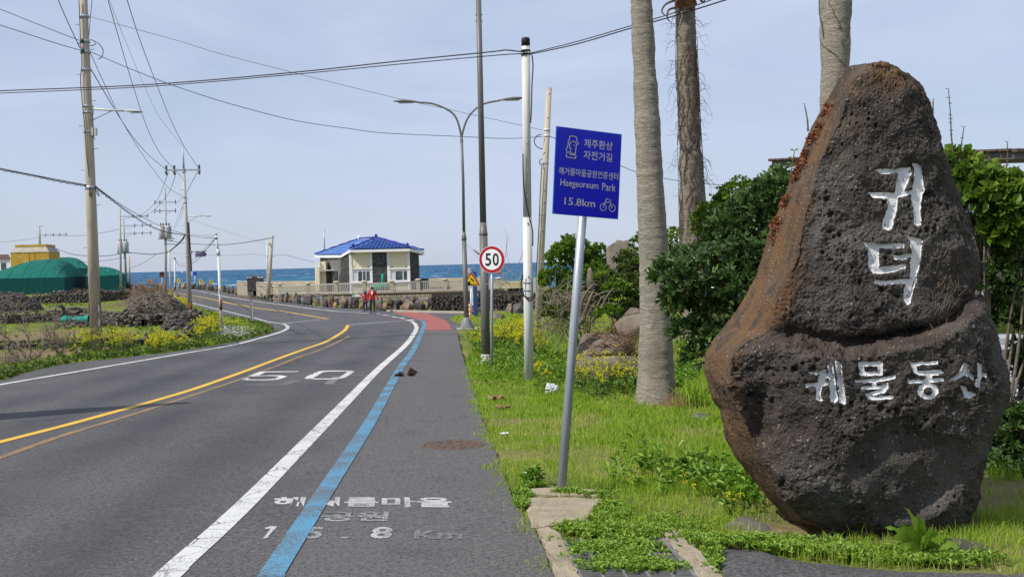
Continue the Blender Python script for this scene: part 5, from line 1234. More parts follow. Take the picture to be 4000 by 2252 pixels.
tw = thing('dry_stone_wall', 'dense dry stone wall of small dark stones facing the side path', 'stone wall', (wa.x, wy, Gz(wy)))
part(tw, 'stones', MB().add(Vs, Fs), m_drys, fix=False, kind='stuff')
part(tw, 'core', MB().box(((wa.x + 4.2)/2, wy + .35, Gz(wy) + .62), 4.2 - wa.x, .45, 1.15), m_mort)
kerb = MB().bar(gp(*c2(1490, 890)) + Vector((0, .2, .06)), gp(*c2(2240, 908)) + Vector((0, .2, .06)), .35, .16)
single('concrete_kerb', kerb, pmat('pale_concrete', (0.40, 0.36, 0.29), (0.33, 0.295, 0.24), scale=2, rough=.9), 'pale concrete kerb strip at the foot of the dry stone wall', 'kerb', gp(*c2(1490, 890)))

# ------------------------------------------------------------------ house
YHs = 87.0; kH = YHs/FPX
def h(x, y, Y): return at(*c2(x, y), Y)
m_hstone = pmat('house_stone_cladding', (0.050, 0.049, 0.050), (0.085, 0.082, 0.080), scale=5, rough=.9, bump=(12, .03), rnd=.35)
m_cream = pmat('cream_render', (0.78, 0.70, 0.50), (0.73, 0.65, 0.46), scale=1.5, rough=.85); m_trim = pmat('white_trim', (0.82, 0.81, 0.79), (0.76, 0.75, 0.72), scale=2, rough=.6)
m_tile = pmat('blue_glazed_tile', (0.065, 0.15, 0.47), (0.12, 0.25, 0.57), scale=2.5, rough=.35, spec=.5, rnd=.15); m_ridge = pmat('dark_blue_ridge', (0.03, 0.035, 0.26), rough=.4)
m_glass = pmat('window_glass', (0.03, 0.04, 0.05), (0.08, 0.11, 0.13), scale=1.1, rough=.06, spec=.8)
m_curt = pmat('pale_sash_panel', (0.60, 0.62, 0.66), rough=.5); m_doorb = pmat('brown_door', (0.07, 0.045, 0.035), rough=.6)
hb = h(1415, 700, YHs); zb = hb.z - .35
tHs = thing('house', 'small seaside house with hipped blue tile roof and dark stone walls', 'house', Vector((hb.x, YHs, zb)))
Fl, Fr, Yc, Yb = 1134, 1694, YHs, YHs + 7.5
zt = h(1400, 300, YHs).z
x1140, x1690 = h(1140, 500, YHs).x, h(1690, 500, YHs).x
zl = h(1045, 352, YHs + 3.0).z                                   # lower eave height
pA1 = Vector((x1140, YHs, 0)); pA2 = Vector((x1690, YHs, 0)); pA0 = Vector((h(1045, 500, YHs+3.0).x, YHs+3.0, 0)); pA3 = Vector((h(1778, 500, YHs+3.0).x, YHs+3.0, 0))
pA4 = Vector((h(1765, 500, YHs+11).x, YHs+11, 0)); pAb = Vector((h(850, 500, YHs+10.5).x, YHs+10.5, 0)); pAc = Vector((pAb.x + 1.5, YHs+14, 0))
def wallq(a, b, z0, z1, z1b=None): return MB().quad((a.x, a.y, z0), (b.x, b.y, z0), (b.x, b.y, z1b if z1b else z1), (a.x, a.y, z1))
def solid_wall(name, a, b, z0, z1, m, z1b=None, th=.2):
    d = (b - a).normalized(); n = Vector((-d.y, d.x, 0))*th; z1b = z1b or z1
    vs = [(a.x, a.y, z0), (b.x, b.y, z0), (b.x, b.y, z1b), (a.x, a.y, z1)]; vs += [(p[0]+n.x, p[1]+n.y, p[2]) for p in vs]
    return part(tHs, name, MB().add(vs, [(0,1,2,3),(7,6,5,4),(0,4,5,1),(1,5,6,2),(2,6,7,3),(3,7,4,0)]), m)
def stones_on(par, a, b, z0, z1f, nrow, m):
    """cladding blocks, each its own piece"""
    d = (b - a); L_ = d.length; d.normalize(); n = Vector((d.y, -d.x, 0)); rd = random.Random(int(L_*100)); me = None
    rh = .185; row = 0; z = z0; o_list = []
    while z < z1f(.5) - .03:
        x = -.02
        while x < L_:
            w = rd.uniform(.28, .55); w = min(w, L_ - x)
            if w > .1:
                top = z1f((x + w/2)/L_)
                if z + rh < top + .05:
                    c_ = a + d*(x + w/2) + Vector((0, 0, z + rh/2)) + n*rd.uniform(.005, .03)
                    o_list.append((c_, w - .02, min(rh, top - z) - .02, d, n))
            x += w
        z += rh; row += 1
    return o_list
# front facade wall core and bays
solid_wall('front_wall', pA1, pA2, zb, zt, m_trim)
def bay(x0, x1, y0, y1, m, name, pro=.03):
    a, b = h(x0, y1, YHs), h(x1, y0, YHs)
    return part(tHs, name, MB().obox(((a.x+b.x)/2, YHs - pro/2 - .003, (a.z+b.z)/2), ((b.x-a.x)/2, 0, 0), (0, pro/2, 0), (0, 0, (b.z-a.z)/2)), m)
for x0, x1 in ((1144, 1325), (1500, 1680)):
    bay(x0, x1, 308, 478, m_cream, 'upper_panel'); bay(x0, x1, 614, 716, m_cream, 'lower_panel')
    for wx in (x0 + 25, x1 - 20): part(tHs, 'vent_hole', MB().tube([h(wx, 462, YHs - .05), h(wx, 462, YHs + .05)], .05, 8), m_black)
BLK = MB().obox((0, 0, 0), (.5, 0, 0), (0, .04, 0), (0, 0, .5)); blk_me = mesh('block', BLK.v, BLK.f, m_hstone, fix=True)
tb = Vector(tHs.location)
def clad(a, b, z0, z1f):
    for c_, w_, hh, d, n in stones_on(tHs, a, b, z0, z1f, 0, None):
        o = obj('block', blk_me, tHs, c_ - tb); o.scale = (w_, 1, hh); o.rotation_euler.z = math.atan2(d.y, d.x)
clad(Vector((h(1337, 400, YHs).x, YHs, 0)), Vector((h(1488, 400, YHs).x, YHs, 0)), zb, lambda f: zt - .05)
solid_wall('left_chamfer', pA0, pA1, zb, zl, m_hstone, zt); clad(pA0, pA1, zb, lambda f: zl + (zt - zl)*f - .05)
solid_wall('right_chamfer', pA2, pA3, zb, zt, m_hstone, h(1778, 312, YHs+3).z); clad(pA2, pA3, zb, lambda f: zt + (h(1778, 312, YHs+3).z - zt)*f - .05)
m_hstone2 = pmat('sun_lightened_cladding', (0.20, 0.195, 0.19), (0.12, 0.117, 0.113), scale=4, rough=.9, bump=(12, .03))  # cladding stone lightened in colour to stand for sun on the left wall
solid_wall('left_wall', pAb, pA0, zb, zl, m_hstone2, zl)
solid_wall('right_wall', pA3, pA4, zb, zl, m_hstone2); solid_wall('back_wall', pA4, pAc, zb, zl, m_hstone2); solid_wall('back_left_wall', pAc, pAb, zb, zl, m_hstone2)
for x in (1136, 1331, 1494, 1686): bay(x - 6, x + 6, 303, 716, m_trim, 'pilaster', .09)
for x0, x1 in ((1144, 1328), (1500, 1682)): bay(x0 - 2, x1 + 2, 478, 490, m_trim, 'window_hood', .14)
def window(x0, x1, y0, y1, xs):
    a, b = h(x0, y1, YHs), h(x1, y0, YHs); cx, cz = (a.x+b.x)/2, (a.z+b.z)/2; hw, hz = (b.x-a.x)/2, (b.z-a.z)/2
    wn = part(tHs, 'window', MB().obox((cx, YHs - .02, cz), (hw, 0, 0), (0, .015, 0), (0, 0, hz)), m_trim)
    part(wn, 'sill', MB().obox((cx, YHs - .09, a.z - .05), (hw + .06, 0, 0), (0, .08, 0), (0, 0, .045)), m_trim)
    for (p0, p1, mm, dy) in xs:
        q0, q1 = h(p0, y1 - 7, YHs).x, h(p1, y0, YHs).x
        part(wn, 'pane', MB().obox(((q0+q1)/2, YHs - .04 - dy, cz), ((q1-q0)/2, 0, 0), (0, .008, 0), (0, 0, hz - .09)), mm)
    for p0 in sorted(set([x[0] for x in xs] + [xs[-1][1]])):
        part(wn, 'frame_bar', MB().obox((h(p0, 500, YHs).x, YHs - .06, cz), (.028, 0, 0), (0, .03, 0), (0, 0, hz - .02)), m_trim)
    for zz in (cz - hz + .05, cz + hz - .05): part(wn, 'frame_rail', MB().obox((cx, YHs - .062, zz), (hw, 0, 0), (0, .03, 0), (0, 0, .045)), m_trim)
window(1150, 1326, 492, 612, [(1155, 1200, m_curt, 0), (1203, 1245, m_glass, 0), (1248, 1278, m_glass, .005), (1281, 1320, m_glass, 0)])
window(1506, 1680, 490, 602, [(1510, 1548, m_curt, 0), (1556, 1625, m_glass, 0), (1632, 1672, m_glass, .005)])
# roof
P1, P2 = h(1375, 198, YHs+4.5), h(1215, 210, YHs+9.5)
E = {}
ov = .55
E['F1'] = h(1128, 302, YHs - ov); E['F2'] = h(1692, 290, YHs - ov); E['L1'] = h(1043, 352, YHs + 2.6); E['L2'] = h(798, 354, YHs + 11.2); E['R'] = h(1828, 320, YHs + 3.2)
E['R2'] = Vector((h(1800, 320, YHs+12).x, YHs + 12, E['R'].z)); E['B'] = Vector((E['L2'].x + 2.2, YHs + 15, E['L2'].z))
faces = [('F1','F2','P1'), ('F2','R','P1'), ('R','R2','P2','P1'), ('R2','B','P2'), ('B','L2','P2'), ('L2','L1','F1','P1','P2')]
E['P1'], E['P2'] = P1, P2
rf_m = MB()
roof = None
for fc in faces: rf_m.add([E[k] for k in fc], [tuple(range(len(fc)))])
roof = part(tHs, 'roof', rf_m, m_tile, fix=True)
for a, b in (('F1','F2'), ('F2','R'), ('L2','L1'), ('L1','F1'), ('R','R2'), ('R2','B'), ('B','L2')):
    p, q = E[a] - UPV*.12, E[b] - UPV*.12
    part(roof, 'fascia', MB().bar(p, q, .06, .20), m_trim)
cx_ = sum((E[k] for k in ('F1','F2','R','R2','B','L2','L1')), Vector())/7
part(roof, 'soffit', MB().add([E[k] - UPV*.2 for k in ('F1','F2','R','R2','B','L2','L1')], [tuple(range(7))]), m_trim)
def tiles(poly, up_from, eave_a, eave_b, cw=.30, rh=.34):
    """rows of overlapping barrel tiles on one roof slope"""
    A, B = E[eave_a], E[eave_b]; ex = (B - A).normalized(); P_ = [E[k] for k in poly]
    n = (B - A).cross(E[up_from] - A).normalized(); n = n if n.z > 0 else -n
    ey = n.cross(ex).normalized(); ey = ey if ey.z > 0 else -ey
    loc = [((p - A).dot(ex), (p - A).dot(ey)) for p in P_]; xs_ = [q[0] for q in loc]; ymax = max(q[1] for q in loc); V, F = [], []; k = 0
    y = .02
    while y < ymax - .05:
        x = min(xs_) + (.0 if int(y/rh) % 2 == 0 else 0)
        while x < max(xs_):
            if inpoly([x + cw/2], [y + rh*.5], loc)[0]:
                base = A + ex*(x + cw/2) + ey*y
                for j, (tt, lift) in enumerate(((0, .07), (rh*1.08, .015))):
                    for s, hh in ((-.5, 0.01), (-.25, .045), (.0, .06), (.25, .045), (.5, .01)):
                        V.append(base + ex*cw*s + ey*tt + n*(hh + lift))
                for i in range(4): F.append((k+i, k+i+1, k+i+6, k+i+5))
                F.append((k, k+1, k+2, k+3, k+4)); k += 10
            x += cw
        y += rh
    if V: part(roof, 'tiles', MB().add(V, F), m_tile, fix=False, kind='stuff')
tiles(('F1','F2','P1'), 'P1', 'F1', 'F2'); tiles(('F2','R','P1'), 'P1', 'F2', 'R'); tiles(('L2','L1','F1','P1','P2'), 'P2', 'L2', 'L1')
for a, b in (('P1','P2'), ('P1','F1'), ('P1','F2'), ('P1','R'), ('P2','L2')):
    p, q = E[a] + UPV*.10, E[b] + UPV*.10; L_ = (q - p).length; n_ = max(3, int(L_/.45)); mb = MB()
    pts = [p.lerp(q, i/n_) + UPV*(.02 if i % 2 else .07) for i in range(n_ + 1)]
    part(roof, 'ridge_tiles', MB().tube(pts, .075, 7), m_ridge, True)
for pt_ in (P1, P2, E['F1'].lerp(P1, .12), E['F2'].lerp(P1, .06)):
    part(roof, 'ridge_ornament', MB().lathe(pt_ + UPV*.05, [(.12, 0), (.15, .09), (.11, .18), (.14, .24), (.08, .32), (.02, .38)], 8), m_ridge if pt_ != P2 else m_trim, True)
# porch at the left
def hbx(name, x0, x1, y0, y1, Y, dep, m, par=None):
    a, b = h(x0, y1, Y), h(x1, y0, Y); return part(par or tHs, name, MB().obox(((a.x+b.x)/2, Y + dep/2, (a.z+b.z)/2), ((b.x-a.x)/2, 0, 0), (0, dep/2, 0), (0, 0, (b.z-a.z)/2)), m)
yp = YHs + 6.0
hbx('porch_upper_wall', 845, 897, 412, 488, yp, 1.4, m_cream); hbx('porch_wall', 805, 845, 413, 706, yp - .2, 1.8, m_trim); hbx('porch_side_wall', 845, 902, 500, 706, yp + .1, .6, m_cream)
hbx('porch_canopy', 846, 1042, 489, 501, yp - .6, 2.4, m_trim); dr = hbx('door', 902, 918, 505, 706, yp + .2, .1, m_doorb)
part(dr, 'handle', MB().lathe(h(906, 600, yp + .12), [(.04, 0), (.05, .06), (.02, .1)], 8), m_steel)
hbx('porch_panel_recess', 812, 838, 462, 690, yp - .26, .04, m_cream)
w_ = hbx('side_window', 978, 1009, 503, 606, YHs + 3.2, .25, m_doorb); hbx('pane', 983, 1004, 512, 598, YHs + 3.17, .02, m_glass, w_)
# green wrapped garden parasol and black tank by the house
gu = h(1440, 700, YHs - 2.2); tU = thing('folded_parasol', 'green garden parasol folded and wrapped in front of the house wall', 'parasol', gu)
m_gcl = pmat('green_cloth', (0.015, 0.30, 0.20), (0.012, 0.24, 0.16), scale=4, rough=.8, bump=(6, .04))
part(tU, 'pole', MB().tube([h(1437, 640, YHs - 2.2), h(1437, 530, YHs - 2.2)], .11, 10), m_gcl, True)
vs = []; fs = []; n_ = 26; rdq = random.Random(4)
for k, (yy, rr2) in enumerate(((615, .55), (640, .70), (665, .80), (682, .55), (690, .45))):
    c_ = h(1438, yy, YHs - 2.2)
    for j in range(n_):
        a = 2*math.pi*j/n_; q = rr2*(1 + .16*math.sin(j*2.4 + k*.3)); zz = (.18*abs(math.sin(j*1.3)) if k == 3 else 0)
        vs.append(c_ + Vector((q*math.cos(a), .6*q*math.sin(a), zz)))
for k in range(4):
    for j in range(n_): fs.append((k*n_+j, k*n_+(j+1) % n_, (k+1)*n_+(j+1) % n_, (k+1)*n_+j))
fs.append(tuple(range(n_))); part(tU, 'cover', MB().add(vs, fs), m_gcl, True)
part(tU, 'foot', MB().tube([h(1438, 700, YHs - 2.2), h(1438, 640, YHs - 2.2)], .06, 8), m_steel)
bt = h(1812, 640, YHs + 1.0); a_, b_2 = h(1786, 642, YHs+1), h(1840, 577, YHs+1)
tBT = thing('water_tank', 'black lidded plastic tank beside the right corner of the house', 'tank', bt)
part(tBT, 'body', MB().lathe(Vector(((a_.x+b_2.x)/2, YHs+1, zb)), [(.50, 0), (.52, .05), (.52, b_2.z - zb - .12), (.48, b_2.z - zb - .06)], 18), m_black, True)
part(tBT, 'lid', MB().lathe(Vector(((a_.x+b_2.x)/2, YHs+1, b_2.z - .07)), [(.55, 0), (.55, .07), (.3, .10)], 18), m_black, True)

# yard: retaining wall, lawn strip, railing
m_ret = pmat('retaining_concrete', (0.34, 0.295, 0.225), (0.27, 0.235, 0.185), scale=2.2, rough=.9, bump=(5, .05)); m_post = pmat('beige_precast', (0.52, 0.46, 0.36), (0.45, 0.40, 0.31), scale=3, rough=.85)
m_rail = pmat('grey_precast_rail', (0.44, 0.42, 0.385), (0.37, 0.35, 0.32), scale=4, rough=.85)
YFn = 82.5
posts = [(470, 625, 722), (735, 618, 714), (1003, 605, 712), (1265, 600, 705), (1523, 597, 698), (1775, 583, 690), (2027, 580, 682), (2280, 574, 674), (2535, 570, 667)]
def fY(x): return float(np.interp(x, [470, 735, 1003, 1265, 1523, 2600], [89.5, 86.5, 84.8, 83.6, 83, 82.5]))
yard_z = lambda x: h(x, np.interp(x, [p[0] for p in posts], [p[2] for p in posts]), fY(x)).z
rw0, rw1 = h(420, 722, fY(470) + .4), h(2620, 672, fY(2620) + .1)
tR = thing('retaining_wall', 'beige stone patterned retaining wall under the house railing', 'wall', Vector((rw0.x, rw0.y, Gz(rw0.y))))
v0, v1 = Vector((rw0.x, rw0.y, 0)), Vector((rw1.x, rw1.y, 0)); n_ = 60
z0a, z0b = yard_z(500), yard_z(2535)
part(tR, 'core', MB().add([(v0.x, v0.y, -2.2), (v1.x, v1.y, -2.2), (v1.x, v1.y, z0b - .02), (v0.x, v0.y, z0a - .02), (v0.x, v0.y+.5, -2.2), (v1.x, v1.y+.5, -2.2), (v1.x, v1.y+.5, z0b - .02), (v0.x, v0.y+.5, z0a - .02)], [(0,1,2,3),(7,6,5,4),(3,2,6,7),(0,4,5,1),(0,3,7,4),(1,5,6,2)]), m_ret)
part(tR, 'coping', MB().bar(Vector((v0.x, v0.y - .05, z0a - .08)), Vector((v1.x, v1.y - .05, z0b - .08)), .22, .14), m_ret)
pm = MB().obox((0, 0, 0), (.5, 0, 0), (0, .03, 0), (0, 0, .5)); pm_me = mesh('stone_panel', pm.v, pm.f, m_ret, fix=True); rdp = random.Random(8); rb = Vector(tR.location)
cnt = 0; xq = 0.0; Lw = (v1 - v0).length; dirw = (v1 - v0).normalized()
for row in range(4):
    xq = rdp.uniform(-.3, 0)
    while xq < Lw:
        w_ = rdp.uniform(.35, .8); f_ = (xq + w_/2)/Lw
        if 0 < f_ < 1:
            c_ = v0 + dirw*(xq + w_/2); zt_ = z0a + (z0b - z0a)*f_ - .2 - row*.30
            o = obj('stone_panel', pm_me, tR, Vector((c_.x, c_.y - rdp.uniform(.005, .035), zt_ - .14)) - rb); o.scale = (w_ - .04, 1, .26); o.rotation_euler = (0, rdp.uniform(-.04, .04), math.atan2(dirw.y, dirw.x))
        xq += w_
# yard lawn
yl = MB(); n_ = 24
for i in range(n_):
    f0, f1 = i/n_, (i+1)/n_; x0, x1 = rw0.x - 1 + (rw1.x + 3 - rw0.x)*f0, rw0.x - 1 + (rw1.x + 3 - rw0.x)*f1; za, zc = z0a + (z0b - z0a)*f0, z0a + (z0b - z0a)*f1
    yl.quad((x0, rw0.y + .3 + (rw1.y - rw0.y)*f0, za - .03), (x1, rw0.y + .3 + (rw1.y - rw0.y)*f1, zc - .03), (x1, 118, zc - .03), (x0, 118, za - .03))
struct('yard', mesh('yard', yl.v, yl.f, pmat('yard_lawn', (0.16, 0.17, 0.05), (0.34, 0.28, 0.16), scale=.6, lo=.4, hi=.6, rough=.95, coord='W'), fix=False))
tRl = thing('railing', 'beige precast railing with ribbed posts and upright bars before the house', 'fence', h(470, 722, fY(470)))
rbs = Vector(tRl.location)
for x, t_, b_ in posts:
    pb_, pt_ = h(x, b_, fY(x)), h(x, t_, fY(x)); hh = pt_.z - pb_.z; mb = MB()
    for k in range(8): mb.box((pb_.x, pb_.y, pb_.z + hh*(k + .5)/8.6), .30 if k % 2 else .34, .30 if k % 2 else .34, hh/8.6 - .004)
    ps = part(tRl, 'post', mb, m_post); part(ps, 'cap', MB().lathe(Vector((pb_.x, pb_.y, pb_.z + hh*.94)), [(.24, 0), (.25, .05), (.19, .10), (.06, .13)], 10), m_post, True)
barm = mesh('bar', *(lambda q: (q.v, q.f))(MB().obox((0, 0, 0), (.035, 0, 0), (0, .035, 0), (0, 0, .5))), m_rail, fix=True)
for (xa, ta, ba), (xb, tb_, bb) in zip(posts[:-1], posts[1:]):
    A, B = h(xa, ta + 18, fY(xa)), h(xb, tb_ + 18, fY(xb)); A0, B0 = h(xa, ba - 8, fY(xa)), h(xb, bb - 8, fY(xb))
    part(tRl, 'top_rail', MB().bar(A, B, .10, .09), m_rail); part(tRl, 'bottom_rail', MB().bar(A0, B0, .09, .08), m_rail)
    for k in range(1, 15):
        f_ = k/15; a2, b2 = A.lerp(B, f_), A0.lerp(B0, f_); o = obj('bar', barm, tRl, (a2 + b2)/2 - rbs); o.scale = (1, 1, a2.z - b2.z)
# precast fence and gate pillars left of the railing
tPf = thing('precast_fence', 'beige precast concrete fence panels beside the dark gate pillars', 'fence', h(265, 690, 93))
def precast(x0, t0, b0, Y0, x1, t1, b1, Y1, np_):
    for k in range(np_ + 1):
        f_ = k/np_; x, t_, b_, Y_ = x0 + (x1-x0)*f_, t0 + (t1-t0)*f_, b0 + (b1-b0)*f_, Y0 + (Y1-Y0)*f_; a2, b2 = h(x, b_, Y_), h(x, t_, Y_)
        ps = part(tPf, 'post', MB().box((a2.x, a2.y, (a2.z + b2.z)/2 - .2), .28, .28, b2.z - a2.z + .4), m_post); part(ps, 'cap', MB().lathe(b2, [(.20, 0), (.20, .05), (.05, .12)], 8), m_post)
        if k < np_:
            g2 = (k+1)/np_; c_, d_ = h(x0 + (x1-x0)*g2, b0 + (b1-b0)*g2, Y0 + (Y1-Y0)*g2), h(x0 + (x1-x0)*g2, t0 + (t1-t0)*g2, Y0 + (Y1-Y0)*g2)
            part(tPf, 'top_rail', MB().bar(b2 - UPV*.15, d_ - UPV*.15, .16, .14), m_post); part(tPf, 'panel', MB().add([a2 - UPV*.3, c_ - UPV*.3, d_ - UPV*.2, b2 - UPV*.2, a2 + Vector((0, .08, -.3)), c_ + Vector((0, .08, -.3)), d_ + Vector((0, .08, -.2)), b2 + Vector((0, .08, -.2))], [(0,1,2,3),(7,6,5,4),(0,4,5,1),(1,5,6,2),(2,6,7,3),(3,7,4,0)]), pmat('precast_panel', (.45, .40, .32), (.38, .34, .27), scale=6, rough=.85, streak=(8, 8, 1)))
precast(80, 605, 690, 104, 190, 612, 700, 101.5, 4); precast(262, 616, 702, 98, 352, 622, 712, 94, 3); precast(385, 622, 716, 92.5, 470, 628, 722, 89.5, 2)
GPl = 'dark gate pillars'
for x, lab in ((213, 'left dark stone gate pillar beside the bronze plaque'), (267, 'right dark stone gate pillar by the precast fence')):
    a2, b2 = h(x, 695, 99.8), h(x, 562, 99.8); tg = thing('gate_pillar', lab, 'gate pillar', a2, GPl)
    part(tg, 'shaft', MB().box((a2.x, a2.y, (a2.z + b2.z)/2 - .2), .82, .75, b2.z - a2.z + .3), m_hstone2); part(tg, 'cap', MB().box((b2.x, b2.y, b2.z), 1.0, .95, .12), m_concg)
    for k in range(9):
        for s in (0, 1):
            o = obj('block', blk_me, tg, Vector(((-.2 if s == 0 else .2), -.39, .1 + k*(b2.z - a2.z)/9.4 + .1))); o.scale = (.36 if (k + s) % 2 else .42, 1, .22)
pq = h(229, 640, 99.9); tpl = thing('gate_plaque', 'brown bronze plaque slab between the gate pillars', 'plaque', h(229, 690, 99.9))
part(tpl, 'slab', MB().box((pq.x, pq.y, pq.z), .55, .18, 1.75), pmat('bronze_plate', (.10, .075, .055), rough=.5)); part(tpl, 'base', MB().box((pq.x, pq.y, pq.z - 1.0), .8, .5, .35), m_post)

# sea wall behind the yard
m_sw = pmat('sea_wall_concrete', (0.46, 0.385, 0.27), (0.38, 0.32, 0.225), scale=.8, rough=.9, streak=(1, 1, 3), bump=(3, .05))
sw = MB()
for a_, b_2 in (((200, 604, 640, 124), (1200, 590, 640, 116)), ((1200, 590, 640, 116), (2420, 562, 640, 112))):
    A, B = h(a_[0], a_[1], a_[3]), h(b_2[0], b_2[1], b_2[3])
    sw.add([(A.x, A.y, -3), (B.x, B.y, -3), B, A, (A.x, A.y+1.2, -3), (B.x, B.y+1.2, -3), (B.x, B.y+1.2, B.z), (A.x, A.y+1.2, A.z)], [(0,1,2,3),(7,6,5,4),(3,2,6,7),(0,3,7,4),(1,5,6,2)])
single('sea_wall', sw, m_sw, 'long tan concrete sea wall behind the house yard', 'sea wall', h(1200, 640, 116))
# black shore rocks right of the sea wall
rdr = random.Random(31); pl = []
m_shore = pmat('black_shore_lava', (0.028, 0.027, 0.030), (0.055, 0.053, 0.055), scale=.7, rough=.9, bump=(3, .1))
for i in range(420):
    x = rdr.uniform(-3, 22); y = rdr.uniform(92, 128); pl.append(((x, y, at(2050, 1152 + rdr.uniform(-4, 30), y).z - .2), rdr.uniform(.8, 2.2)))
Vs, Fs = stone_soup(pl, rdr); o = single('shore_rocks', MB().add(Vs, Fs), m_shore, 'jagged black lava rocks along the shore beyond the dry wall', 'rocks', (8, 105, -1), fix=False, kind='stuff')
for i, (x, w, t_, b_, lab) in enumerate(((700, 82, 815, 920, 'tall brown lava boulder behind the speed sign at the wall'), (790, 130, 798, 920, 'broad brown lava boulder beside the white pole'), (605, 130, 905, 985, 'flat dark lava rock on the grass behind the 50 sign'), (440, 70, 830, 925, 'dark rock hidden behind the tall lamp post'), (600, 120, 705, 760, 'grey smooth rock on the shore behind the dry wall'))):
    u, vb = 1700 + x/2.416, 850 + b_/2.416; p = gp(u, vb); y0 = p.y if i != 4 else 84
    k_ = y0/FPX; q = at(u, vb, y0); o = obj('boulder', boulder_mesh(900 + i, w/2.416*k_*1.08, .9, (b_ - t_)/2.416*k_ + .1), None, (q.x, y0, q.z - .08)); tag(o, lab, 'boulder', 'boulders by the side path')
# grass island in the side road
isl = [Vector(gp(*c2(*p)).xy) for p in [(2065,966),(2140,956),(2260,945),(2420,925),(2600,915),(2700,960),(2600,1010),(2390,1024),(2210,1018),(2110,998)]]
iin = [Vector((x, y)) for x in np.arange(-3, 4, .35) for y in np.arange(44, 66, .5) if inpoly([x], [y], [tuple(p) for p in isl])[0]]
q = delaunay_2d_cdt(isl + iin, [], [list(range(len(isl)))], 1, 1e-5); ISL = [tuple(p) for p in isl]
struct('grass_island', mesh('grass_island', [(p.x, p.y, Gz(p.y) + ROADZ + (.015 if i < len(isl) else .09 + .03*noise.noise((p.x, p.y, 0)))) for i, p in enumerate(q[0])], [tuple(f) for f in q[2]], m_ground, True))
# small float, white floats and a sailing boat on the sea
bu = at(1950, 1066, 700); tbu = single('buoy', MB().lathe((bu.x, 700, SEA - .3), [(1.2, 0), (1.9, .6), (1.8, 1.6), (.6, 2.6), (.3, 3.4)], 14), pmat('orange_buoy', (.55, .09, .05), rough=.5), 'small orange buoy floating behind the 50 sign', 'buoy', (bu.x, 700, SEA), smooth=True)
wl = at(*c2(728, 567), 260); tfl = thing('float_line', 'line of white floats on the water left of the house', 'floats', Vector((wl.x, 260, SEA)))
for k in range(9): part(tfl, 'float', MB().lathe((wl.x - 3.4 + k*.85 + .2*math.sin(k*3), 260 + 1.5*math.sin(k), SEA - .1), [(.25, 0), (.45, .2), (.38, .55), (.1, .7)], 10), m_swhite, True)
sb_ = at(709, 1059, 3800); ts = thing('sailing_boat', 'tiny white sailing boat on the horizon left of the house', 'boat', Vector((sb_.x, 3800, SEA)))
part(ts, 'hull', MB().add([(sb_.x-6, 3798, SEA+3), (sb_.x+6, 3798, SEA+3), (sb_.x+6, 3802, SEA+3), (sb_.x-6, 3802, SEA+3), (sb_.x-4, 3799, SEA-.5), (sb_.x+4, 3799, SEA-.5), (sb_.x+4, 3801, SEA-.5), (sb_.x-4, 3801, SEA-.5)], [(0,1,2,3),(4,5,6,7),(0,4,5,1),(1,5,6,2),(2,6,7,3),(3,7,4,0)]), m_swhite)
part(ts, 'sail', MB().prism([(0, 0), (4, 0), (.3, 9)], (sb_.x, 3800, SEA+3.2), (1, 0, 0), UPV, (0, .1, 0)), m_swhite)
# ------------------------------------------------------------------ field walls on the left
def zf(x, y): return (450 + x/4.142, 1050 + y/4.142)
def z3(x, y): return (x/4.142, 1150 + y/4.142)
m_core = pmat('shaded_rubble', (0.048, 0.043, 0.038), (0.075, 0.067, 0.058), scale=4, rough=1.0, bump=(6, .05))
def field_wall(label, px, hts, size, thick, seed, both=False):
    rd = random.Random(seed); path = [gp(*c1(x, y)).xy for x, y in px]; k_ = path[len(path)//2].y/FPX/2.071
    hm = [q*k_ for q in hts]; b = Vector((path[0].x, path[0].y, T1(*path[0]))); t_ = thing('field_wall', label, 'stone wall', b, 'dry stone field walls')
    pl = wall_line(path, hm, size, thick, rd, both)
    for a, q, h0, h1 in zip(path[:-1], path[1:], hm[:-1], hm[1:]):
        a2, q2 = Vector((a.x, a.y + thick*.25, T1(*a) - .1)), Vector((q.x, q.y + thick*.25, T1(*q) - .1)); mb = MB(); hh0, hh1 = max(.06, h0*.80), max(.06, h1*.80); w = Vector((0, thick*.3, 0))
        mb.add([a2-w, q2-w, q2-w+UPV*hh1, a2-w+UPV*hh0, a2+w, q2+w, q2+w+UPV*hh1, a2+w+UPV*hh0], [(0,1,2,3),(7,6,5,4),(3,2,6,7),(0,3,7,4),(1,5,6,2)]); part(t_, 'core', mb, m_core)
    pl = sorted(pl, key=lambda q: q[0][1])
    for p, s in pl[:300]: put_stone(t_, b, p, s, rd)
    if len(pl) > 300:
        Vs, Fs = stone_soup(pl[300:], rd); part(t_, 'stones', MB().add(Vs, Fs), m_bas, fix=False, kind='stuff')
    return t_
field_wall('long dark dry stone field wall farthest back before the green net house', [(262,799),(500,794),(720,790),(850,777),(1055,766)], [80,100,104,92,88], .27, .7, 11)
field_wall('middle dry stone field wall carrying hose coils behind the green tarp', [(-30,968),(150,958),(300,952),(480,948),(720,952),(850,958),(1000,985),(1150,985),(1300,965),(1440,975)], [108,108,106,112,128,108,112,82,80,100], .25, .6, 12)
field_wall('low broken stone wall nearest the road behind the yellow flowers', [(-20,1168),(250,1166),(530,1150),(720,1140),(850,1112),(1000,1106),(1120,1140),(1300,1112),(1440,1092)], [70,70,70,66,54,46,90,50,46], .18, .4, 13)
field_wall('short dark stone wall beside the net house corner', [(805,690),(930,690),(1065,692)], [50,56,66], .42, .9, 14)
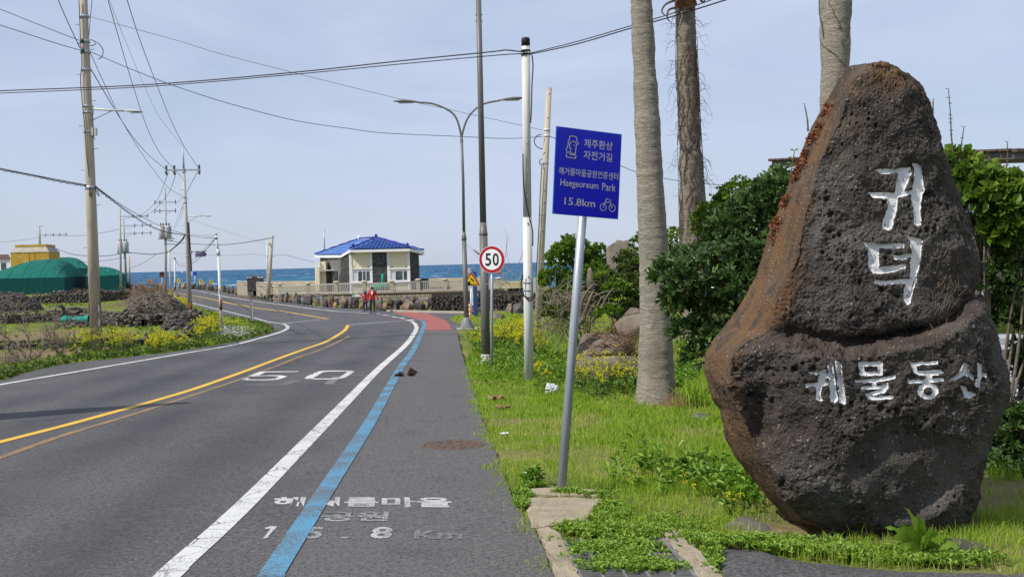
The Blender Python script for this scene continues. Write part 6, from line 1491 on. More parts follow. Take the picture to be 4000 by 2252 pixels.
def heap(label, cpx, Y0, wpx, depth, hpx, n, size, seed, m_body, name='stone_heap', skew=0., crest=None):
    rd = random.Random(seed); yc_ = Y0 + depth*.4; c_ = at(cpx[0], cpx[1], yc_); k_ = yc_/FPX; w = wpx*k_; hgt = hpx*k_; z0 = T1(c_.x, Y0)
    b = Vector((c_.x, Y0, z0)); t_ = thing(name, label, 'stone heap', b, 'rubble heaps in the field'); nx_, ny_ = 40, 26; vs = []; fs = []
    def hz(s, t):
        r = math.hypot(s, t); f = max(0., 1 - r**2.6)**.7; q = 1 + .18*noise.noise((s*2 + seed, t*2, 0)) + (skew*s)
        return f*hgt*q + .16*noise.noise((s*6, t*6, seed))*f + .08*noise.noise((s*17, t*17, seed))*f
    for j in range(ny_):
        for i in range(nx_):
            s, t = -1 + 2*i/(nx_-1), -1 + 2*j/(ny_-1); vs.append((c_.x + s*w/2, Y0 + depth/2 + t*depth/2, z0 - .08 + hz(s, t)))
    for j in range(ny_-1):
        for i in range(nx_-1): a = j*nx_+i; fs.append((a, a+1, a+nx_+1, a+nx_))
    part(t_, 'mound', MB().add(vs, fs), m_body, True, fix=False)
    k = 0
    while k < n:
        s, t = rd.uniform(-1, 1), rd.uniform(-1, .15)
        if math.hypot(s, t) > .99: continue
        p = (c_.x + s*w/2, Y0 + depth/2 + t*depth/2, z0 - .06 + hz(s, t) + size*.10); put_stone(t_, b, p, size*rd.uniform(.7, 1.25), rd); k += 1
    return t_, hz
m_deb = pmat('vine_covered_rubble', (0.16, 0.13, 0.10), (0.085, 0.073, 0.062), scale=5, rough=1., bump=(9, .12), detail=9, col3=(.19, .155, .11), scale3=2.2, lo3=.5, hi3=.7)
heap('big rubble heap tangled with dry vines before the white rusty post', zf(600, 745), 62.5, 216, 9.0, 92, 290, .25, 21, m_deb, skew=.05)
heap('dark stone heap at the far left edge of the field', (30, 1216), 81, 215, 6.5, 74, 150, .28, 22, m_core)
heap('brown vine heap with shrub top on the crest behind the big heap', zf(560, 430), 88, 150, 12, 56, 160, .26, 23, m_deb)
heap('pile of tumbled stones by the road running from the big heap', zf(1150, 985), 48.5, 150, 6.5, 62, 190, .22, 24, m_core, skew=-.12)
heap('dark stone pile end near the yellow flowers at the bend', zf(1230, 1190), 41.5, 62, 2.2, 46, 45, .20, 25, m_core)
heap('small brown stone pile under the green tarp', c1(600, 1012), 55.5, 150, 2.0, 26, 80, .17, 26, m_deb)
heap('small dark rubble strip right of the big pole', c1(950, 1010), 55, 125, 1.6, 16, 50, .16, 27, m_core)
heap('dry grass covered stump mound behind the rusty footed pole', zf(1215, 745), 66, 54, 1.6, 30, 24, .18, 28, pmat('bleached_straw', (.33, .28, .20), (.18, .15, .10), scale=6, rough=1, bump=(14, .08)))
# tarp, hoses, litter
def lumpy(pts, rads, flat, seed, n=14):
    P_ = cr([Vector(p) for p in pts], 6); rr_ = cr([Vector((r, 0, 0)) for r in rads], 6); mb = MB(); vs = []; fs = []
    for i, p in enumerate(P_):
        for j in range(n):
            a = 2*math.pi*j/n; r = rr_[i].x*(1 + .35*noise.noise((i*.35, j*.9, seed))); vs.append(p + Vector((.25*r*noise.noise((i, j, 2.)), r*math.cos(a), flat*r*math.sin(a))))
    for i in range(len(P_)-1):
        for j in range(n): fs.append((i*n+j, i*n+(j+1) % n, (i+1)*n+(j+1) % n, (i+1)*n+j))
    return mb.add(vs, fs)
YTp = 57.5
single('tarp_roll', lumpy([at(*c1(x, y), YTp) for x, y in ((475,930),(530,925),(580,935),(640,930),(725,925))], [.05, .30, .22, .26, .30], .75, 3), pmat('green_tarp', (0.008, 0.26, 0.19), (0.004, 0.14, 0.11), scale=3, rough=.7, bump=(7, .05)), 'crumpled bright green net tarp lying on the field wall', 'tarp', at(*c1(600, 930), YTp), smooth=True, fix=True)
single('tarp_roll', lumpy([at(*c1(x, y), YTp + .3) for x, y in ((430,930),(520,918),(600,916),(680,914),(728,912))], [.06, .14, .15, .16, .10], .7, 5), pmat('dark_tarp', (0.03, 0.045, 0.05), rough=.7, bump=(7, .05)), 'dark rolled sheet lying above the green tarp', 'tarp', at(*c1(600, 916), YTp), smooth=True)
single('black_pipe', lumpy([at(*c1(x, y), 55.5) for x, y in ((825,955),(900,962),(980,968),(1060,985),(1085,990))], [.12, .14, .13, .14, .07], .8, 8), m_black, 'black rolled mulch sheet on the rubble right of the big pole', 'plastic roll', at(*c1(950, 970), 55.5), smooth=True)
for (x, y, r, ry, lab) in ((488, 862, .30, .36, 'tall coil of black hose standing on the middle wall'), (600, 856, .48, .20, 'wide coil of black hose hanging over the middle wall'), (435, 868, .38, .10, 'loose loops of black hose at the left on the middle wall')):
    c_ = at(*c1(x, y), 60.5); th_ = thing('hose_coil', lab, 'hose', c_, 'hose coils on the wall')
    for k in range(6):
        part(th_, 'loop', MB().tube([c_ + Vector((r*(1-.05*k)*math.cos(a), -.05*k + .06*math.sin(3*a), ry*(1-.05*k)*math.sin(a))) for a in np.linspace(0, 2*math.pi, 22)], .022, 5), m_wire, True)
for (x, y, Y_, lab) in ((1006, 886, 61, 'small white foam block on the middle wall end'), (1350, 996, 52, 'white litter scrap on the field grass')):
    c_ = at(*c1(x, y), Y_); single('foam_litter', MB().box(c_, .16, .12, .10, .4).box(c_ + Vector((.03, 0, .05)), .09, .08, .05, .1), m_swhite, lab, 'litter', c_)

# ------------------------------------------------------------------ net houses and buildings behind the field
def g4(x, y): return (x/4.834, 900 + y/4.834)
def net_mat(name, a, b): return pmat(name, a, b, scale=.35, lo=.35, hi=.65, rough=.85, streak=(6, 1, 1), bump=(20, .02), spec=.1)
m_net = net_mat('green_shade_net', (0.009, 0.105, 0.080), (0.013, 0.140, 0.106)); m_netd = net_mat('dim_interior_net_wall', (0.008, 0.058, 0.055), (0.008, 0.075, 0.068))  # wall net is darkened in colour for the dim interior seen through it
def net_house(label, u0, u1, Yf, dep, v_wall, v_base, v_top, side_u=None, skew=.0, seed=1, cen=.5):
    A, B = at(u0, v_wall[0], Yf), at(u1, v_wall[1], Yf); zb0 = T1((A.x+B.x)/2, Yf) - .1
    t_ = thing('net_house', label, 'net house', Vector(((A.x+B.x)/2, Yf, zb0)), 'green net houses')
    n_, m_ = 40, 16; vs = []; fs = []; shx = skew*dep
    hgt = at((u0+u1)/2, v_top, Yf + dep*.4).z - (A.z + B.z)/2
    for j in range(m_ + 1):
        for i in range(n_ + 1):
            s, t = i/n_, j/m_; x = A.x + (B.x - A.x)*s + shx*t; z = A.z + (B.z - A.z)*s
            q = s**(math.log(.5)/math.log(cen)); prof = max(0., 1 - abs(2*q - 1)**3.2); dp = math.sin(math.pi*min(1., .03 + t*.97)*.5) if t < .5 else math.sin(math.pi*t)**.5
            dp = math.sin(math.pi*t)**.6 if t > .45 else math.sin(math.pi*max(t, .0))**.75
            vs.append((x, Yf + dep*t, z + hgt*prof*max(0., dp)))
    for j in range(m_):
        for i in range(n_): a = j*(n_+1)+i; fs.append((a, a+1, a+n_+2, a+n_+1))
    part(t_, 'net_roof', MB().add(vs, fs), m_net, True, fix=False)
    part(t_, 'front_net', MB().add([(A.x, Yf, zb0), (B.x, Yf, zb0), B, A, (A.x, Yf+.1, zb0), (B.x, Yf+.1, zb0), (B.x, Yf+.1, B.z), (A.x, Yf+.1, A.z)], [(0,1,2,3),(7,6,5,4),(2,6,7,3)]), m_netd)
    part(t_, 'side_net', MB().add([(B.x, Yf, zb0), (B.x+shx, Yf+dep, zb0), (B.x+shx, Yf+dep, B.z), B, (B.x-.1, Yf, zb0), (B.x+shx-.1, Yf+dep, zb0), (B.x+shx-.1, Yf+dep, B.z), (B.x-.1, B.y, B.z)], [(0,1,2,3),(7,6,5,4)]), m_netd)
    for s in np.linspace(.15, .95, 8):
        pts = []
        for j in range(0, m_//2 + 1):
            i = int(s*n_); p = vs[j*(n_+1)+i]; pts.append(Vector((p[0], p[1], p[2] + .03)))
        part(t_, 'seam_rope', MB().tube(pts, .022, 4), m_net, fix=False)
    return t_
net_house('largest green shade net house with low dome roof at left edge', -300, 251, 148, 26, (1094, 1082), 1150, 1016, skew=-.27, seed=1, cen=.80)
net_house('second green net house rising behind the yellow block', 130, 345, 192, 24, (1052, 1046), 1100, 1004, skew=-.38, seed=2)
net_house('low green net house with sloping roof beside the slim utility pole', 335, 492, 158, 14, (1079, 1072), 1110, 1040, skew=-.36, seed=3, cen=.25)
m_yel = pmat('mustard_render', (0.56, 0.33, 0.035), (0.46, 0.27, 0.035), scale=.8, rough=.85, col3=(.50, .42, .28), scale3=1.6, lo3=.62, hi3=.66, streak=(1, 1, .4))
yA, yB = at(41, 985, 176), at(191, 983, 176); yC = at(233, 983, 184); zb0 = T1(yA.x, 176) - .3
tY = thing('yellow_block', 'mustard yellow concrete block with grey sloped parapet behind the nets', 'building', Vector(((yA.x+yB.x)/2, 176, zb0)))
yD = Vector((yA.x + (yC.x - yB.x), 184, yA.z)); zt_ = yB.z
def ring(pts, z): return [(p.x, p.y, z) for p in pts]
def frustum(p0, z0, p1, z1):
    n = len(p0); return MB().add(ring(p0, z0) + ring(p1, z1), [(i, (i+1) % n, (i+1) % n + n, i+n) for i in range(n)] + [tuple(range(n))[::-1], tuple(range(n, 2*n))])
base4 = [yA, yB, yC, yD]; cc = sum(base4, Vector())/4; top4 = [cc + (p - cc)*.80 for p in base4]
zmt = at(120, 964, 178).z
part(tY, 'wall', frustum(base4, zb0, base4, zt_), m_yel); part(tY, 'parapet_slope', frustum([cc + (p-cc)*1.02 for p in base4], zt_ + .002, top4, zmt), pmat('bare_parapet', (.42, .37, .30), (.33, .29, .24), scale=1.2, rough=.9))
part(tY, 'parapet_edge', frustum([cc + (p-cc)*1.03 for p in top4], zmt + .002, [cc + (p-cc)*1.03 for p in top4], zmt + .35), m_yel)
for k in range(2): s = .48 + .15*k; q = yA.lerp(yB, s); part(tY, 'rust_crack', MB().box((q.x, 176 - .02, zt_ - .9), .05, .03, 1.7), m_rust)
wA, wB = at(-60, 1012, 196), at(38.5, 1010, 196); zt2 = wB.z; zb0 = T1(wA.x, 196) - .3
tWh = thing('white_house', 'white house with brown roof at left edge behind the yellow block', 'house', Vector((wB.x - 2, 196, zb0)))
b4 = [wA, wB, Vector((wB.x*206/196, 206, 0)), Vector((wA.x*206/196, 206, 0))]; cc = sum(b4, Vector())/4
part(tWh, 'wall', frustum(b4, zb0, b4, zt2), m_trim); o4 = [cc + (p-cc)*1.06 for p in b4]; i4 = [cc + (p-cc)*.9 for p in b4]
part(tWh, 'roof', frustum(o4, zt2 + .002, i4, at(10, 993, 196).z), pmat('brown_roof_tiles', (.085, .05, .042), (.11, .065, .05), scale=2, rough=.8))
part(tWh, 'window', MB().box((wB.x - 1.2, 195.97, zt2 - 1.3), .9, .06, 1.2), m_glass)

# ------------------------------------------------------------------ bare shrub at the lower left
m_bark = pmat('dead_bark', (0.14, 0.105, 0.085), (0.20, 0.165, 0.135), scale=6, rough=.95, bump=(20, .02)); m_barkp = pmat('pale_twig', (0.30, 0.24, 0.185), (0.20, 0.15, 0.115), scale=8, rough=.95)
YBr = 29.5
def bare_bush(label, mains, Y_, seed, ntw, base):
    rd = random.Random(seed); b = at(*base, Y_); b.z = T1(b.x, Y_); t_ = thing('bare_shrub', label, 'shrub', b, 'leafless roadside shrubs'); P0 = []
    for l, r0 in mains:
        off = rd.uniform(-.5, .5); pts = cr([at(*z3(x, y), Y_ + off*i/len(l)) for i, (x, y) in enumerate(l)], 6)
        pts = [p + Vector((rd.uniform(-.015, .015), rd.uniform(-.03, .03), rd.uniform(-.015, .015))) for p in pts]
        part(t_, 'branch', MB().tube(pts, [r0*(1 - .8*i/len(pts)) for i in range(len(pts))], 6), m_bark, True, fix=False); P0 += [(p, r0) for p in pts[len(pts)//4:]]
    tw = MB()
    for k in range(ntw):
        p, r0 = P0[rd.randrange(len(P0))]; d = Vector((rd.uniform(-1, 1), rd.uniform(-.8, .8), rd.uniform(-.1, 1.1))).normalized(); L_ = rd.uniform(.15, .75); pts = [p]
        for i in range(4): d = (d + Vector((rd.uniform(-.4, .4), rd.uniform(-.4, .4), rd.uniform(-.1, .4)))).normalized(); pts.append(pts[-1] + d*L_/4)
        tw.tube(pts, [.006, .005, .004, .003, .002], 4, False)
    part(t_, 'twigs', tw, m_barkp, fix=False, kind='stuff'); return t_
bare_bush('large leafless shrub with spreading dark limbs at lower left verge', [([(430,1105),(330,1060),(260,990),(180,950),(120,860),(0,800),(-60,740)], .045), ([(430,1100),(520,1080),(620,1000),(700,890),(760,850)], .050), ([(450,1060),(380,970),(300,880),(270,850)], .045),
   ([(480,1050),(490,960),(470,760),(430,660),(370,590),(250,545)], .035), ([(430,660),(400,560),(370,360),(330,290),(250,200)], .020), ([(-40,590),(70,670),(140,730),(190,800)], .025), ([(700,890),(720,700),(800,640),(900,480),(960,400)], .016), ([(80,640),(80,420),(20,310)], .014), ([(400,500),(470,450),(540,330)], .010), ([(620,1000),(700,1060),(760,1120)], .014)], YBr, 41, 190, z3(430, 1130))
bare_bush('smaller thorny leafless shrub left of the big utility pole', [([(990,1100),(930,960),(900,800),(890,620),(905,480),(950,330)], .022), ([(1000,1080),(940,930),(860,850)], .018), ([(985,960),(1030,820),(1060,730),(1150,640)], .014), ([(800,830),(800,700),(770,560)], .012), ([(930,960),(900,900),(850,860)], .01)], YBr + .6, 42, 150, z3(990, 1110))
bare_bush('brown bramble tangle at lower left corner by the soil patch', [([(-40,1160),(60,1150),(180,1180),(300,1170),(420,1120)], .018), ([(-30,1220),(90,1210),(200,1240),(330,1230)], .016), ([(20,1130),(160,1120),(280,1200)], .012), ([(400,1150),(300,1210),(200,1260)], .012)], YBr - .8, 43, 240, z3(150, 1260))
# ------------------------------------------------------------------ foreground: drain, manhole, patch, litter
m_oldc = pmat('old_concrete', (0.34, 0.285, 0.195), (0.25, 0.205, 0.14), scale=5, lo=.3, hi=.7, rough=.95, bump=(45, .006), speck=((0.46, .43, .38), 60, .62), col3=(.17, .14, .10), scale3=2.3, lo3=.56, hi3=.75)
def dslab(px, top, dep, jit=.012, seed=1):
    rd = random.Random(seed); pts = [gp(*D(x, y)) for x, y in px]; o = []
    for a, b in zip(pts, pts[1:] + pts[:1]):
        n = max(2, int((b - a).length/.07))
        for i in range(n): q = a.lerp(b, i/n); o.append(Vector((q.x + rd.uniform(-jit, jit), q.y + rd.uniform(-jit, jit), 0)))
    n = len(o); tz = [Gz(p.y) + top + rd.uniform(-.006, .004) for p in o]; c_ = sum(o, Vector())/n
    vs = [(p.x, p.y, z) for p, z in zip(o, tz)] + [(p.x, p.y, Gz(p.y) - dep) for p in o] + [(c_.x + (p.x-c_.x)*.93, c_.y + (p.y-c_.y)*.93, z + .008) for p, z in zip(o, tz)]
    fs = [(i, i+n, (i+1) % n + n, (i+1) % n) for i in range(n)] + [(i, (i+1) % n, (i+1) % n + 2*n, i+2*n) for i in range(n)] + [tuple(range(2*n, 3*n))]
    return MB().add(vs, fs), [(p.x, p.y) for p in o]
BARE = []
def slab(name, label, px, top, dep, seed, par=None):
    mb, out_ = dslab(px, top, dep, seed=seed); BARE.append(out_); c_ = Vector((out_[0][0], out_[0][1], Gz(out_[0][1])))
    if par is not None: return part(par, name, mb, m_oldc)
    return single(name, mb, m_oldc, label, 'concrete slab', c_)
slab('footing_slab', 'thin pale concrete footing strip at the base of the blue sign', [(1328,1256),(1334,1243),(1390,1239),(1470,1243),(1518,1248),(1510,1259),(1420,1258)], .05, .1, 1)
slab('concrete_slab', 'broad tan concrete slab in front of the blue sign foot', [(1326,1300),(1332,1264),(1420,1262),(1515,1266),(1500,1288),(1468,1322),(1380,1336),(1336,1340)], .045, .14, 2)
tdr = thing('drain', 'steel grated roadside drain between two concrete kerbs half covered in weeds', 'drain', gp(*D(1550, 1400)))
slab('kerb', '', [(1353,1345),(1378,1340),(1402,1352),(1416,1378),(1440,1430),(1462,1480),(1566,1705),(1503,1705),(1400,1470),(1375,1400)], .055, .3, 3, tdr)
slab('kerb', '', [(1654,1343),(1688,1340),(1706,1352),(1745,1392),(1800,1452),(2032,1705),(1972,1705),(1742,1452),(1690,1392)], .055, .3, 4, tdr)
gl0, gl1, gr0, gr1 = gp(*D(1416,1375)), gp(*D(1564,1700)), gp(*D(1664,1370)), gp(*D(1958,1700))
BARE_G = [(p.x, p.y) for p in (gl0, gl1, gr1, gr0)]
gz_ = lambda p: Vector((p.x, p.y, Gz(p.y) + .035))
part(tdr, 'pit', MB().add([gz_(gl0) - UPV*.05, gz_(gl1) - UPV*.05, gz_(gr1) - UPV*.05, gz_(gr0) - UPV*.05], [(0, 1, 2, 3)]), pmat('drain_silt', (.05, .043, .033), (.09, .075, .05), scale=9, rough=1), fix=False)
gb = MB().bar(Vector((-.5, 0, 0)), Vector((.5, 0, 0)), .005, .04); m_grate = pmat('dull_grate_steel', (0.20, 0.20, 0.195), (0.13, 0.125, 0.115), scale=9, rough=.7); gme_ = mesh('grate_bar', gb.v, gb.f, m_grate, fix=True); tb_ = Vector(tdr.location)
for k in range(60):
    f_ = k/59; a, b = gz_(gl0).lerp(gz_(gl1), f_), gz_(gr0).lerp(gz_(gr1), f_); d = b - a
    o = obj('grate_bar', gme_, tdr, (a + b)/2 - tb_); o.rotation_euler = (0, 0, math.atan2(d.y, d.x)); o.scale = (d.length, 1, 1)
for f_ in (0.0, .2, .4, .6, .8, 1.0):
    a, b = gz_(gl0).lerp(gz_(gr0), f_), gz_(gl1).lerp(gz_(gr1), f_); part(tdr, 'grate_cross_bar' if 0 < f_ < 1 else 'grate_frame', MB().bar(a + UPV*.012, b + UPV*.012, .016 if 0 < f_ < 1 else .035, .02), m_grate)
# asphalt patch at the lower right
pp = [gp(*D(x, y)) for x, y in [(1772,1384),(1830,1378),(1905,1387),(1960,1402),(2010,1412),(2110,1424),(2200,1432),(2300,1438),(2420,1443),(2900,1452),(3600,1900),(2180,1900),(1810,1452)]]
pd = dens([p.xy for p in pp] + [pp[0].xy], .08, .02, 6)[:-1]; PATCH = [(p.x, p.y) for p in pd]
pin = [Vector((x, y)) for x in np.arange(-1, 6, .3) for y in np.arange(4, 8, .3) if inpoly([x], [y], PATCH)[0]]
q = delaunay_2d_cdt(pd + pin, [], [list(range(len(pd)))], 1, 1e-5)
struct('asphalt_patch', mesh('asphalt_patch', [(p.x, p.y, Gz(p.y) + .035 + (0 if i >= len(pd) else -.03)) for i, p in enumerate(q[0])], [tuple(f) for f in q[2]], m_road))
# manhole cover
cm = gp(1770, 1748); rm = .37
tm = thing('manhole_cover', 'rusty round iron manhole cover set in the bicycle path', 'manhole cover', cm)
m_iron = pmat('rusty_iron', (0.098, 0.080, 0.070), (0.155, 0.092, 0.060), scale=7, lo=.4, hi=.65, rough=.8, bump=(40, .006), metal=.2)
zc = cm.z + ROADZ; mb = MB()
part(tm, 'frame', MB().lathe((cm.x, cm.y, zc - .03), [(rm, 0), (rm, .036), (rm - .035, .038), (rm - .04, .030)], 40), m_iron)
part(tm, 'lid', MB().lathe((cm.x, cm.y, zc - .02), [(rm - .045, 0), (rm - .045, .024), (rm - .05, .026)], 40), m_iron)
for rr3 in (.10, .18, .26):
    for k in range(int(rr3*50)):
        a = 2*math.pi*k/int(rr3*50) + rr3*7; c_ = Vector((cm.x + rr3*math.cos(a), cm.y + rr3*math.sin(a), zc + .007)); t_ = Vector((-math.sin(a), math.cos(a), 0))
        part(tm, 'tread_lug', MB().obox(c_, t_*.035, Vector((math.cos(a), math.sin(a), 0))*.020, UPV*.004), m_iron)
# litter
def crumple(label, c_, s, m, seed, name, cat='litter', grp=None, n=10, flat=.5, curl=.5):
    vs = []; fs = []; o = Vector((seed*3.1, 0, 0))
    for j in range(n):
        for i in range(n):
            x, y = -1 + 2*i/(n-1), -1 + 2*j/(n-1); r = 1 - .35*abs(y)**2; z = curl*(x*x)*.5 + flat*.5*noise.noise((x*1.7 + seed, y*1.7, 1.)); vs.append(Vector(c_) + Vector((x*r*s[0], y*s[1], (z + .12)*s[2])))
    for j in range(n-1):
        for i in range(n-1): a = j*n+i; fs.append((a, a+1, a+n+1, a+n))
    o_ = single(name, MB().add(vs, fs), m, label, cat, c_, grp, smooth=True, fix=False); md = o_.modifiers.new('thick', 'SOLIDIFY'); md.thickness = .004; return o_
m_leafd = pmat('dry_brown_leaf', (0.33, 0.22, 0.12), (0.20, 0.11, 0.06), scale=14, rough=.8, trans=.2); m_leafdk = pmat('dark_dead_leaf', (0.022, 0.014, 0.012), (.04, .022, .016), scale=16, rough=.7)
m_paper = pmat('white_paper', (0.70, 0.70, 0.69), rough=.6)
def gpt(x, y, dz=.0): p = gp(*D(x, y)); return Vector((p.x, p.y, T1(p.x, p.y) + dz))
p = gp(1580, 1474); tl_ = Vector((p.x, p.y, Gz(p.y) + ROADZ + .005))
def leaf_piece(label, polys, c_):
    mb = MB()
    for pl_, off, lean in polys: mb.prism(pl_, Vector(c_) + Vector(off), (1, .15, 0), (0, lean, 1), (.0, .012, 0))
    return single('dead_leaf', mb, m_leafdk, label, 'leaf', c_, 'dead leaves')
leaf_piece('ragged black dead leaf lying on the path beside the blue line', [([(-.20,0),(-.17,.04),(-.11,.06),(-.08,.10),(-.02,.08),(.03,.02),(.0,0)], (0, 0, 0), .5), ([(-.17,.0),(-.1,.05),(-.02,.05),(.02,.0)], (0, -.04, 0), -.8)], tl_ + Vector((-.03, 0, 0)))
leaf_piece('upright black leaf fragment on the path right of its twin', [([(-.10,.02),(-.06,.12),(-.02,.17),(.05,.12),(.13,.07),(.06,0),(-.04,-.005)], (0, 0, 0), .25), ([(-.07,.0),(.0,.06),(.06,.0)], (0, -.03, 0), -.9)], tl_ + Vector((.15, .03, 0)))
crumple('pale brown curled dead leaf on the verge, upper of two', gpt(1248, 1010, .05), (.14, .12, .12), m_leafd, 7, 'dead_leaf', 'leaf', 'dead leaves', curl=.35, flat=1.2)
crumple('brown curled dead leaf on the verge, lower of two', gpt(1264, 1031, .05), (.13, .10, .10), m_leafd, 9, 'dead_leaf', 'leaf', 'dead leaves', curl=.3, flat=1.3)
crumple('white crushed paper cup on the grass beside the path', gpt(1268, 1099, .04), (.055, .06, .05), m_paper, 11, 'paper_cup', 'litter', curl=.2, flat=1.2)
bgm = boulder_mesh(77, .26, .18, .16, 4, .8); bgm.materials[0] = m_paper; tag(obj('plastic_bag', bgm, None, gpt(1386, 990, .02)), 'white crumpled plastic bag in the weeds by the white pole', 'litter')
crumple('small white paper scrap at the broken path edge', gpt(1322, 1195, .03), (.03, .03, .03), m_paper, 15, 'paper_scrap', 'litter')
# flat stones by the big boulder
def flat_rock(label, x, y, w, hpx, seed, grp='flat stones in the verge', m=m_bould, dep=.5, sub=3):
    p = gp(*D(x, y)); k_ = p.y/FPX*1.5534; o = obj('flat_stone', boulder_mesh(seed, w*k_, dep, hpx*k_*.62, sub, .38), None, (p.x, p.y + dep*.4, T1(p.x, p.y) - .05)); o.data.materials[0] = m
    return tag(o, label, 'stone', grp)
m_flat = pmat('grey_flat_rock', (0.17, 0.155, 0.135), (0.095, 0.085, 0.075), scale=5, rough=.92, bump=(20, .02), col3=(.26, .225, .17), scale3=3, lo3=.55, hi3=.7)
flat_rock('grey flat stone at the left foot of the big boulder', 1885, 1338, 150, 52, 61, m=m_flat, dep=.55); flat_rock('low grey stone in the grass behind the palm foot', 1772, 1062, 66, 40, 62, m=m_flat)
flat_rock('dark flat stone at the right foot of the big boulder', 2450, 1402, 190, 56, 63, m=pmat('dark_flat_rock', (.05, .047, .045), (.085, .08, .073), scale=5, rough=.9, bump=(20, .02)), dep=.5); flat_rock('small half buried stone by the boulder flank', 1810, 1126, 40, 16, 64, m=m_flat, dep=.2)
flat_rock('pale flat stone between palm and boulder', 1730, 935, 60, 26, 65, m=m_flat, dep=.4)
# ------------------------------------------------------------------ vegetation
def tintmat(name, cols, rough=.6, trans=.3, spec=.3, at_name='tint'):
    m = bpy.data.materials.new(name); m.use_nodes = True; t = m.node_tree; b = t.nodes['Principled BSDF']; L = t.links.new
    a = _n(t, 'ShaderNodeAttribute', attribute_name=at_name); cr_ = _n(t, 'ShaderNodeValToRGB'); L(a.outputs['Fac'], cr_.inputs['Fac'])
    e = cr_.color_ramp.elements
    while len(e) < len(cols): e.new(.5)
    for i, c in enumerate(cols): e[i].position = i/(len(cols)-1); e[i].color = (*c, 1)
    L(cr_.outputs['Color'], b.inputs['Base Color']); b.inputs['Roughness'].default_value = rough; b.inputs['Specular IOR Level'].default_value = spec
    tr = _n(t, 'ShaderNodeBsdfTranslucent'); ms = _n(t, 'ShaderNodeMixShader'); ms.inputs[0].default_value = trans; L(cr_.outputs['Color'], tr.inputs['Color'])
    L(b.outputs[0], ms.inputs[1]); L(tr.outputs[0], ms.inputs[2]); L(ms.outputs[0], t.nodes['Material Output'].inputs['Surface']); return m
def tinted(name, V, F, tint, m, par=None, kind=None, smooth=False):
    b = np.array(wloc(par)) if par is not None else np.zeros(3); me = npmesh(name, V - b, F, m, smooth)
    a = me.attributes.new('tint', 'FLOAT', 'POINT'); a.data.foreach_set('value', np.clip(tint, 0, 1).astype(np.float32)); return obj(name, me, par, kind=kind)
def nrm_(v): return v/np.maximum(np.linalg.norm(v, axis=1, keepdims=True), 1e-9)
def blades(P, h, w, tint, lean=.45, seed=0):
    r = np.random.default_rng(seed); n = len(P); a = r.uniform(0, 2*np.pi, n); s = np.stack([np.cos(a), np.sin(a), np.zeros(n)], 1); b2 = r.uniform(0, 2*np.pi, n)
    d = np.stack([np.cos(b2), np.sin(b2), np.zeros(n)], 1)*(np.abs(r.normal(0, lean, n)))[:, None]; up = np.array([0, 0, 1.])
    h_, w_ = h[:, None], w[:, None]; m1 = P + (up*.58 + d*.35)*h_; tp = P + (up*(1 - .25*np.linalg.norm(d, axis=1)[:, None]) + d*1.15)*h_
    V = np.stack([P - s*w_*.5, P + s*w_*.5, m1 - s*w_*.42, m1 + s*w_*.42, tp], 1).reshape(-1, 3); k = np.arange(n)[:, None]*5
    F = np.concatenate([k + [0, 1, 3], k + [0, 3, 2], k + [2, 3, 4]], 0); return V, F, np.repeat(tint, 5)
def leaves(P, Dr, Up, L_, W_, tint, fold=.25, droop=.15):
    """folded obovate leaves: base P, along Dr, face roughly Up"""
    Dr = nrm_(Dr); S_ = nrm_(np.cross(Dr, Up)); N_ = np.cross(S_, Dr); l, w = L_[:, None], W_[:, None]
    v0 = P; v1 = P + Dr*l*.42 - S_*w*.42 + N_*w*fold; v2 = P + Dr*l*.76 - S_*w*.45 + N_*w*fold*.8; v3 = P + Dr*l - N_*l*droop; v4 = P + Dr*l*.76 + S_*w*.45 + N_*w*fold*.8; v5 = P + Dr*l*.42 + S_*w*.42 + N_*w*fold
    V = np.stack([v0, v1, v2, v3, v4, v5], 1).reshape(-1, 3); k = np.arange(len(P))[:, None]*6
    return V, np.concatenate([k + [0, 3, 2, 1], k + [0, 5, 4, 3]], 0), np.repeat(tint, 6)
def rand_dirs(n, r): return nrm_(r.normal(0, 1, (n, 3)))
def tips_from(ells, n, r, shell=.16, cut=-.35, gap=.12):
    """tip points and outward directions over lumpy ellipsoids (centre, radii)"""
    C = np.array([e[0][:] for e in ells]); Rd = np.array([e[1] for e in ells]); wt = (Rd[:, 0]*Rd[:, 2])**1.0; wt = wt/wt.sum(); idx = r.choice(len(ells), n*2, p=wt)
    d = rand_dirs(n*2, r); keep = d[:, 2] > cut; d, idx = d[keep], idx[keep]
    rad = 1 - np.abs(r.normal(0, shell, len(d))); rad *= 1 + .16*np.array([noise.noise((a*2.2 + i*3.7, b*2.2, c*2.2)) for (a, b, c), i in zip(d, idx)])
    P = C[idx] + d*Rd[idx]*rad[:, None]; inside = np.zeros(len(P), bool)
    for j in range(len(ells)):
        q = ((P - C[j])/Rd[j]); inside |= (np.sum(q*q, 1) < .52) & (idx != j)
    g = np.array([noise.noise((p[0]*2.6, p[1]*2.6, p[2]*2.6)) for p in P]); k = ~inside & (g > -.5 + gap); return P[k][:n], nrm_(d[k][:n]/Rd[idx[k][:n]])
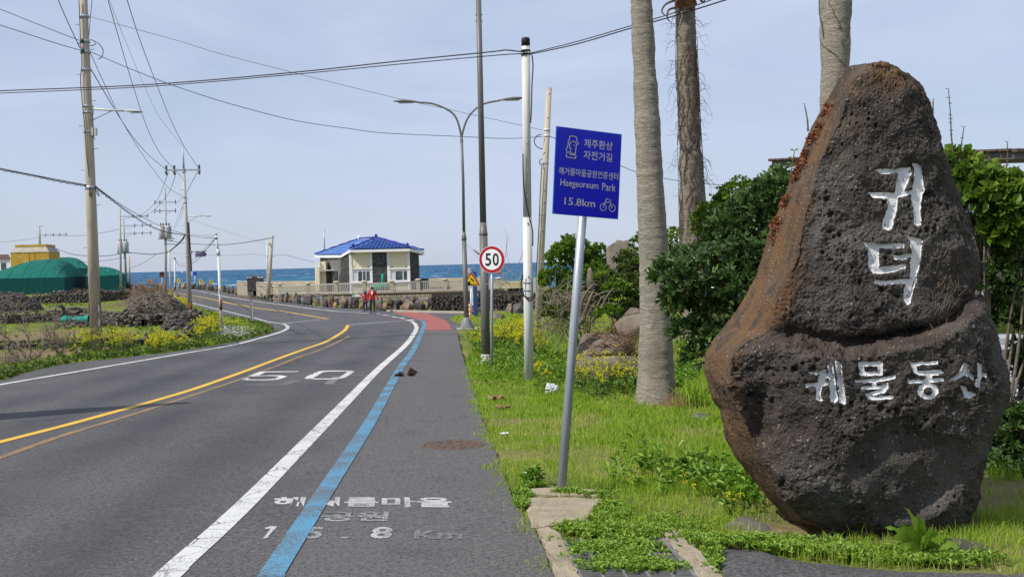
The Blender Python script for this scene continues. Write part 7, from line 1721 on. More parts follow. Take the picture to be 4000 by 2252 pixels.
def shrub(name, label, ells, base, n, per, L0, W0, m, seed, group=None, tint=(.5, .25), stems=8, named=0, cat='shrub', shell=.22, inner=None, m_stem=None, upb=.35, gap=.12):
    r = np.random.default_rng(seed); t_ = thing(name, label, cat, base, group); P, N_ = tips_from(ells, n, r, shell, gap=gap); k = len(P)
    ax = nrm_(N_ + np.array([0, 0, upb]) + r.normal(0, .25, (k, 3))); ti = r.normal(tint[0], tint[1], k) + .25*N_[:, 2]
    a1 = nrm_(np.cross(ax, rand_dirs(k, r))); a2 = np.cross(ax, a1); VV, DD, UU, LL, WW, TT = [], [], [], [], [], []
    for j in range(per):
        ang = j*2.39996 + r.uniform(0, 6.28, k); op = r.uniform(.35, 1.25, k)*(0.55 + .6*j/per); s = np.stack([np.cos(ang)]*3, 1)*a1 + np.stack([np.sin(ang)]*3, 1)*a2
        d = ax*np.cos(op)[:, None] + s*np.sin(op)[:, None]; VV.append(P - ax*(r.uniform(0, .6, k)*L0*.8)[:, None]); DD.append(d); UU.append(ax + .2*rand_dirs(k, r)); LL.append(L0*r.uniform(.65, 1.2, k)); WW.append(W0*r.uniform(.75, 1.2, k)); TT.append(ti + r.normal(0, .10, k))
    P2_, D2, U2, L2, W2, T2 = [np.concatenate(q) for q in (VV, DD, UU, LL, WW, TT)]
    nl = len(P2_)
    if named:
        score = P2_[:, 1] + r.uniform(0, .3, nl); order = np.argsort(score); sel, rest = order[:named], order[named:]
    else: sel, rest = np.array([], int), np.arange(nl)
    V, F, T = leaves(P2_[rest], D2[rest], U2[rest], L2[rest], W2[rest], T2[rest]); tinted('foliage', V, F, T, m, t_, 'stuff')
    if named:
        protos = []
        for q in (.15, .4, .6, .85):
            v, f, tt = leaves(np.zeros((1, 3)), np.array([[0, 1., 0]]), np.array([[0, 0, 1.]]), np.array([1.]), np.array([W0/L0]), np.array([q])); me = npmesh('leaf', v, f, m); a_ = me.attributes.new('tint', 'FLOAT', 'POINT'); a_.data.foreach_set('value', tt.astype(np.float32)); protos.append(me)
        tb2 = wloc(t_)
        for i in sel:
            o = bpy.data.objects.new('leaf', protos[int(np.clip(T2[i]*4, 0, 3))]); COL.objects.link(o); o.parent = t_
            y = Vector(D2[i]).normalized(); x = y.cross(Vector(U2[i])).normalized(); z = x.cross(y); s = float(L2[i]); M = Matrix(((x.x*s, y.x*s, z.x*s, 0), (x.y*s, y.y*s, z.y*s, 0), (x.z*s, y.z*s, z.z*s, 0), (0, 0, 0, 1))); M.translation = Vector(P2_[i]) - tb2; o.matrix_local = M
    rd = random.Random(seed); bs = Vector(base); ms = m_stem or m_bark
    for q in range(stems):
        i = rd.randrange(k); tp = Vector(P[i]) - Vector(N_[i])*.10; md = bs.lerp(tp, .5) + Vector((rd.uniform(-.15, .15), rd.uniform(-.15, .15), rd.uniform(-.05, .12)))
        pts = cr([bs + Vector((rd.uniform(-.12, .12), rd.uniform(-.1, .1), -.05)), md, tp], 5); part(t_, 'stem', MB().tube(pts, [.022*(1 - .75*i2/len(pts)) for i2 in range(len(pts))], 6), ms, True, fix=False)
    return t_
def el(u, v, Y, rx, rz=None, ry=None): return (at(u, v, Y), (rx, ry or rx, rz or rx))
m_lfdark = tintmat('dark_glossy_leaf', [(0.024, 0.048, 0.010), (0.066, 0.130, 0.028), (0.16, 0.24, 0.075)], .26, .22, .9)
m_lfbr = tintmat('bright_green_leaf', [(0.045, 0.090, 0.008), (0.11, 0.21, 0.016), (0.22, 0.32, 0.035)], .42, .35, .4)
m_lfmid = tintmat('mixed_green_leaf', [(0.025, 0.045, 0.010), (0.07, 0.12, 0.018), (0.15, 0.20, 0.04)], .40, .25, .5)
def gb_(u, v, Y): p = at(u, v, Y); return Vector((p.x, Y, T1(p.x, Y)))
# shrubs on the bank
m_lfsm = m_lfbr
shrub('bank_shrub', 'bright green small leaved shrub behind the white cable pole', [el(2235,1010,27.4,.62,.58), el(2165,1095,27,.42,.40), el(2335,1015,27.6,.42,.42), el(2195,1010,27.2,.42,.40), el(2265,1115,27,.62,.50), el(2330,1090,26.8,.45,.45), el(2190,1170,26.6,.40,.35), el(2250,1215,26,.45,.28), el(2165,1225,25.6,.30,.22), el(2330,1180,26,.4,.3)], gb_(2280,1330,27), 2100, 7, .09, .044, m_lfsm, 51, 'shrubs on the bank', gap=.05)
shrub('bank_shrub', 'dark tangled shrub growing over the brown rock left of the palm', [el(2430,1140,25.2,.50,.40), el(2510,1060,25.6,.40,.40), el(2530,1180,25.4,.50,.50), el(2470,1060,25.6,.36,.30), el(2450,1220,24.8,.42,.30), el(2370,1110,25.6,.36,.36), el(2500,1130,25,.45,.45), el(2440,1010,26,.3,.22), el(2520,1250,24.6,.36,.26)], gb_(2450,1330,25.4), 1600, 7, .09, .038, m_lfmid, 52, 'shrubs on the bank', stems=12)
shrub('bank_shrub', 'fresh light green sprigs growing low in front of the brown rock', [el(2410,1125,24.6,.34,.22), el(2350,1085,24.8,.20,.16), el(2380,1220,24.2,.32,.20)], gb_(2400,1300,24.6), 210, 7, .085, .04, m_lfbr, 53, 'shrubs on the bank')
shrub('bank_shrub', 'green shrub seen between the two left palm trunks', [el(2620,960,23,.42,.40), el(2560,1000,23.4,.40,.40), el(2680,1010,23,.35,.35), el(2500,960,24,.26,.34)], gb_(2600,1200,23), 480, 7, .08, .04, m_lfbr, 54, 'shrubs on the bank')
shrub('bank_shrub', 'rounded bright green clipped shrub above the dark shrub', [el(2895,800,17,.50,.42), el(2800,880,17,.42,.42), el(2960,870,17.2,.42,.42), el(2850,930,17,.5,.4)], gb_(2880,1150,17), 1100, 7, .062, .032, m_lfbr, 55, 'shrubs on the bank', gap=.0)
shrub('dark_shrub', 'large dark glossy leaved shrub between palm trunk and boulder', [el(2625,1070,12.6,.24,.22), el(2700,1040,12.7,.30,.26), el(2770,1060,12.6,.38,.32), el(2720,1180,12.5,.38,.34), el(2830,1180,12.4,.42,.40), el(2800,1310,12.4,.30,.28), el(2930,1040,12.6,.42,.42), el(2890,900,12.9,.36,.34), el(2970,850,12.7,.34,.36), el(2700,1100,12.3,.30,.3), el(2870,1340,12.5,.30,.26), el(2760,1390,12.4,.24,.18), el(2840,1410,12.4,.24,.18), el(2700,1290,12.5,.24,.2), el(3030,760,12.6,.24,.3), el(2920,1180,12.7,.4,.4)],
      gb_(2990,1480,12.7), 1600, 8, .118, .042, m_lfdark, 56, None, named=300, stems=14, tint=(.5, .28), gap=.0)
m_lfbig = tintmat('large_yellow_green_leaf', [(0.05, 0.10, 0.012), (0.12, 0.22, 0.026), (0.24, 0.32, 0.045)], .35, .38, .5)
shrub('tall_shrub', 'tall shrub with large bright leaves right of the boulder top', [el(3745,680,10.4,.20,.24), el(3830,760,10.3,.26,.30), el(3910,790,10.3,.28,.28), el(3800,880,10.5,.30,.30), el(3960,900,10.3,.30,.28), el(3990,830,10.6,.2,.2), el(3880,930,10.4,.3,.25)], gb_(3880,1650,10.6), 460, 7, .125, .078, m_lfbig, 57, None, named=260, stems=10, gap=.0, tint=(.5, .3))
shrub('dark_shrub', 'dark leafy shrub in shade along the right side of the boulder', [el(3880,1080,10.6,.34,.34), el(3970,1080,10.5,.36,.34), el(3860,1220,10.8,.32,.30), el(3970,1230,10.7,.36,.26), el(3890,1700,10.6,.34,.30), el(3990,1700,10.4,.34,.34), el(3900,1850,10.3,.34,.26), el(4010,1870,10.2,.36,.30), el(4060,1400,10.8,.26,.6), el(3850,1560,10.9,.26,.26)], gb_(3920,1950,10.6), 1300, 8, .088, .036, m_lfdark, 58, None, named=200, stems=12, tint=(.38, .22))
# upright shoots
m_shoot = pmat('green_shoot', (0.09, 0.10, 0.05), (.13, .07, .06), scale=3, rough=.6)
def shoots(label, specs, base, m=m_lfbig):
    t_ = thing('tall_shoots', label, 'shoots', base)
    for pts, Y_, ll in specs:
        P_ = cr([at(*D(x, y), Y_) for x, y in pts], 5); part(t_, 'shoot', MB().tube(P_, [.009*(1 - .6*i/len(P_)) for i in range(len(P_))], 5), m_shoot, True, fix=False)
        n = max(4, int((P_[-1] - P_[0]).length/.055)); r = np.random.default_rng(int(pts[0][0])); idx = np.linspace(1, len(P_)-1, n).astype(int); Pn = np.array([P_[i][:] for i in idx for _ in (0, 1)])
        sd = np.array([[(-1)**k, r.uniform(-.4, .4), .55] for k in range(len(Pn))]); V, F, T = leaves(Pn, sd, np.tile([[0, -.5, 1.]], (len(Pn), 1)), np.full(len(Pn), ll)*r.uniform(.6, 1.2, len(Pn)), np.full(len(Pn), ll*.5), r.uniform(.3, .9, len(Pn))); tinted('buds', V, F, T, m, t_, 'stuff')
shoots('thin budding shoots standing up right of the boulder top', [([(2398,395),(2392,340),(2390,290),(2385,225)], 10.3, .028), ([(2410,400),(2416,370),(2424,320)], 10.3, .03), ([(2528,440),(2533,400),(2533,358)], 10.3, .03), ([(2346,300),(2346,270),(2347,250)], 9.6, .02)], at(*D(2400, 420), 10.3))
shoots('single reddish budding shoot left of the boulder shoulder', [([(2032,330),(2030,300),(2023,262)], 9.8, .02), ([(1985,490),(1988,440),(1998,380)], 10.2, .06)], at(*D(2030, 340), 9.8))
# dead rust-red creeper leaves on the boulder's left edge
r = np.random.default_rng(77); vq = r.uniform(410, 1010, 2600); uq = kL(vq) + np.abs(r.normal(0, 11, 2600)) - 2 + 12*ss(800, 560, vq); gate = np.array([noise.noise((v*.02, u*.02, 4.)) for u, v in zip(uq, vq)]); keep = gate > -.25 + .55*ss(650, 1010, vq); Pc = []
for u, v in zip(uq[keep], vq[keep]):
    d = ray(float(u), float(v)).normalized(); hh = rock_bvh.ray_cast(Vector((0, 0, CAMZ)), d)
    if hh[0] is not None: Pc.append(hh[0] - d*.02)
    else: Pc.append(at(float(u) + 6, float(v), 8.75))
Pc = np.array([p[:] for p in Pc]); n = len(Pc); t_ = thing('dry_creeper', 'rust red dead creeper leaves along the left edge of the boulder', 'creeper', Vector(Pc[0]))
Dc = r.normal(0, 1, (n, 3)) + np.array([-.3, -.3, -.5]); V, F, T = leaves(Pc, Dc, rand_dirs(n, r), r.uniform(.018, .040, n), r.uniform(.010, .022, n), r.uniform(0, 1, n), .5, .4)
tinted('foliage', V, F, T, tintmat('dead_red_leaf', [(0.12, 0.04, 0.022), (0.26, 0.10, 0.045), (0.36, 0.17, 0.09)], .7, .2), t_, 'stuff')
rdv = random.Random(9)
for k in range(16):          # thin vines over the right shoulder of the boulder
    u, v = rdv.uniform(3640, 3760), rdv.uniform(950, 1150); pts = []
    for i in range(14):
        d = ray(u, v).normalized(); hh = rock_bvh.ray_cast(Vector((0, 0, CAMZ)), d)
        if hh[0] is None: break
        pts.append(hh[0] - d*.006); u += rdv.uniform(-16, 22)*(1 if k % 3 else -1.6); v += rdv.uniform(2, 34)
    if len(pts) > 4: part(stone_thing, 'vine', MB().tube(pts, [.0035*(1 - .5*i/len(pts)) for i in range(len(pts))], 4), m_vine, fix=False)

# ------------------------------------------------------------------ palms
m_palm = pmat('palm_trunk_bark', (0.40, 0.355, 0.285), (0.24, 0.21, 0.165), scale=6, lo=.36, hi=.64, rough=.95, streak=(1.2, 1.2, 8), bump=(16, .035), detail=8, col3=(.25, .22, .175), scale3=1.3, lo3=.5, hi3=.75)
m_palm2 = pmat('shaggy_palm_bark', (0.29, 0.25, 0.20), (0.17, 0.14, 0.108), scale=6, rough=.98, streak=(1.5, 1.5, 5), bump=(16, .03), detail=8)
m_fibre = pmat('rust_brown_fibre', (0.20, 0.085, 0.035), (0.11, 0.05, 0.028), scale=12, rough=1., bump=(30, .02))
m_frond = tintmat('palm_frond', [(0.03, 0.06, 0.012), (0.06, 0.11, 0.02)], .5, .3)
fr_v = []; fr_f = []; nl_ = 18
for i in range(nl_):
    a = -1.35 + 2.7*i/(nl_-1); L_ = .95*(1 - .25*abs(a)/1.35); c_ = Vector((math.sin(a), math.cos(a), 0)); s = Vector((c_.y, -c_.x, 0)); o = len(fr_v); b0 = Vector((0, 1.0, 0))
    fr_v += [b0 - s*.012, b0 + s*.012, b0 + c_*L_*.55 + s*.028 + Vector((0, 0, .03)), b0 + c_*L_*.55 - s*.028, b0 + c_*L_ + Vector((0, 0, -.22))]; fr_f += [(o, o+1, o+2, o+3), (o+3, o+2, o+4)]
FM = MB().tube([(0, 0, 0), (0, .5, .02), (0, 1.0, 0)], [.022, .016, .010], 5); FM.add(fr_v, fr_f); frond_me = mesh('frond', FM.v, FM.f, m_frond)
a_ = frond_me.attributes.new('tint', 'FLOAT', 'POINT'); a_.data.foreach_set('value', rng.uniform(0, 1, len(frond_me.vertices)).astype(np.float32))
def palm(label, Y_, pts, ztop, seed, m, ring=.035, base_v=None, fringe=0):
    """pts: (u, v, width in picture units)"""
    rd = random.Random(seed); C = [at(u, v, Y_) for u, v, w in pts]; Rr = [w/2*Y_/FPX for u, v, w in pts]; b = C[0].copy()
    zs = [c.z for c in C]; t_ = thing('palm_tree', label, 'palm tree', b, 'palm trees by the boulder'); dz = .018; n = int((ztop - zs[0] + .3)/dz); k = 26; vs = np.zeros((n, k, 3)); zz = zs[0] - .3 + np.arange(n)*dz
    o = np.argsort(zs); X_ = np.interp(zz, np.array(zs)[o], [C[i].x for i in o]); Rz = np.interp(zz, np.array(zs)[o], [Rr[i] for i in o])
    X_ = np.where(zz > zs[-1], C[-1].x + (zz - zs[-1])*((C[-1].x - C[-2].x)/(C[-1].z - C[-2].z)), X_); ph = 0.0
    rg = np.array([.006*((z/ring + .35*noise.noise((3., 1., z*6))) % 1.0) + .016*noise.noise((0, 0, z*2.3 + seed)) + .007*noise.noise((0, 5., z*9 + seed)) for z in zz])*1.2
    for j in range(k):
        a = 2*math.pi*j/k; wob = np.array([1 + .05*noise.noise((math.cos(a)*1.3, math.sin(a)*1.3, z*.8 + seed)) + .02*noise.noise((math.cos(a)*6, math.sin(a)*6, z*14 + seed)) for z in zz]); rr_ = (Rz + rg)*wob
        vs[:, j, 0] = X_ + rr_*math.cos(a); vs[:, j, 1] = Y_ + rr_*math.sin(a); vs[:, j, 2] = zz + .010*math.sin(a*2 + seed)
    ii = np.arange(n*k).reshape(n, k); jn = np.roll(ii, -1, 1); F = np.stack([ii[:-1], jn[:-1], jn[1:], ii[1:]], -1).reshape(-1, 4)
    obj('trunk', npmesh('trunk', vs.reshape(-1, 3) - np.array(b), F, m, True), t_); top = Vector((float(X_[-1]), Y_, ztop)) - b
    for q in range(26):
        o = bpy.data.objects.new('frond', frond_me); COL.objects.link(o); o.parent = t_; o.location = top + Vector((0, 0, rd.uniform(-.3, .25))); el_ = rd.uniform(-.5, 1.2); o.rotation_euler = (el_, rd.uniform(-.3, .3), q*2.4 + rd.uniform(-.2, .2)); s = rd.uniform(.85, 1.15); o.scale = (s, s, s)
    return t_, b, zz, X_, Rz
tp1 = palm('nearest grey ringed palm trunk with flared foot beside the blue sign', 16.3, [(2563,1572,172), (2563,1530,158), (2562,1450,140), (2561,1367,132), (2560,1243,120), (2552,1000,113), (2543,777,106), (2524,388,93), (2504,0,79)], 9.6, 3, m_palm)
tp2 = palm('shaggy brown vine wrapped palm trunk behind the nearest palm', 19.5, [(2722,1250,122), (2718,1118,117), (2711,932,103), (2700,699,90), (2690,466,81), (2683,233,78), (2675,0,75)], 8.4, 5, m_palm2)
tp3 = palm('pale palm trunk rising behind the top of the boulder', 14.5, [(3270,1500,150), (3266,700,118), (3262,310,110), (3263,155,109), (3263,0,112)], 9.4, 8, m_palm)
def vines_palm(tp, Y_, zr, n, seed, rad=.006, offs=.012):
    t_, b, zz, X_, Rz = tp; rd = random.Random(seed)
    for k in range(n):
        z = rd.uniform(*zr); a = rd.uniform(math.pi, 2*math.pi); pts = []; L_ = rd.uniform(.5, 1.7); da = rd.uniform(-.10, .10)
        for i in range(12):
            q = z + L_*i/11; 
            if q > zr[1] + .5: break
            i2 = min(len(zz)-1, np.searchsorted(zz, q)); r_ = float(Rz[i2]) + offs + .01; pts.append((float(X_[i2]) + r_*math.cos(a), Y_ + r_*math.sin(a), q)); a += da + rd.uniform(-.25, .25); a = min(2*math.pi + .1, max(math.pi - .1, a))
        if len(pts) > 4: part(t_, 'vine', MB().tube(pts, [rad*(1 - .6*i/len(pts)) for i in range(len(pts))], 4), m_vine, fix=False)
vines_palm(tp2, 19.5, (1.4, 5.6), 75, 6, .009); vines_palm(tp3, 14.5, (4.4, 6.2), 9, 7, .007)
rd = random.Random(12); t2, b2_, zz2, X2, R2 = tp2
fb = MB()
for k in range(60):          # loose hanging fibres and old leaf bases at the top of the shaggy palm
    z = rd.uniform(3.5, 6.6); i2 = min(len(zz2)-1, np.searchsorted(zz2, z)); a = rd.choice((math.pi, 0)) + rd.uniform(-.5, .5); r_ = float(R2[i2]); p = Vector((float(X2[i2]) + r_*math.cos(a), 19.5 - abs(r_*math.sin(a)), z)); pts = [p]
    for i in range(6): p = p + Vector((math.cos(a)*rd.uniform(.0, .07), rd.uniform(-.04, .04), rd.uniform(-.12, .06))); pts.append(p)
    fb.tube(pts, [.005*(1 - .12*i) for i in range(7)], 4, False)
part(t2, 'hanging_fibres', fb, m_vine, fix=False, kind='stuff')
for q, (u, v, w_, hpx) in enumerate(((2690, 12, 60, 50), (2652, 6, 44, 34))):
    c_ = at(u, v, 19.5 - .30); k_ = 19.5/FPX; me = boulder_mesh(300 + q, w_*k_, .12, hpx*k_, 2, .5); me.materials[0] = m_fibre; me.name = 'old_leaf_base'; o = obj('old_leaf_base', me, t2, c_ - b2_ - UPV*.1)
for q, l in enumerate(([(2640,0),(2600,18),(2585,45),(2600,62)], [(2640,30),(2612,40),(2606,70),(2618,86)], [(2735,0),(2750,10),(2752,-12)])):
    P_ = cr([at(u, v, 19.3) for u, v in l], 5); part(t2, 'dead_leaf_stub', MB().tube(P_, [.022*(1 - .6*i/len(P_)) for i in range(len(P_))], 6), m_vine, True, fix=False)

# rocks of the bank
m_bankr = pmat('brown_bank_rock', (0.20, 0.165, 0.125), (0.12, 0.097, 0.075), scale=3, rough=.95, bump=(12, .06), detail=8, col3=(.26, .22, .165), scale3=1.4, lo3=.52, hi3=.72)
def bank_rock(label, u, v0, v1, wpx, Y_, seed, dep=1.2):
    k_ = Y_/FPX; c_ = at(u, v1, Y_); hh = (v1 - v0)*k_; me = boulder_mesh(seed, wpx*k_, dep, hh + .1, 4, .26); me.materials[0] = m_bankr; o = obj('bank_rock', me, None, (c_.x, Y_ + dep*.25, c_.z - .06)); return tag(o, label, 'rock', 'rocks in the bank')
bank_rock('pitted tan rock crowning the bank left of the palm', 2445, 958, 1130, 178, 26.8, 78, 1.8); bank_rock('small dark round rock under the bank shrub', 2315, 1062, 1130, 46, 25.4, 72, .4)
bank_rock('dark overhanging rock behind the fallen straw', 2475, 1225, 1330, 140, 23.6, 73, 1.2); bank_rock('long sloping brown outcrop slab below the bank shrub', 2370, 1318, 1460, 330, 21.6, 74, 2.0); bank_rock('lower grey outcrop slab beside the palm foot', 2420, 1392, 1510, 260, 19.6, 75, 1.4)
bank_rock('grey slab on the ground left of the palm foot', 2290, 1400, 1490, 110, 20.2, 77, .8)
# grey twig tangle hanging in the bank
def tangle(label, u0, u1, v0, v1, Y_, n, seed, m, L0=.5, dirn=(0, 0, 0), rad=.006, name='dry_tangle'):
    rd = random.Random(seed); mb = MB(); b = at((u0+u1)/2, v1, Y_)
    for k in range(n):
        p = at(rd.uniform(u0, u1), rd.uniform(v0, v1), Y_ + rd.uniform(-.3, .3)); d = Vector((rd.uniform(-1, 1), rd.uniform(-.5, .5), rd.uniform(-.6, .8))) + Vector(dirn); d.normalize(); pts = [p]
        for i in range(5): d = (d + Vector((rd.uniform(-.3, .3), rd.uniform(-.3, .3), rd.uniform(-.3, .25)))).normalized(); pts.append(pts[-1] + d*L0*rd.uniform(.6, 1.2)/5)
        mb.tube(pts, [rad*(1 - .13*i) for i in range(6)], 3, False)
    return single(name, mb, m, label, 'twigs', b, fix=False, kind='stuff')
m_strw = pmat('grey_straw', (0.36, 0.31, 0.23), (0.22, 0.18, 0.13), scale=3, rough=.95)
tangle('grey tangle of dry stalks below the bank shrub', 2115, 2300, 1130, 1290, 25.6, 330, 81, m_strw, .8, (.2, -.2, -.2), .008); tangle('bare pale twigs reaching over the sea view', 1935, 2040, 1040, 1115, 24.5, 16, 82, m_barkp, 1.2, (-.8, 0, .1), .008); tangle('fallen straw and bark litter on the outcrop', 2280, 2520, 1290, 1400, 21.4, 240, 83, pmat('red_straw', (.30, .165, .085), (.20, .13, .08), scale=4, rough=.95), .45, (.5, -.2, -.3), .008)
tangle('rust brown dry grass at the palm foot', 2600, 2720, 1560, 1630, 15.6, 260, 84, pmat('red_straw'  , (.3, .165, .085)), .22, (0, 0, .6), .004)
t_ = thing('bank_branches', 'bent grey shrub trunks leaning over the outcrop', 'branches', gb_(2280, 1300, 24.4))
for l, r0, mm in (([(2268,1265),(2270,1190),(2285,1150),(2310,1120)], .05, m_bark), ([(2276,1258),(2296,1190),(2312,1150),(2322,1130)], .045, m_bark), ([(2272,1252),(2280,1222),(2286,1212)], .055, m_barkp), ([(2312,1255),(2348,1205),(2370,1160),(2400,1120)], .04, m_bark), ([(2296,1195),(2330,1195),(2352,1160),(2392,1150)], .025, m_bark), ([(2340,1208),(2380,1186),(2420,1186)], .02, m_bark), ([(2300,1170),(2360,1140),(2430,1135)], .02, m_bark)):
    P_ = cr([at(u, v, 24.3) for u, v in l], 6); part(t_, 'branch', MB().tube(P_, [r0*(1 - .55*i/len(P_)) for i in range(len(P_))], 7), mm, True, fix=False)

tangle('dry brown vine stalks matted over the big rubble heap', 500, 680, 1128, 1215, 63.6, 190, 85, m_strw, .9, (0, -.2, -.2), .010)
tangle('dry brown vines matted over the heap at the road crest', 525, 640, 1108, 1150, 88.5, 260, 86, pmat('red_straw', (.3, .165, .085)), 1.2, (0, -.2, -.2), .014)
# ------------------------------------------------------------------ grass and weeds
m_gr = tintmat('verge_grass', [(0.11, 0.22, 0.012), (0.24, 0.41, 0.022), (0.40, 0.52, 0.055), (0.52, 0.47, 0.20)], .6, .45, .25)
m_dry = tintmat('dry_straw_grass', [(0.26, 0.20, 0.10), (0.40, 0.33, 0.19), (0.48, 0.41, 0.27)], .8, .3, .15)
m_weed = tintmat('broad_weed_leaf', [(0.06, 0.14, 0.012), (0.15, 0.29, 0.022), (0.30, 0.43, 0.055)], .5, .35, .35)
m_weed2 = tintmat('field_weed_leaf', [(0.045, 0.085, 0.014), (0.09, 0.15, 0.022), (0.18, 0.22, 0.05)], .5, .3, .3)
m_yfl = tintmat('rape_blossom', [(0.50, 0.46, 0.010), (0.66, 0.60, 0.012), (0.76, 0.70, 0.03)], .6, .3, .2)
ROCKF = [(float(a), float(b)) for a, b in zip(P[-NU*40::7, 0], P[-NU*40::7, 1])] if False else None
def free(x, y, road_margin=0.0, patch=True):
    ok = ~inpoly(x, y, OUTL)
    for poly in BARE: ok &= ~inpoly(x, y, poly)
    if patch: ok &= ~inpoly(x, y, PATCH) & ~inpoly(x, y, BARE_G)
    return ok
def nvec(x, y, s, seed): return np.array([noise.fractal((a*s, b*s, seed), .7, 2., 3) for a, b in zip(x, y)])
def scatter(n, x0, x1, y0, y1, r, p=1.0):
    """more blades close by"""
    u = r.uniform(0, 1, n); y = y0*(y1/y0)**(u**p); return r.uniform(0, 1, n)*(x1 - x0) + x0, y
def lawn(name, label, X_, Y_, hfun, tint, wk, m, seed, lean=.45, zoff=0.0):
    z = Tn(X_, Y_) + zoff; V, F, T = blades(np.stack([X_, Y_, z - .006], 1), hfun, np.maximum(.0045, Y_*wk), tint, lean, seed); o = tinted(name, V, F, T, m, None, 'stuff'); return tag(o, label, 'grass')
r = np.random.default_rng(5)
# near verge
x, y = scatter(235000, -1.5, 8.5, 5.2, 24, r, 1.0); ex = xat([Vector(p) for p in OUTL[:len(right_edge)]], y)
k = (x > ex - .10 + .05*np.sin(y*5.1) + .04*np.sin(y*13.7)) & (x < .62*y + 1.2)
for poly in BARE: k &= ~inpoly(x, y, poly)
k &= ~inpoly(x, y, BARE_G)
pin_ = inpoly(x, y, PATCH); k &= ~pin_
# keep the boulder's foot clear
k &= ~((((x - 2.60)/.92)**2 + ((y - 8.18)/.54)**2) < 1)
k &= ~((((x - 3.4)/1.3)**2 + ((y - 9.3)/.8)**2) < 1)
x, y = x[k], y[k]; nn = nvec(x, y, .8, 1.); n2 = nvec(x, y, 2.6, 7.); sl = np.interp(X[0], X[0], X[0]) if False else None
dist = x - xat([Vector(p) for p in OUTL[:len(right_edge)]], y)
thin = r.uniform(0, 1, len(x)) < np.clip(.80 + .5*nn + .25*n2, .25, 1); x, y, nn, n2, dist = [q[thin] for q in (x, y, nn, n2, dist)]
hh = r.uniform(.035, .085, len(x))*(1 + .6*np.clip(nn, -.5, 1)) + .03*ss(.4, 1.5, dist)*r.uniform(0, 1.6, len(x))*ss(12, 8, np.abs(y - 8)) ; tint = .44 + .30*n2*-.6 + r.normal(0, .16, len(x)) + .12*ss(1.2, .1, dist) - .12*ss(14, 20, y) + .34*ss(-.12, -.42, nn) + .5*(r.uniform(0, 1, len(x)) < .07)
lawn('verge_grass', 'short bright green verge grass around sign post, palm and boulder', x, y, hh, tint, .00062, m_gr, 11)
# longer grass clumps
x, y = scatter(26000, .3, 6.0, 7.0, 22, r); k = free(x, y) & ~((((x - 2.60)/.92)**2 + ((y - 8.18)/.54)**2) < 1); x, y = x[k], y[k]; nn = nvec(x, y, 1.7, 3.)
k = nn > .12; x, y, nn = x[k], y[k], nn[k]; lawn('long_grass', 'taller lush grass tufts scattered through the right verge', x, y, r.uniform(.08, .19, len(x)), .38 + r.normal(0, .16, len(x)) + .2*(y < 9), .0007, m_gr, 12, .55)
# bank and far verge grass
x, y = scatter(60000, -1.2, 11, 22, 62, r); e_ = x - xat([Vector(p) for p in OUTL[:len(right_edge)]], np.minimum(y, 43)); k = (free(x, y)) & (e_ > -.05) & (y < 58); x, y = x[k], y[k]; nn = nvec(x, y, .45, 4.)
lawn('bank_grass', 'rough green grass of the bank and verge beyond the palms', x, y, r.uniform(.07, .22, len(x))*(1 + .4*nn), .42 + .35*nn + r.normal(0, .16, len(x)), .00062, m_gr, 13)
x, y = r.uniform(-3, 5, 9000), r.uniform(45, 66, 9000); k = inpoly(x, y, ISL); x, y = x[k], y[k]; V, F, T = blades(np.stack([x, y, CAMZ - Hn(y) + ROADZ + .07], 1), r.uniform(.08, .2, len(x)), np.full(len(x), .04), .55 + r.normal(0, .18, len(x)), .4, 14); tag(tinted('island_grass', V, F, T, m_gr, None, 'stuff'), 'short grass on the small island by the notice board', 'grass')
# left verge strip and field
le_ = [Vector(p) for p in lf]
x, y = r.uniform(-75, -7, 150000), 23*(115/23)**r.uniform(0, 1, 150000); k = free(x, y, patch=False) & (x > -.56*y - 2) & (x < -.10*y); x, y = x[k], y[k]; gx = np.clip(np.searchsorted(xs, x), 0, nx-1); gy = np.clip(np.searchsorted(ys, y), 0, ny-1); so_ = soil[gy, gx]; nn = nvec(x, y, .22, 6.); n2 = nvec(x, y, .9, 2.)
k = r.uniform(0, 1, len(x)) < np.clip(.55 + .9*nn + .4*n2 - .9*so_, .02, 1); x, y, nn, n2 = [q[k] for q in (x, y, nn, n2)]
lawn('field_grass', 'green and straw grass between the field walls on the left', x, y, r.uniform(.04, .13, len(x))*(1 + .5*nn), .48 + .45*n2 + r.normal(0, .18, len(x)), .00070, m_gr, 15)
# lush strip at the left road edge
ev = np.array([(p.x, p.y) for p in cr(lf, 10)]); i_ = r.integers(0, len(ev), 52000); off_ = np.abs(r.normal(0, .9, 52000)); x = ev[i_, 0] - off_*r.uniform(.2, 1.2, 52000); y = ev[i_, 1] + off_*r.uniform(.3, 1.3, 52000); k = free(x, y, patch=False) & (y < 90); x, y, o_ = x[k], y[k], off_[k]
k = ~((np.hypot((x + 11.6)/2.2, (y - 25.6)/.9) < 1)); x, y, o_ = x[k], y[k], o_[k]
lawn('roadside_grass', 'lush green weeds along the left edge of the road', x, y, r.uniform(.05, .15, len(x))*(.5 + .7*np.clip(o_, 0, 1.4)), .30 + r.normal(0, .30, len(x)) + .45*(nvec(x, y, .5, 3.) > .15), .00075, m_gr, 16, .5)
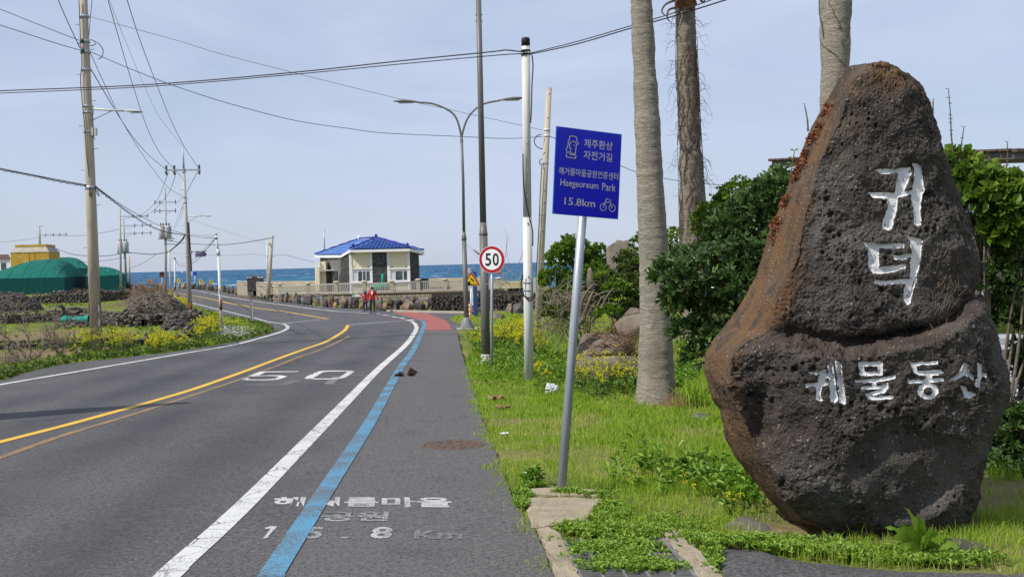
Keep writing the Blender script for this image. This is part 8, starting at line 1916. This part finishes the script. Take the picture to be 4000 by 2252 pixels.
# dry grass before the net houses
x = []; y = []
for (px_, py_, w_, n_) in ((360, 690, 60, 1500), (470, 690, 60, 1500), (560, 695, 60, 900), (650, 695, 60, 1100), (720, 690, 50, 500), (860, 690, 40, 160)):
    c_ = gp(*c1(px_, py_ + 8)); s_ = w_/2.071*c_.y/FPX; x.append(r.normal(c_.x, s_*.6, n_)); y.append(r.normal(c_.y - 4, 1.2, n_))
x, y = np.concatenate(x), np.concatenate(y); lawn('dry_grass', 'tall bleached dry grass tufts before the green net house', x, y, r.uniform(.2, .95, len(x))*r.uniform(.5, 1, len(x)), r.uniform(.3, 1, len(x)), .00028, m_dry, 17, .55)
c_ = at(*c1(1300, 690), 92); x, y = r.normal(c_.x - 1, 1.6, 1500), r.uniform(86, 98, 1500); lawn('dry_grass', 'dry straw on the brown heap by the road crest', x, y, r.uniform(.1, .4, 1500), r.uniform(0, 1, 1500), .0004, m_dry, 18, .45)
# straw litter near the boulder and the patch edge
x, y = r.uniform(.9, 4.6, 5200), r.uniform(6.6, 8.6, 5200); k = free(x, y); x, y = x[k], y[k]; k = nvec(x, y, 2.2, 9.) > .18; lawn('straw_litter', 'dead straw strewn on the ground near the boulder foot', x[k], y[k], r.uniform(.03, .09, int(k.sum())), r.uniform(0, 1, int(k.sum())), .0006, m_dry, 19, 1.6)

def weeds(name, label, X_, Y_, L0, W0, seed, m, per=6, hgt=.06, z=None, cat='weeds', tint0=.5):
    r = np.random.default_rng(seed); n = len(X_); zz = (Tn(X_, Y_) if z is None else z); PP, DD, UU, LL, WW, TT = [], [], [], [], [], []; tb_ = r.normal(tint0, .2, n)
    for j in range(per):
        a = j*2.4 + r.uniform(0, 6.28, n); e = r.uniform(.15, 1.1, n); d = np.stack([np.cos(a)*np.cos(e), np.sin(a)*np.cos(e), np.sin(e)], 1); PP.append(np.stack([X_, Y_, zz + r.uniform(0, 1, n)*hgt], 1)); DD.append(d); UU.append(np.tile([[0, 0, 1.]], (n, 1)) - .3*d); s = r.uniform(.6, 1.25, n); LL.append(L0*s); WW.append(W0*s); TT.append(tb_ + r.normal(0, .12, n))
    V, F, T = leaves(*[np.concatenate(q) for q in (PP, DD, UU, LL, WW, TT)]); return tag(tinted(name, V, F, T, m, None, 'stuff'), label, cat)
# ground cover creeping over the drain and along the patch
gx_, gy_ = [], []
for (dx_, dy_, sx_, sy_, n_) in ((1560,1345,75,10,620), (1480,1345,45,8,260), (1640,1352,40,10,240), (1500,1392,60,14,420), (1590,1402,60,16,300), (1560,1432,80,14,420), (1640,1442,60,10,260), (1440,1335,30,6,110), (1480,1252,50,4,120), (1430,1251,30,3,70), (1540,1310,30,22,240), (1520,1300,22,16,160), (1740,1360,40,14,240), (1790,1405,20,26,230), (1900,1372,80,7,380), (2020,1388,80,9,420), (2140,1402,80,10,420), (2280,1412,80,10,380), (2400,1420,80,10,300), (1680,1330,60,12,300), (1340,1228,26,6,120), (1312,1268,18,18,200)):
    for _ in range(n_):
        p = gp(*D(dx_ + r.normal(0, sx_*.6), dy_ + r.normal(0, sy_*.7))); gx_.append(p.x); gy_.append(p.y)
gx_, gy_ = np.array(gx_), np.array(gy_); k = ~inpoly(gx_, gy_, OUTL) & ~inpoly(gx_, gy_, BARE[1]); gx_, gy_ = gx_[k], gy_[k]
weeds('ground_cover', 'low green chickweed spreading over the drain and the patch edge', gx_, gy_, .034, .017, 31, m_weed, 7, .03, z=CAMZ - Hn(gy_) + .030 + .03*nvec(gx_, gy_, 3., 5.), tint0=.72)
# broad weeds on the verge and bank foot
wx, wy = [], []
for (dx_, dy_, sx_, sy_, n_, dz_) in ((1260,905,50,40,420,0), (1330,900,50,40,420,0), (1390,930,60,35,420,0), (1300,850,40,25,300,0), (1450,935,50,25,280,0), (1240,860,30,20,160,0), (1520,960,50,20,240,0), (1580,965,30,18,150,0), (1640,1180,80,50,40,0), (1760,1200,60,40,70,0), (1850,1250,40,34,90,0), (1700,980,30,20,120,0), (1730,945,30,20,120,0), (1340,1225,14,4,14,0), (1190,850,20,12,100,0)):
    for _ in range(n_):
        p = gp(*D(dx_ + r.normal(0, sx_*.6), dy_ + r.normal(0, sy_*.6))); wx.append(p.x); wy.append(p.y)
wx, wy = np.array(wx), np.array(wy); k = free(wx, wy); weeds('broad_weeds', 'leafy green weeds among the grass at the foot of the bank', wx[k], wy[k], .085, .045, 32, m_weed, 6, .16, tint0=.5)
wx, wy = r.uniform(-60, -8, 5200), r.uniform(30, 100, 5200); k = free(wx, wy, patch=False) & (wx > -.52*wy) & (wx < -.14*wy) & (nvec(wx, wy, .3, 12.) > .2); weeds('field_weeds', 'clumps of green weeds growing between the field walls', wx[k], wy[k], .15, .08, 33, m_weed2, 5, .12, tint0=.45)
ev2 = ev[(ev[:, 1] < 75)]; i_ = r.integers(0, len(ev2), 1300); o_ = np.abs(r.normal(.6, .7, 1300)); wx, wy = ev2[i_, 0] - o_*.7, ev2[i_, 1] + o_*.9; k = free(wx, wy, patch=False); weeds('roadside_weeds', 'broad leafed weeds behind the left white edge line', wx[k], wy[k], .12, .06, 34, m_weed2, 5, .1, tint0=.45)
# dock plant in front of the boulder
p = gp(*D(2320, 1398)); dk = thing('dock_plant', 'upright dock weed with big crinkled leaves before the boulder', 'plant', Vector((p.x, p.y, Gz(p.y) + .01)))
rd = random.Random(3)
for (tx_, ty_, wv) in ((2225,1325,.034), (2262,1318,.032), (2300,1325,.036), (2345,1318,.034), (2318,1350,.036), (2372,1335,.032), (2270,1378,.036), (2418,1378,.036), (2228,1352,.032), (2365,1372,.036), (2310,1385,.03), (2276,1276,.022), (2306,1290,.026), (2250,1372,.03), (2390,1355,.03)):
    a = Vector(dk.location); b = at(*D(tx_, ty_), p.y - rd.uniform(.05, .35)); n = 9; vs = []; fs = []; d = (b - a); sdv = d.cross(Vector((rd.uniform(-.5, .5), -1, .3))).normalized()
    for i in range(n):
        f_ = i/(n-1); c_ = a.lerp(b, f_) + Vector((0, -.03, .05))*math.sin(f_*3.1)*1.2; w_ = wv*(0.15 + .95*math.sin(min(1., f_*1.05 + .12)*math.pi)**.8) if f_ > .25 else .008
        if f_ > .97: w_ = .004
        ru = .012*math.sin(i*2.3 + tx_); vs += [c_ - sdv*w_ + UPV*ru, c_ - UPV*.008, c_ + sdv*w_ - UPV*ru]
    for i in range(n-1):
        for q in (0, 1): fs.append((3*i+q, 3*i+q+1, 3*i+4+q, 3*i+3+q))
    V = np.array([v[:] for v in vs]); F = np.array(fs); tinted('leaf', V, F, np.full(len(V), rd.uniform(.5, .95)), m_weed, dk, smooth=True)
# iris clump by the palm
p = gp(*D(1745, 1030)); ic_ = thing('iris_clump', 'clump of tall yellow green blades between palm and boulder', 'plant', Vector((p.x, p.y, T1(p.x, p.y))))
n = 130; V, F, T = blades(np.stack([r.normal(p.x, .10, n), r.normal(p.y, .12, n), np.full(n, T1(p.x, p.y))], 1), r.uniform(.25, .48, n), np.full(n, .022), r.normal(.42, .15, n), .35, 44); tinted('blades', V, F, T, m_gr, ic_, 'stuff')

# rape plants in flower
def rape(label, spots, seed, hgt, nper, head=.022, cat='flowers', lean=.0):
    """spots: (u, v, spread_u, spread_v, count) of plant feet in the picture"""
    r = np.random.default_rng(seed); PX_, PY_ = [], []
    for u, v, su, sv, n in spots:
        for _ in range(n): p = gp(u + r.normal(0, su), v + r.normal(0, sv)); PX_.append(p.x); PY_.append(p.y)
    PX_, PY_ = np.array(PX_), np.array(PY_); k = ~inpoly(PX_, PY_, OUTL); PX_, PY_ = PX_[k], PY_[k]; n = len(PX_); Z_ = Tn(PX_, PY_); t_ = thing('rape_flowers', label, cat, Vector((float(PX_.mean()), float(PY_.mean()), float(Z_.mean()))), 'yellow rape flowers')
    Hh = r.uniform(.55, 1.15, n)*hgt; st = MB(); BP, BT, LP, LD, LT = [], [], [], [], []
    for i in range(n):
        b0 = Vector((PX_[i], PY_[i], Z_[i])); dr = Vector((r.normal(0, .15), r.normal(0, .15), 1)).normalized(); tp = b0 + dr*Hh[i]; rad = .0004*PY_[i]*.6 + .002; st.tube([b0, b0.lerp(tp, .5), tp], [rad, rad*.8, rad*.6], 3, False)
        for q in range(nper):
            f_ = r.uniform(.62, 1.0); a = r.uniform(0, 6.28); c_ = b0.lerp(tp, f_); e = c_ + Vector((math.cos(a), math.sin(a), 1.0))*Hh[i]*r.uniform(.05, .17); st.tube([c_, e], [rad*.6, rad*.5], 3, False)
            m_ = 9
            BP.append(np.array(e[:])[None] + r.normal(0, 1, (m_, 3))*head*np.array([1, 1, .9])); BT.append(r.uniform(.0, 1, m_))
        for q in range(5): LP.append(b0.lerp(tp, r.uniform(0, .55))[:]); LD.append((r.normal(), r.normal(), .4)); LT.append(r.normal(.5, .2))
    part(t_, 'stems', st, pmat('rape_stem', (.075, .13, .03), rough=.7), fix=False, kind='stuff'); B = np.concatenate(BP); Bt = np.concatenate(BT); nb = len(B)
    V, F, T = leaves(B, rand_dirs(nb, r) + np.array([0, 0, .5]), rand_dirs(nb, r) + np.array([0, -.3, .6]), np.full(nb, head*1.25), np.full(nb, head*1.15), Bt, .1, .1); tinted('blossoms', V, F, T, m_yfl, t_, 'stuff')
    LP, LD, LT = np.array(LP), np.array(LD), np.array(LT); V, F, T = leaves(LP, LD, np.tile([[0, 0, 1.]], (len(LP), 1)), np.full(len(LP), hgt*.22)*r.uniform(.6, 1.3, len(LP)), np.full(len(LP), hgt*.10), LT); tinted('foliage', V, F, T, m_weed2 if hgt > .3 else m_weed, t_, 'stuff'); return t_
def Ds(x, y, sx_, sy_, n): return (x*1.5534, y*1.5534, sx_*1.5534, sy_*1.5534, n)
rape('dense yellow flowers between the dark lamp post and the white pole', [Ds(1300,868,20,12,60), Ds(1255,868,22,10,30), Ds(1322,850,8,14,36), Ds(1215,880,20,8,16), Ds(1345,880,12,20,20)], 61, .62, 4, .024)
rape('sparse yellow flowers in front of the outcrop left of the palm', [Ds(1470,990,14,12,12), Ds(1540,985,34,10,20), Ds(1450,960,10,10,9), Ds(1590,975,14,8,7), Ds(1500,1000,12,8,6), Ds(1380,980,20,12,6)], 62, .55, 4, .018)
rape('few small yellow flowers in the grass left of the boulder', [Ds(1800,1260,30,14,6), Ds(1730,1250,16,10,3), Ds(1850,1290,14,10,4), Ds(1620,1200,60,20,3)], 63, .16, 2, .010)
rape('yellow flowers around the foot of the big left utility pole', [(*c1(720,1195),18,5,12), (*c1(880,1195),30,7,24), (*c1(960,1195),26,6,14), (*c1(650,1205),30,6,10), (*c1(560,1185),26,7,6), (*c1(1060,1198),22,5,9)], 64, .70, 3, .026)
rape('yellow flower clump beside the dark stone pile end', [(*c1(1240,1185),14,4,16), (*c1(1300,1175),22,4,20), (*c1(1370,1168),14,4,8), (*c1(1450,1165),20,4,4)], 65, .50, 3, .032)
rape('bright yellow flower drift below the white collar pole', [(*c1(1700,1060),18,8,24), (*c1(1650,1080),16,7,18), (*c1(1740,1040),12,6,18), (*c1(1775,1030),8,8,12), (*c1(1600,1115),12,5,14), (*c1(1850,1060),20,8,5)], 66, .70, 3, .032)
rape('yellow flower strip by the short rusty white post', [(*c1(1390,820),10,5,18), (*c1(1430,850),12,5,26), (*c1(1470,868),8,4,22), (*c1(1495,860),6,4,10), (*c1(1365,795),8,5,9)], 67, .85, 4, .05)
# small white flowers at the verge tip
n = 700; q = [gp(*c1(r.normal(1880, 70), r.normal(1050, 22))) for _ in range(n)]; qx = np.array([p.x for p in q]); qy = np.array([p.y for p in q]); k = ~inpoly(qx, qy, OUTL); qx, qy = qx[k], qy[k]; n = len(qx); B = np.stack([qx, qy, Tn(qx, qy) + r.uniform(.08, .22, n)], 1)
V, F, T = leaves(B, rand_dirs(n, r), rand_dirs(n, r), np.full(n, .06), np.full(n, .05), r.uniform(0, 1, n)); tag(tinted('white_flowers', V, F, T, tintmat('white_petals', [(.5, .5, .46), (.62, .62, .58)], .6, .2), None, 'stuff'), 'tiny white flowers scattered over the verge by the collar pole', 'flowers')
# ------------------------------------------------------------------ pavilion and paving behind the boulder
m_roofb = pmat('brown_canopy_edge', (0.13, 0.085, 0.065), (0.09, 0.06, 0.05), scale=5, rough=.8); m_beam = pmat('grey_canopy_steel', (0.15, 0.14, 0.13), (.11, .10, .095), scale=3, rough=.7)
pv0, pv1 = at(*D(1941, 408), 30), at(*D(2549, 385), 22.5)
tPv = thing('pavilion', 'flat brown edged pavilion roof on a gabion pillar behind the boulder', 'pavilion', Vector((pv1.x - 1.5, 24, T1(pv1.x - 1.5, 24))))
d = (pv1 - pv0); dn = Vector((d.x, d.y, 0)).normalized(); bk2 = Vector((-dn.y, dn.x, 0))*2.6
if bk2.y < 0: bk2 = -bk2
ct = (pv0 + pv1)/2 + bk2/2
part(tPv, 'roof_slab', MB().obox(ct - UPV*.05, d/2*1.0, bk2/2, UPV*.07), m_beam); part(tPv, 'roof_deck', MB().obox(ct + UPV*.06, d/2*1.03, bk2/2*1.03, UPV*.035), m_roofb)
for k in range(26):
    q = pv0.lerp(pv1, (k + .5)/26) + UPV*.075 - bk2*.03; part(tPv, 'edge_tile', MB().obox(q, d/26*.46, bk2*.02, UPV*.022), m_roofb)
gc = at(*D(2446, 430), 24.2); wg = 65*1.5534*24.2/FPX; zg0 = T1(gc.x, 24.2)
part(tPv, 'gabion_core', MB().box((gc.x, 24.3, (zg0 + pv1.z)/2 - .05), wg*.86, wg*.86, pv1.z - zg0 - .1), m_core)
rd = random.Random(19); tbp = Vector(tPv.location)
z = zg0
while z < pv1.z - .15:
    for k in range(4):
        o = put_stone(tPv, tbp, (gc.x - wg*.36 + wg*.24*k + rd.uniform(-.03, .03), 24.3 - wg*.43, z + rd.uniform(-.03, .03)), rd.uniform(.13, .18), rd)
    z += .12
for k in range(7): xk = gc.x - wg*.46 + wg*.92*k/6; part(tPv, 'mesh_wire', MB().tube([(xk, 24.3 - wg*.52, zg0), (xk, 24.3 - wg*.52, pv1.z - .12)], .007, 4), m_galv)
for k in range(int((pv1.z - zg0)/.1)): zk = zg0 + k*.1; part(tPv, 'mesh_wire', MB().tube([(gc.x - wg*.46, 24.3 - wg*.525, zk), (gc.x + wg*.46, 24.3 - wg*.525, zk)], .007, 4), m_galv)
ql = at(*D(1966, 420), 29.6); part(tPv, 'column', MB().tube([(ql.x, 29.8, T1(ql.x, 29.8)), (ql.x, 29.8, ql.z)], .03, 8), m_galv)
# stone paved terrace glimpsed at the right edge
m_pav = pmat('pale_paving_slab', (0.40, 0.41, 0.41), (0.33, 0.34, 0.345), scale=2, rough=.7, rnd=.08)
pc = at(4010, 1480, 15.5); tpv = thing('paved_terrace', 'pale grey paving slabs seen at the right edge behind the boulder', 'paving', Vector((pc.x, 15.5, T1(pc.x, 15.5))))
sm = MB().obox((0, 0, 0), (.44, 0, 0), (0, .44, 0), (0, 0, .05)); sm_me = mesh('paving_slab', sm.v, sm.f, m_pav, fix=True)
for i in range(6):
    for j in range(6): obj('paving_slab', sm_me, tpv, Vector((-1.2 + i*.9, -2.2 + j*.9, .12 + .10*j)))
bo2 = at(3992, 1550, 11.5); tbo = thing('dark_bollard', 'dark ribbed garden post at the right edge', 'post', Vector((bo2.x, 11.5, T1(bo2.x, 11.5))))
hb2 = at(3992, 1375, 11.5).z - tbo.location.z; part(tbo, 'shaft', MB().lathe(tbo.location, [(.045, 0), (.045, hb2*.55)], 12), m_sblk, True)
part(tbo, 'ribbed_head', MB().lathe(Vector(tbo.location) + UPV*hb2*.56, [v for k in range(8) for v in ((.036, k*hb2*.055), (.055, k*hb2*.055 + .012), (.036, k*hb2*.055 + .03))], 12), m_sblk, True)
# low thatched roof and hedge far right
hr = at(*D(2590, 500), 30); trf = thing('thatched_hut', 'low brown thatched roof at the far right edge', 'hut', Vector((hr.x + 2, 30, T1(hr.x + 2, 30)))); b = Vector(trf.location); zt_ = hr.z
part(trf, 'wall', MB().box((b.x, 31, (b.z + zt_)/2 - .5), 4, 3, zt_ - b.z - .9), m_core); part(trf, 'roof', MB().lathe((b.x, 31, zt_ - .8), [(2.9, 0), (2.8, .2), (2.0, .9), (1.0, 1.3), (.1, 1.4)], 18), pmat('thatch', (.17, .13, .09), (.11, .085, .06), scale=8, rough=1., bump=(14, .06)), True)
# slender cypress by the road just out of view on the left; its shadow falls across the carriageway
m_cyp = tintmat('cypress_leaf', [(0.015, 0.03, 0.008), (0.03, 0.06, 0.015)], .6, .15)
cpb = Vector((-13.2, 13.6, Gz(13.6))); r = np.random.default_rng(91); tcy = thing('cypress_tree', 'slender dark cypress beside the road out of view at the left', 'tree', cpb)
part(tcy, 'trunk', MB().tube([cpb - UPV*.2, cpb + UPV*4, cpb + UPV*9.6], [.16, .10, .02], 10), m_bark, True)
n = 5200; zz_ = r.uniform(0.02, 1, n)**.8; rr_ = .62*np.sin(np.clip(zz_*.92 + .10, 0, 1)*np.pi)**.7*(1 - .55*zz_) + .03; a = r.uniform(0, 6.28, n); rq = rr_*np.sqrt(r.uniform(.3, 1, n)); Pn = np.stack([cpb.x + rq*np.cos(a), cpb.y + rq*np.sin(a), cpb.z + 1.0 + zz_*9.2], 1)
V, F, T = leaves(Pn, np.stack([np.cos(a)*.5, np.sin(a)*.5, np.ones(n)], 1), rand_dirs(n, r), np.full(n, .30), np.full(n, .13), r.uniform(0, 1, n)); tinted('crown', V, F, T, m_cyp, tcy, 'stuff')

# ------------------------------------------------------------------ people
m_red = pmat('red_jacket', (0.48, 0.020, 0.022), (0.40, 0.016, 0.02), scale=5, rough=.7, bump=(7, .04)); m_pink = pmat('coral_jacket', (0.52, 0.055, 0.085), (0.58, 0.14, 0.13), scale=2.5, rough=.7, bump=(7, .04)); m_trou = pmat('black_trousers', (0.014, 0.013, 0.016), (.022, .02, .024), scale=5, rough=.8, bump=(8, .03)); m_trou2 = pmat('plum_trousers', (0.022, 0.014, 0.032), (.03, .022, .045), scale=5, rough=.8)
m_skin = pmat('skin', (0.42, 0.24, 0.17), rough=.6); m_shoe = pmat('grey_shoes', (0.07, 0.065, 0.06), rough=.7); m_blkj = pmat('black_jacket', (0.012, 0.012, 0.014), (.02, .02, .022), scale=6, rough=.75, bump=(8, .03)); m_hair = pmat('dark_hair', (0.03, 0.018, 0.012), rough=.6); m_glove = pmat('blue_gloves', (0.05, 0.05, 0.28), rough=.8)
def person(label, base, J, rads, edges, zones, scale=1.0):
    """one skinned body from joints; zones: function (local point) -> material index"""
    names = list(J); me = bpy.data.meshes.new('body'); me.from_pydata([J[k] for k in names], [(names.index(a), names.index(b)) for a, b in edges], []); o = bpy.data.objects.new('person', me); COL.objects.link(o)
    sk = o.modifiers.new('skin', 'SKIN'); sk.use_smooth_shade = True
    for i, k in enumerate(names): v = me.skin_vertices[0].data[i]; rr_ = rads[k]; v.radius = rr_ if hasattr(rr_, '__len__') else (rr_, rr_); v.use_root = (k == 'hip')
    sb2 = o.modifiers.new('sub', 'SUBSURF'); sb2.levels = 2; sb2.render_levels = 2
    dg = bpy.context.evaluated_depsgraph_get(); dg.update(); em = bpy.data.meshes.new_from_object(o.evaluated_get(dg)); bpy.data.objects.remove(o); em.materials.clear()
    for m in zones[0]: em.materials.append(m)
    for p in em.polygons: p.material_index = zones[1](p.center); p.use_smooth = True
    t_ = thing('person', label, 'person', base); ob = obj('body', em, t_); ob.scale = (scale,)*3; return t_
E0 = [('hip','waist'),('waist','chest'),('chest','neck'),('neck','head'),('head','crown'),('chest','shL'),('shL','elL'),('elL','wrL'),('wrL','haL'),('chest','shR'),('shR','elR'),('elR','wrR'),('wrR','haR'),('hip','hpL'),('hpL','knL'),('knL','anL'),('anL','toL'),('hip','hpR'),('hpR','knR'),('knR','anR'),('anR','toR')]
for s in 'LR':
    for k in range(4): E0.append(('ha'+s, 'f%d%s' % (k, s)))
    E0.append(('wr'+s, 'th'+s))
def std_joints(arms, legs):
    J = {'hip': (0, 0, .95), 'waist': (0, 0, 1.08), 'chest': (0, .01, 1.32), 'neck': (0, 0, 1.47), 'head': (0, -.02, 1.56), 'crown': (0, -.01, 1.64)}; J.update(arms); J.update(legs)
    for s, sg in (('L', -1), ('R', 1)):
        h_ = Vector(J['ha'+s])
        for k in range(4): J['f%d%s' % (k, s)] = tuple(h_ + Vector((sg*.004, -.03 + .018*k, -.075 - (.012 if k in (1, 2) else 0))))
        J['th'+s] = tuple(Vector(J['wr'+s]) + Vector((-sg*.012, -.05, -.06)))
    return J
RAD = {'hip': (.155, .115), 'waist': (.165, .12), 'chest': (.18, .125), 'neck': .062, 'head': (.085, .10), 'crown': (.07, .08), 'shL': .085, 'elL': .062, 'wrL': .045, 'haL': (.04, .025), 'shR': .085, 'elR': .062, 'wrR': .045, 'haR': (.04, .025), 'hpL': .105, 'knL': .075, 'anL': .052, 'toL': (.045, .035), 'hpR': .105, 'knR': .075, 'anR': .052, 'toR': (.045, .035)}
for s in 'LR':
    for k in range(4): RAD['f%d%s' % (k, s)] = .010
    RAD['th'+s] = .011
pR = gp(1456, 1222.5); sR = (at(1456, 1121, pR.y).z - pR.z)/1.70
JR = std_joints({'shL': (-.20, 0, 1.40), 'elL': (-.27, .0, 1.14), 'wrL': (-.26, -.06, .92), 'haL': (-.26, -.08, .85), 'shR': (.20, 0, 1.40), 'elR': (.30, .02, 1.16), 'wrR': (.36, -.12, .98), 'haR': (.37, -.15, .92)},
                {'hpL': (-.10, 0, .90), 'knL': (-.11, -.02, .50), 'anL': (-.12, .04, .09), 'toL': (-.13, -.10, .04), 'hpR': (.10, 0, .90), 'knR': (.12, -.10, .51), 'anR': (.13, -.08, .09), 'toR': (.15, -.23, .04)})
def zoneR(c):
    if c.z > 1.47: return 2
    if c.z < .12: return 3
    if abs(c.x) > .20 and c.z < .93: return 4
    return 0 if c.z > .87 else 1
tP1 = person('hiker in open red jacket and black trousers wearing a wide hat and mask', pR, JR, RAD, E0, ([m_red, m_trou, m_skin, m_shoe, m_glove], zoneR), sR)
def hat(t_, base, s, m, brim=.17, nm='hat', dx_=0, z=1.61):
    c_ = base + Vector((dx_, -.01, z))*s; part(t_, nm, MB().lathe(c_, [(brim*s, -.015*s), (brim*s, 0), (.10*s, .02*s), (.095*s, .09*s), (.06*s, .125*s), (.01*s, .13*s)], 16), m, True)
def face(t_, base, s, mask, visor=None, dx_=0, z=1.0):
    f_ = base + Vector((dx_, -.115, 1.545))*s
    part(t_, 'mask', MB().lathe(f_ + Vector((0, .03*s, -.015*s)), [(.068*s, 0), (.062*s, .02*s), (.035*s, .045*s), (.01*s, .055*s)], 12, (0, -1, 0)), mask, True)
    if visor: part(t_, 'visor', MB().obox(f_ + Vector((0, .02*s, .05*s)), (.075*s, 0, 0), (0, .02*s, 0), (0, -.012*s, .022*s)), visor)
    for sg in (-1, 1): part(t_, 'ear', MB().lathe(base + Vector((dx_ + sg*.088, -.01, 1.555))*s, [(.03*s, 0), (.025*s, .015*s), (.005*s, .02*s)], 8, (sg, 0, 0)), m_skin, True)
hat(tP1, pR, sR, m_blkj, .165); face(tP1, pR, sR, m_swhite, m_glove)
part(tP1, 'shirt', MB().prism([(-.07, .16), (.07, .16), (.05, .02), (.01, -.08), (-.02, -.06)], pR + Vector((0, -.150, 1.28))*sR, Vector((1, 0, 0))*sR, Vector((0, .15, 1))*sR, Vector((0, .02, 0))), m_swhite); part(tP1, 'hood', MB().lathe(pR + Vector((-.09, .06, 1.42))*sR, [(.10*sR, 0), (.13*sR, .05*sR), (.09*sR, .12*sR), (.02*sR, .14*sR)], 10), m_red, True)
def stick(label, a, b): t_ = thing('walking_stick', label, 'walking stick', b, 'walking sticks'); part(t_, 'shaft', MB().tube([a, b], [.012, .009], 6), m_galv, True); part(t_, 'grip', MB().tube([a - (a-b).normalized()*.10, a + (a-b).normalized()*.05], .02, 7), m_sblk, True); part(t_, 'tip', MB().tube([b, b + (a-b).normalized()*.05], [.006, .014], 6), m_sblk, True)
stick('walking stick in the right side hand of the hiker in the open red jacket', pR + Vector((.37, -.17, .93))*sR, pR + Vector((.27, .12, .01))*sR)
pK2 = gp(1428, 1218.5); sK = (at(1428, 1137, pK2.y).z - pK2.z)/1.66
JK = std_joints({'shL': (-.18, 0, 1.36), 'elL': (-.29, .0, 1.13), 'wrL': (-.25, -.16, 1.02), 'haL': (-.22, -.20, .99), 'shR': (.18, 0, 1.36), 'elR': (.24, .03, 1.12), 'wrR': (.22, -.03, .90), 'haR': (.22, -.04, .84)},
                {'hpL': (-.09, 0, .90), 'knL': (-.10, -.07, .50), 'anL': (-.10, .0, .09), 'toL': (-.11, -.14, .04), 'hpR': (.09, 0, .90), 'knR': (.10, -.02, .50), 'anR': (.10, .07, .10), 'toR': (.13, -.06, .04)})
JK.update({'chest': (0, -.03, 1.30), 'neck': (0, -.08, 1.44), 'head': (.01, -.13, 1.52), 'crown': (.01, -.14, 1.60)})
def zoneK(c):
    if c.z > 1.44: return 2
    if c.z < .12: return 3
    if (abs(c.x) > .18 and c.z < .92) or (c.y < -.18 and .9 < c.z < 1.06): return 4
    return 0 if c.z > .84 else 1
tP2 = person('shorter hiker in coral pink jacket with plum hat and backpack', pK2, JK, RAD, E0, ([m_pink, m_trou2, m_skin, m_shoe, m_glove], zoneK), sK)
hat(tP2, pK2 + Vector((0, -.12, -.04))*sK, sK, pmat('plum_hat', (.16, .015, .10), rough=.8), .15); face(tP2, pK2 + Vector((0, -.12, -.04))*sK, sK, m_blkj)
part(tP2, 'waist_strap', MB().tube([pK2 + Vector((.17*math.cos(a), -.01 + .135*math.sin(a), 1.07 + .04*math.cos(a)))*sK for a in np.linspace(math.pi*.9, math.pi*2.1, 12)], .02*sK, 6), m_blkj)
part(tP2, 'chest_strap', MB().tube([pK2 + Vector((.17*math.cos(a), -.03 + .14*math.sin(a), 1.27))*sK for a in np.linspace(math.pi, math.pi*2, 12)], .016*sK, 6), m_blkj)
bp0 = pK2 + Vector((-.04, .22, 1.28))*sK; tbp2 = thing('backpack', 'pink backpack on the shorter hiker', 'backpack', bp0); part(tbp2, 'pack', MB().lathe(bp0 - UPV*.30*sK, [(.10*sK, 0), (.17*sK, .08*sK), (.18*sK, .35*sK), (.15*sK, .52*sK), (.06*sK, .58*sK)], 12), pmat('pink_pack', (.60, .20, .20), (.5, .12, .14), scale=4, rough=.8), True)
part(tbp2, 'pocket', MB().box(bp0 + Vector((0, .16, -.1))*sK, .2*sK, .1*sK, .2*sK), m_pink)
stick('walking stick in the left side hand of the shorter pink hiker', pK2 + Vector((-.22, -.21, 1.02))*sK, pK2 + Vector((-.21, -.10, .01))*sK)
# person in black sitting behind the notice board
pS = gp(1877, 1226); sS = 1.0
st_ = obj('seat_rock', boulder_mesh(951, .62, .55, .52, 3), None, (pS.x + .08, pS.y + .12, Gz(pS.y) - .03)); tag(st_, 'low dark rock used as a seat behind the notice board', 'rock')
JS = {'hip': (.06, .05, .52), 'waist': (.05, .03, .66), 'chest': (.0, .0, .90), 'neck': (-.03, 0, 1.05), 'head': (-.06, -.01, 1.14), 'crown': (-.05, 0, 1.22), 'shL': (-.03, -.19, .98), 'elL': (-.10, -.22, .76), 'wrL': (-.28, -.16, .64), 'haL': (-.34, -.14, .62), 'shR': (-.03, .19, .98), 'elR': (-.08, .23, .76), 'wrR': (-.26, .17, .64), 'haR': (-.32, .15, .62),
      'hpL': (.0, -.09, .50), 'knL': (-.40, -.10, .50), 'anL': (-.38, -.11, .09), 'toL': (-.52, -.12, .04), 'hpR': (.0, .12, .50), 'knR': (-.38, .13, .51), 'anR': (-.34, .14, .09), 'toR': (-.48, .15, .04)}
for s, sg in (('L', -1), ('R', 1)):
    h_ = Vector(JS['ha'+s])
    for k in range(4): JS['f%d%s' % (k, s)] = tuple(h_ + Vector((-.07, -.027 + .018*k, -.02)))
    JS['th'+s] = tuple(Vector(JS['wr'+s]) + Vector((-.06, -sg*.03, .01)))
tP3 = person('person dressed in black sitting behind the blue notice board', pS, JS, RAD, E0, ([m_blkj, m_trou, m_skin, m_swhite], lambda c: 2 if (c.z > 1.05 or c.x < -.30 and .58 < c.z < .72) else (3 if c.z < .11 else (0 if c.z > .56 and c.x > -.30 else 1))), sS)
part(tP3, 'hair', MB().lathe(pS + Vector((-.03, 0, 1.13)), [(.09, -.04), (.108, .03), (.095, .10), (.05, .135), (.005, .14)], 12), m_hair, True); part(tP3, 'mask', MB().lathe(pS + Vector((-.125, -.01, 1.115)), [(.055, 0), (.04, .03), (.01, .04)], 10, (-1, 0, 0)), m_swhite, True)
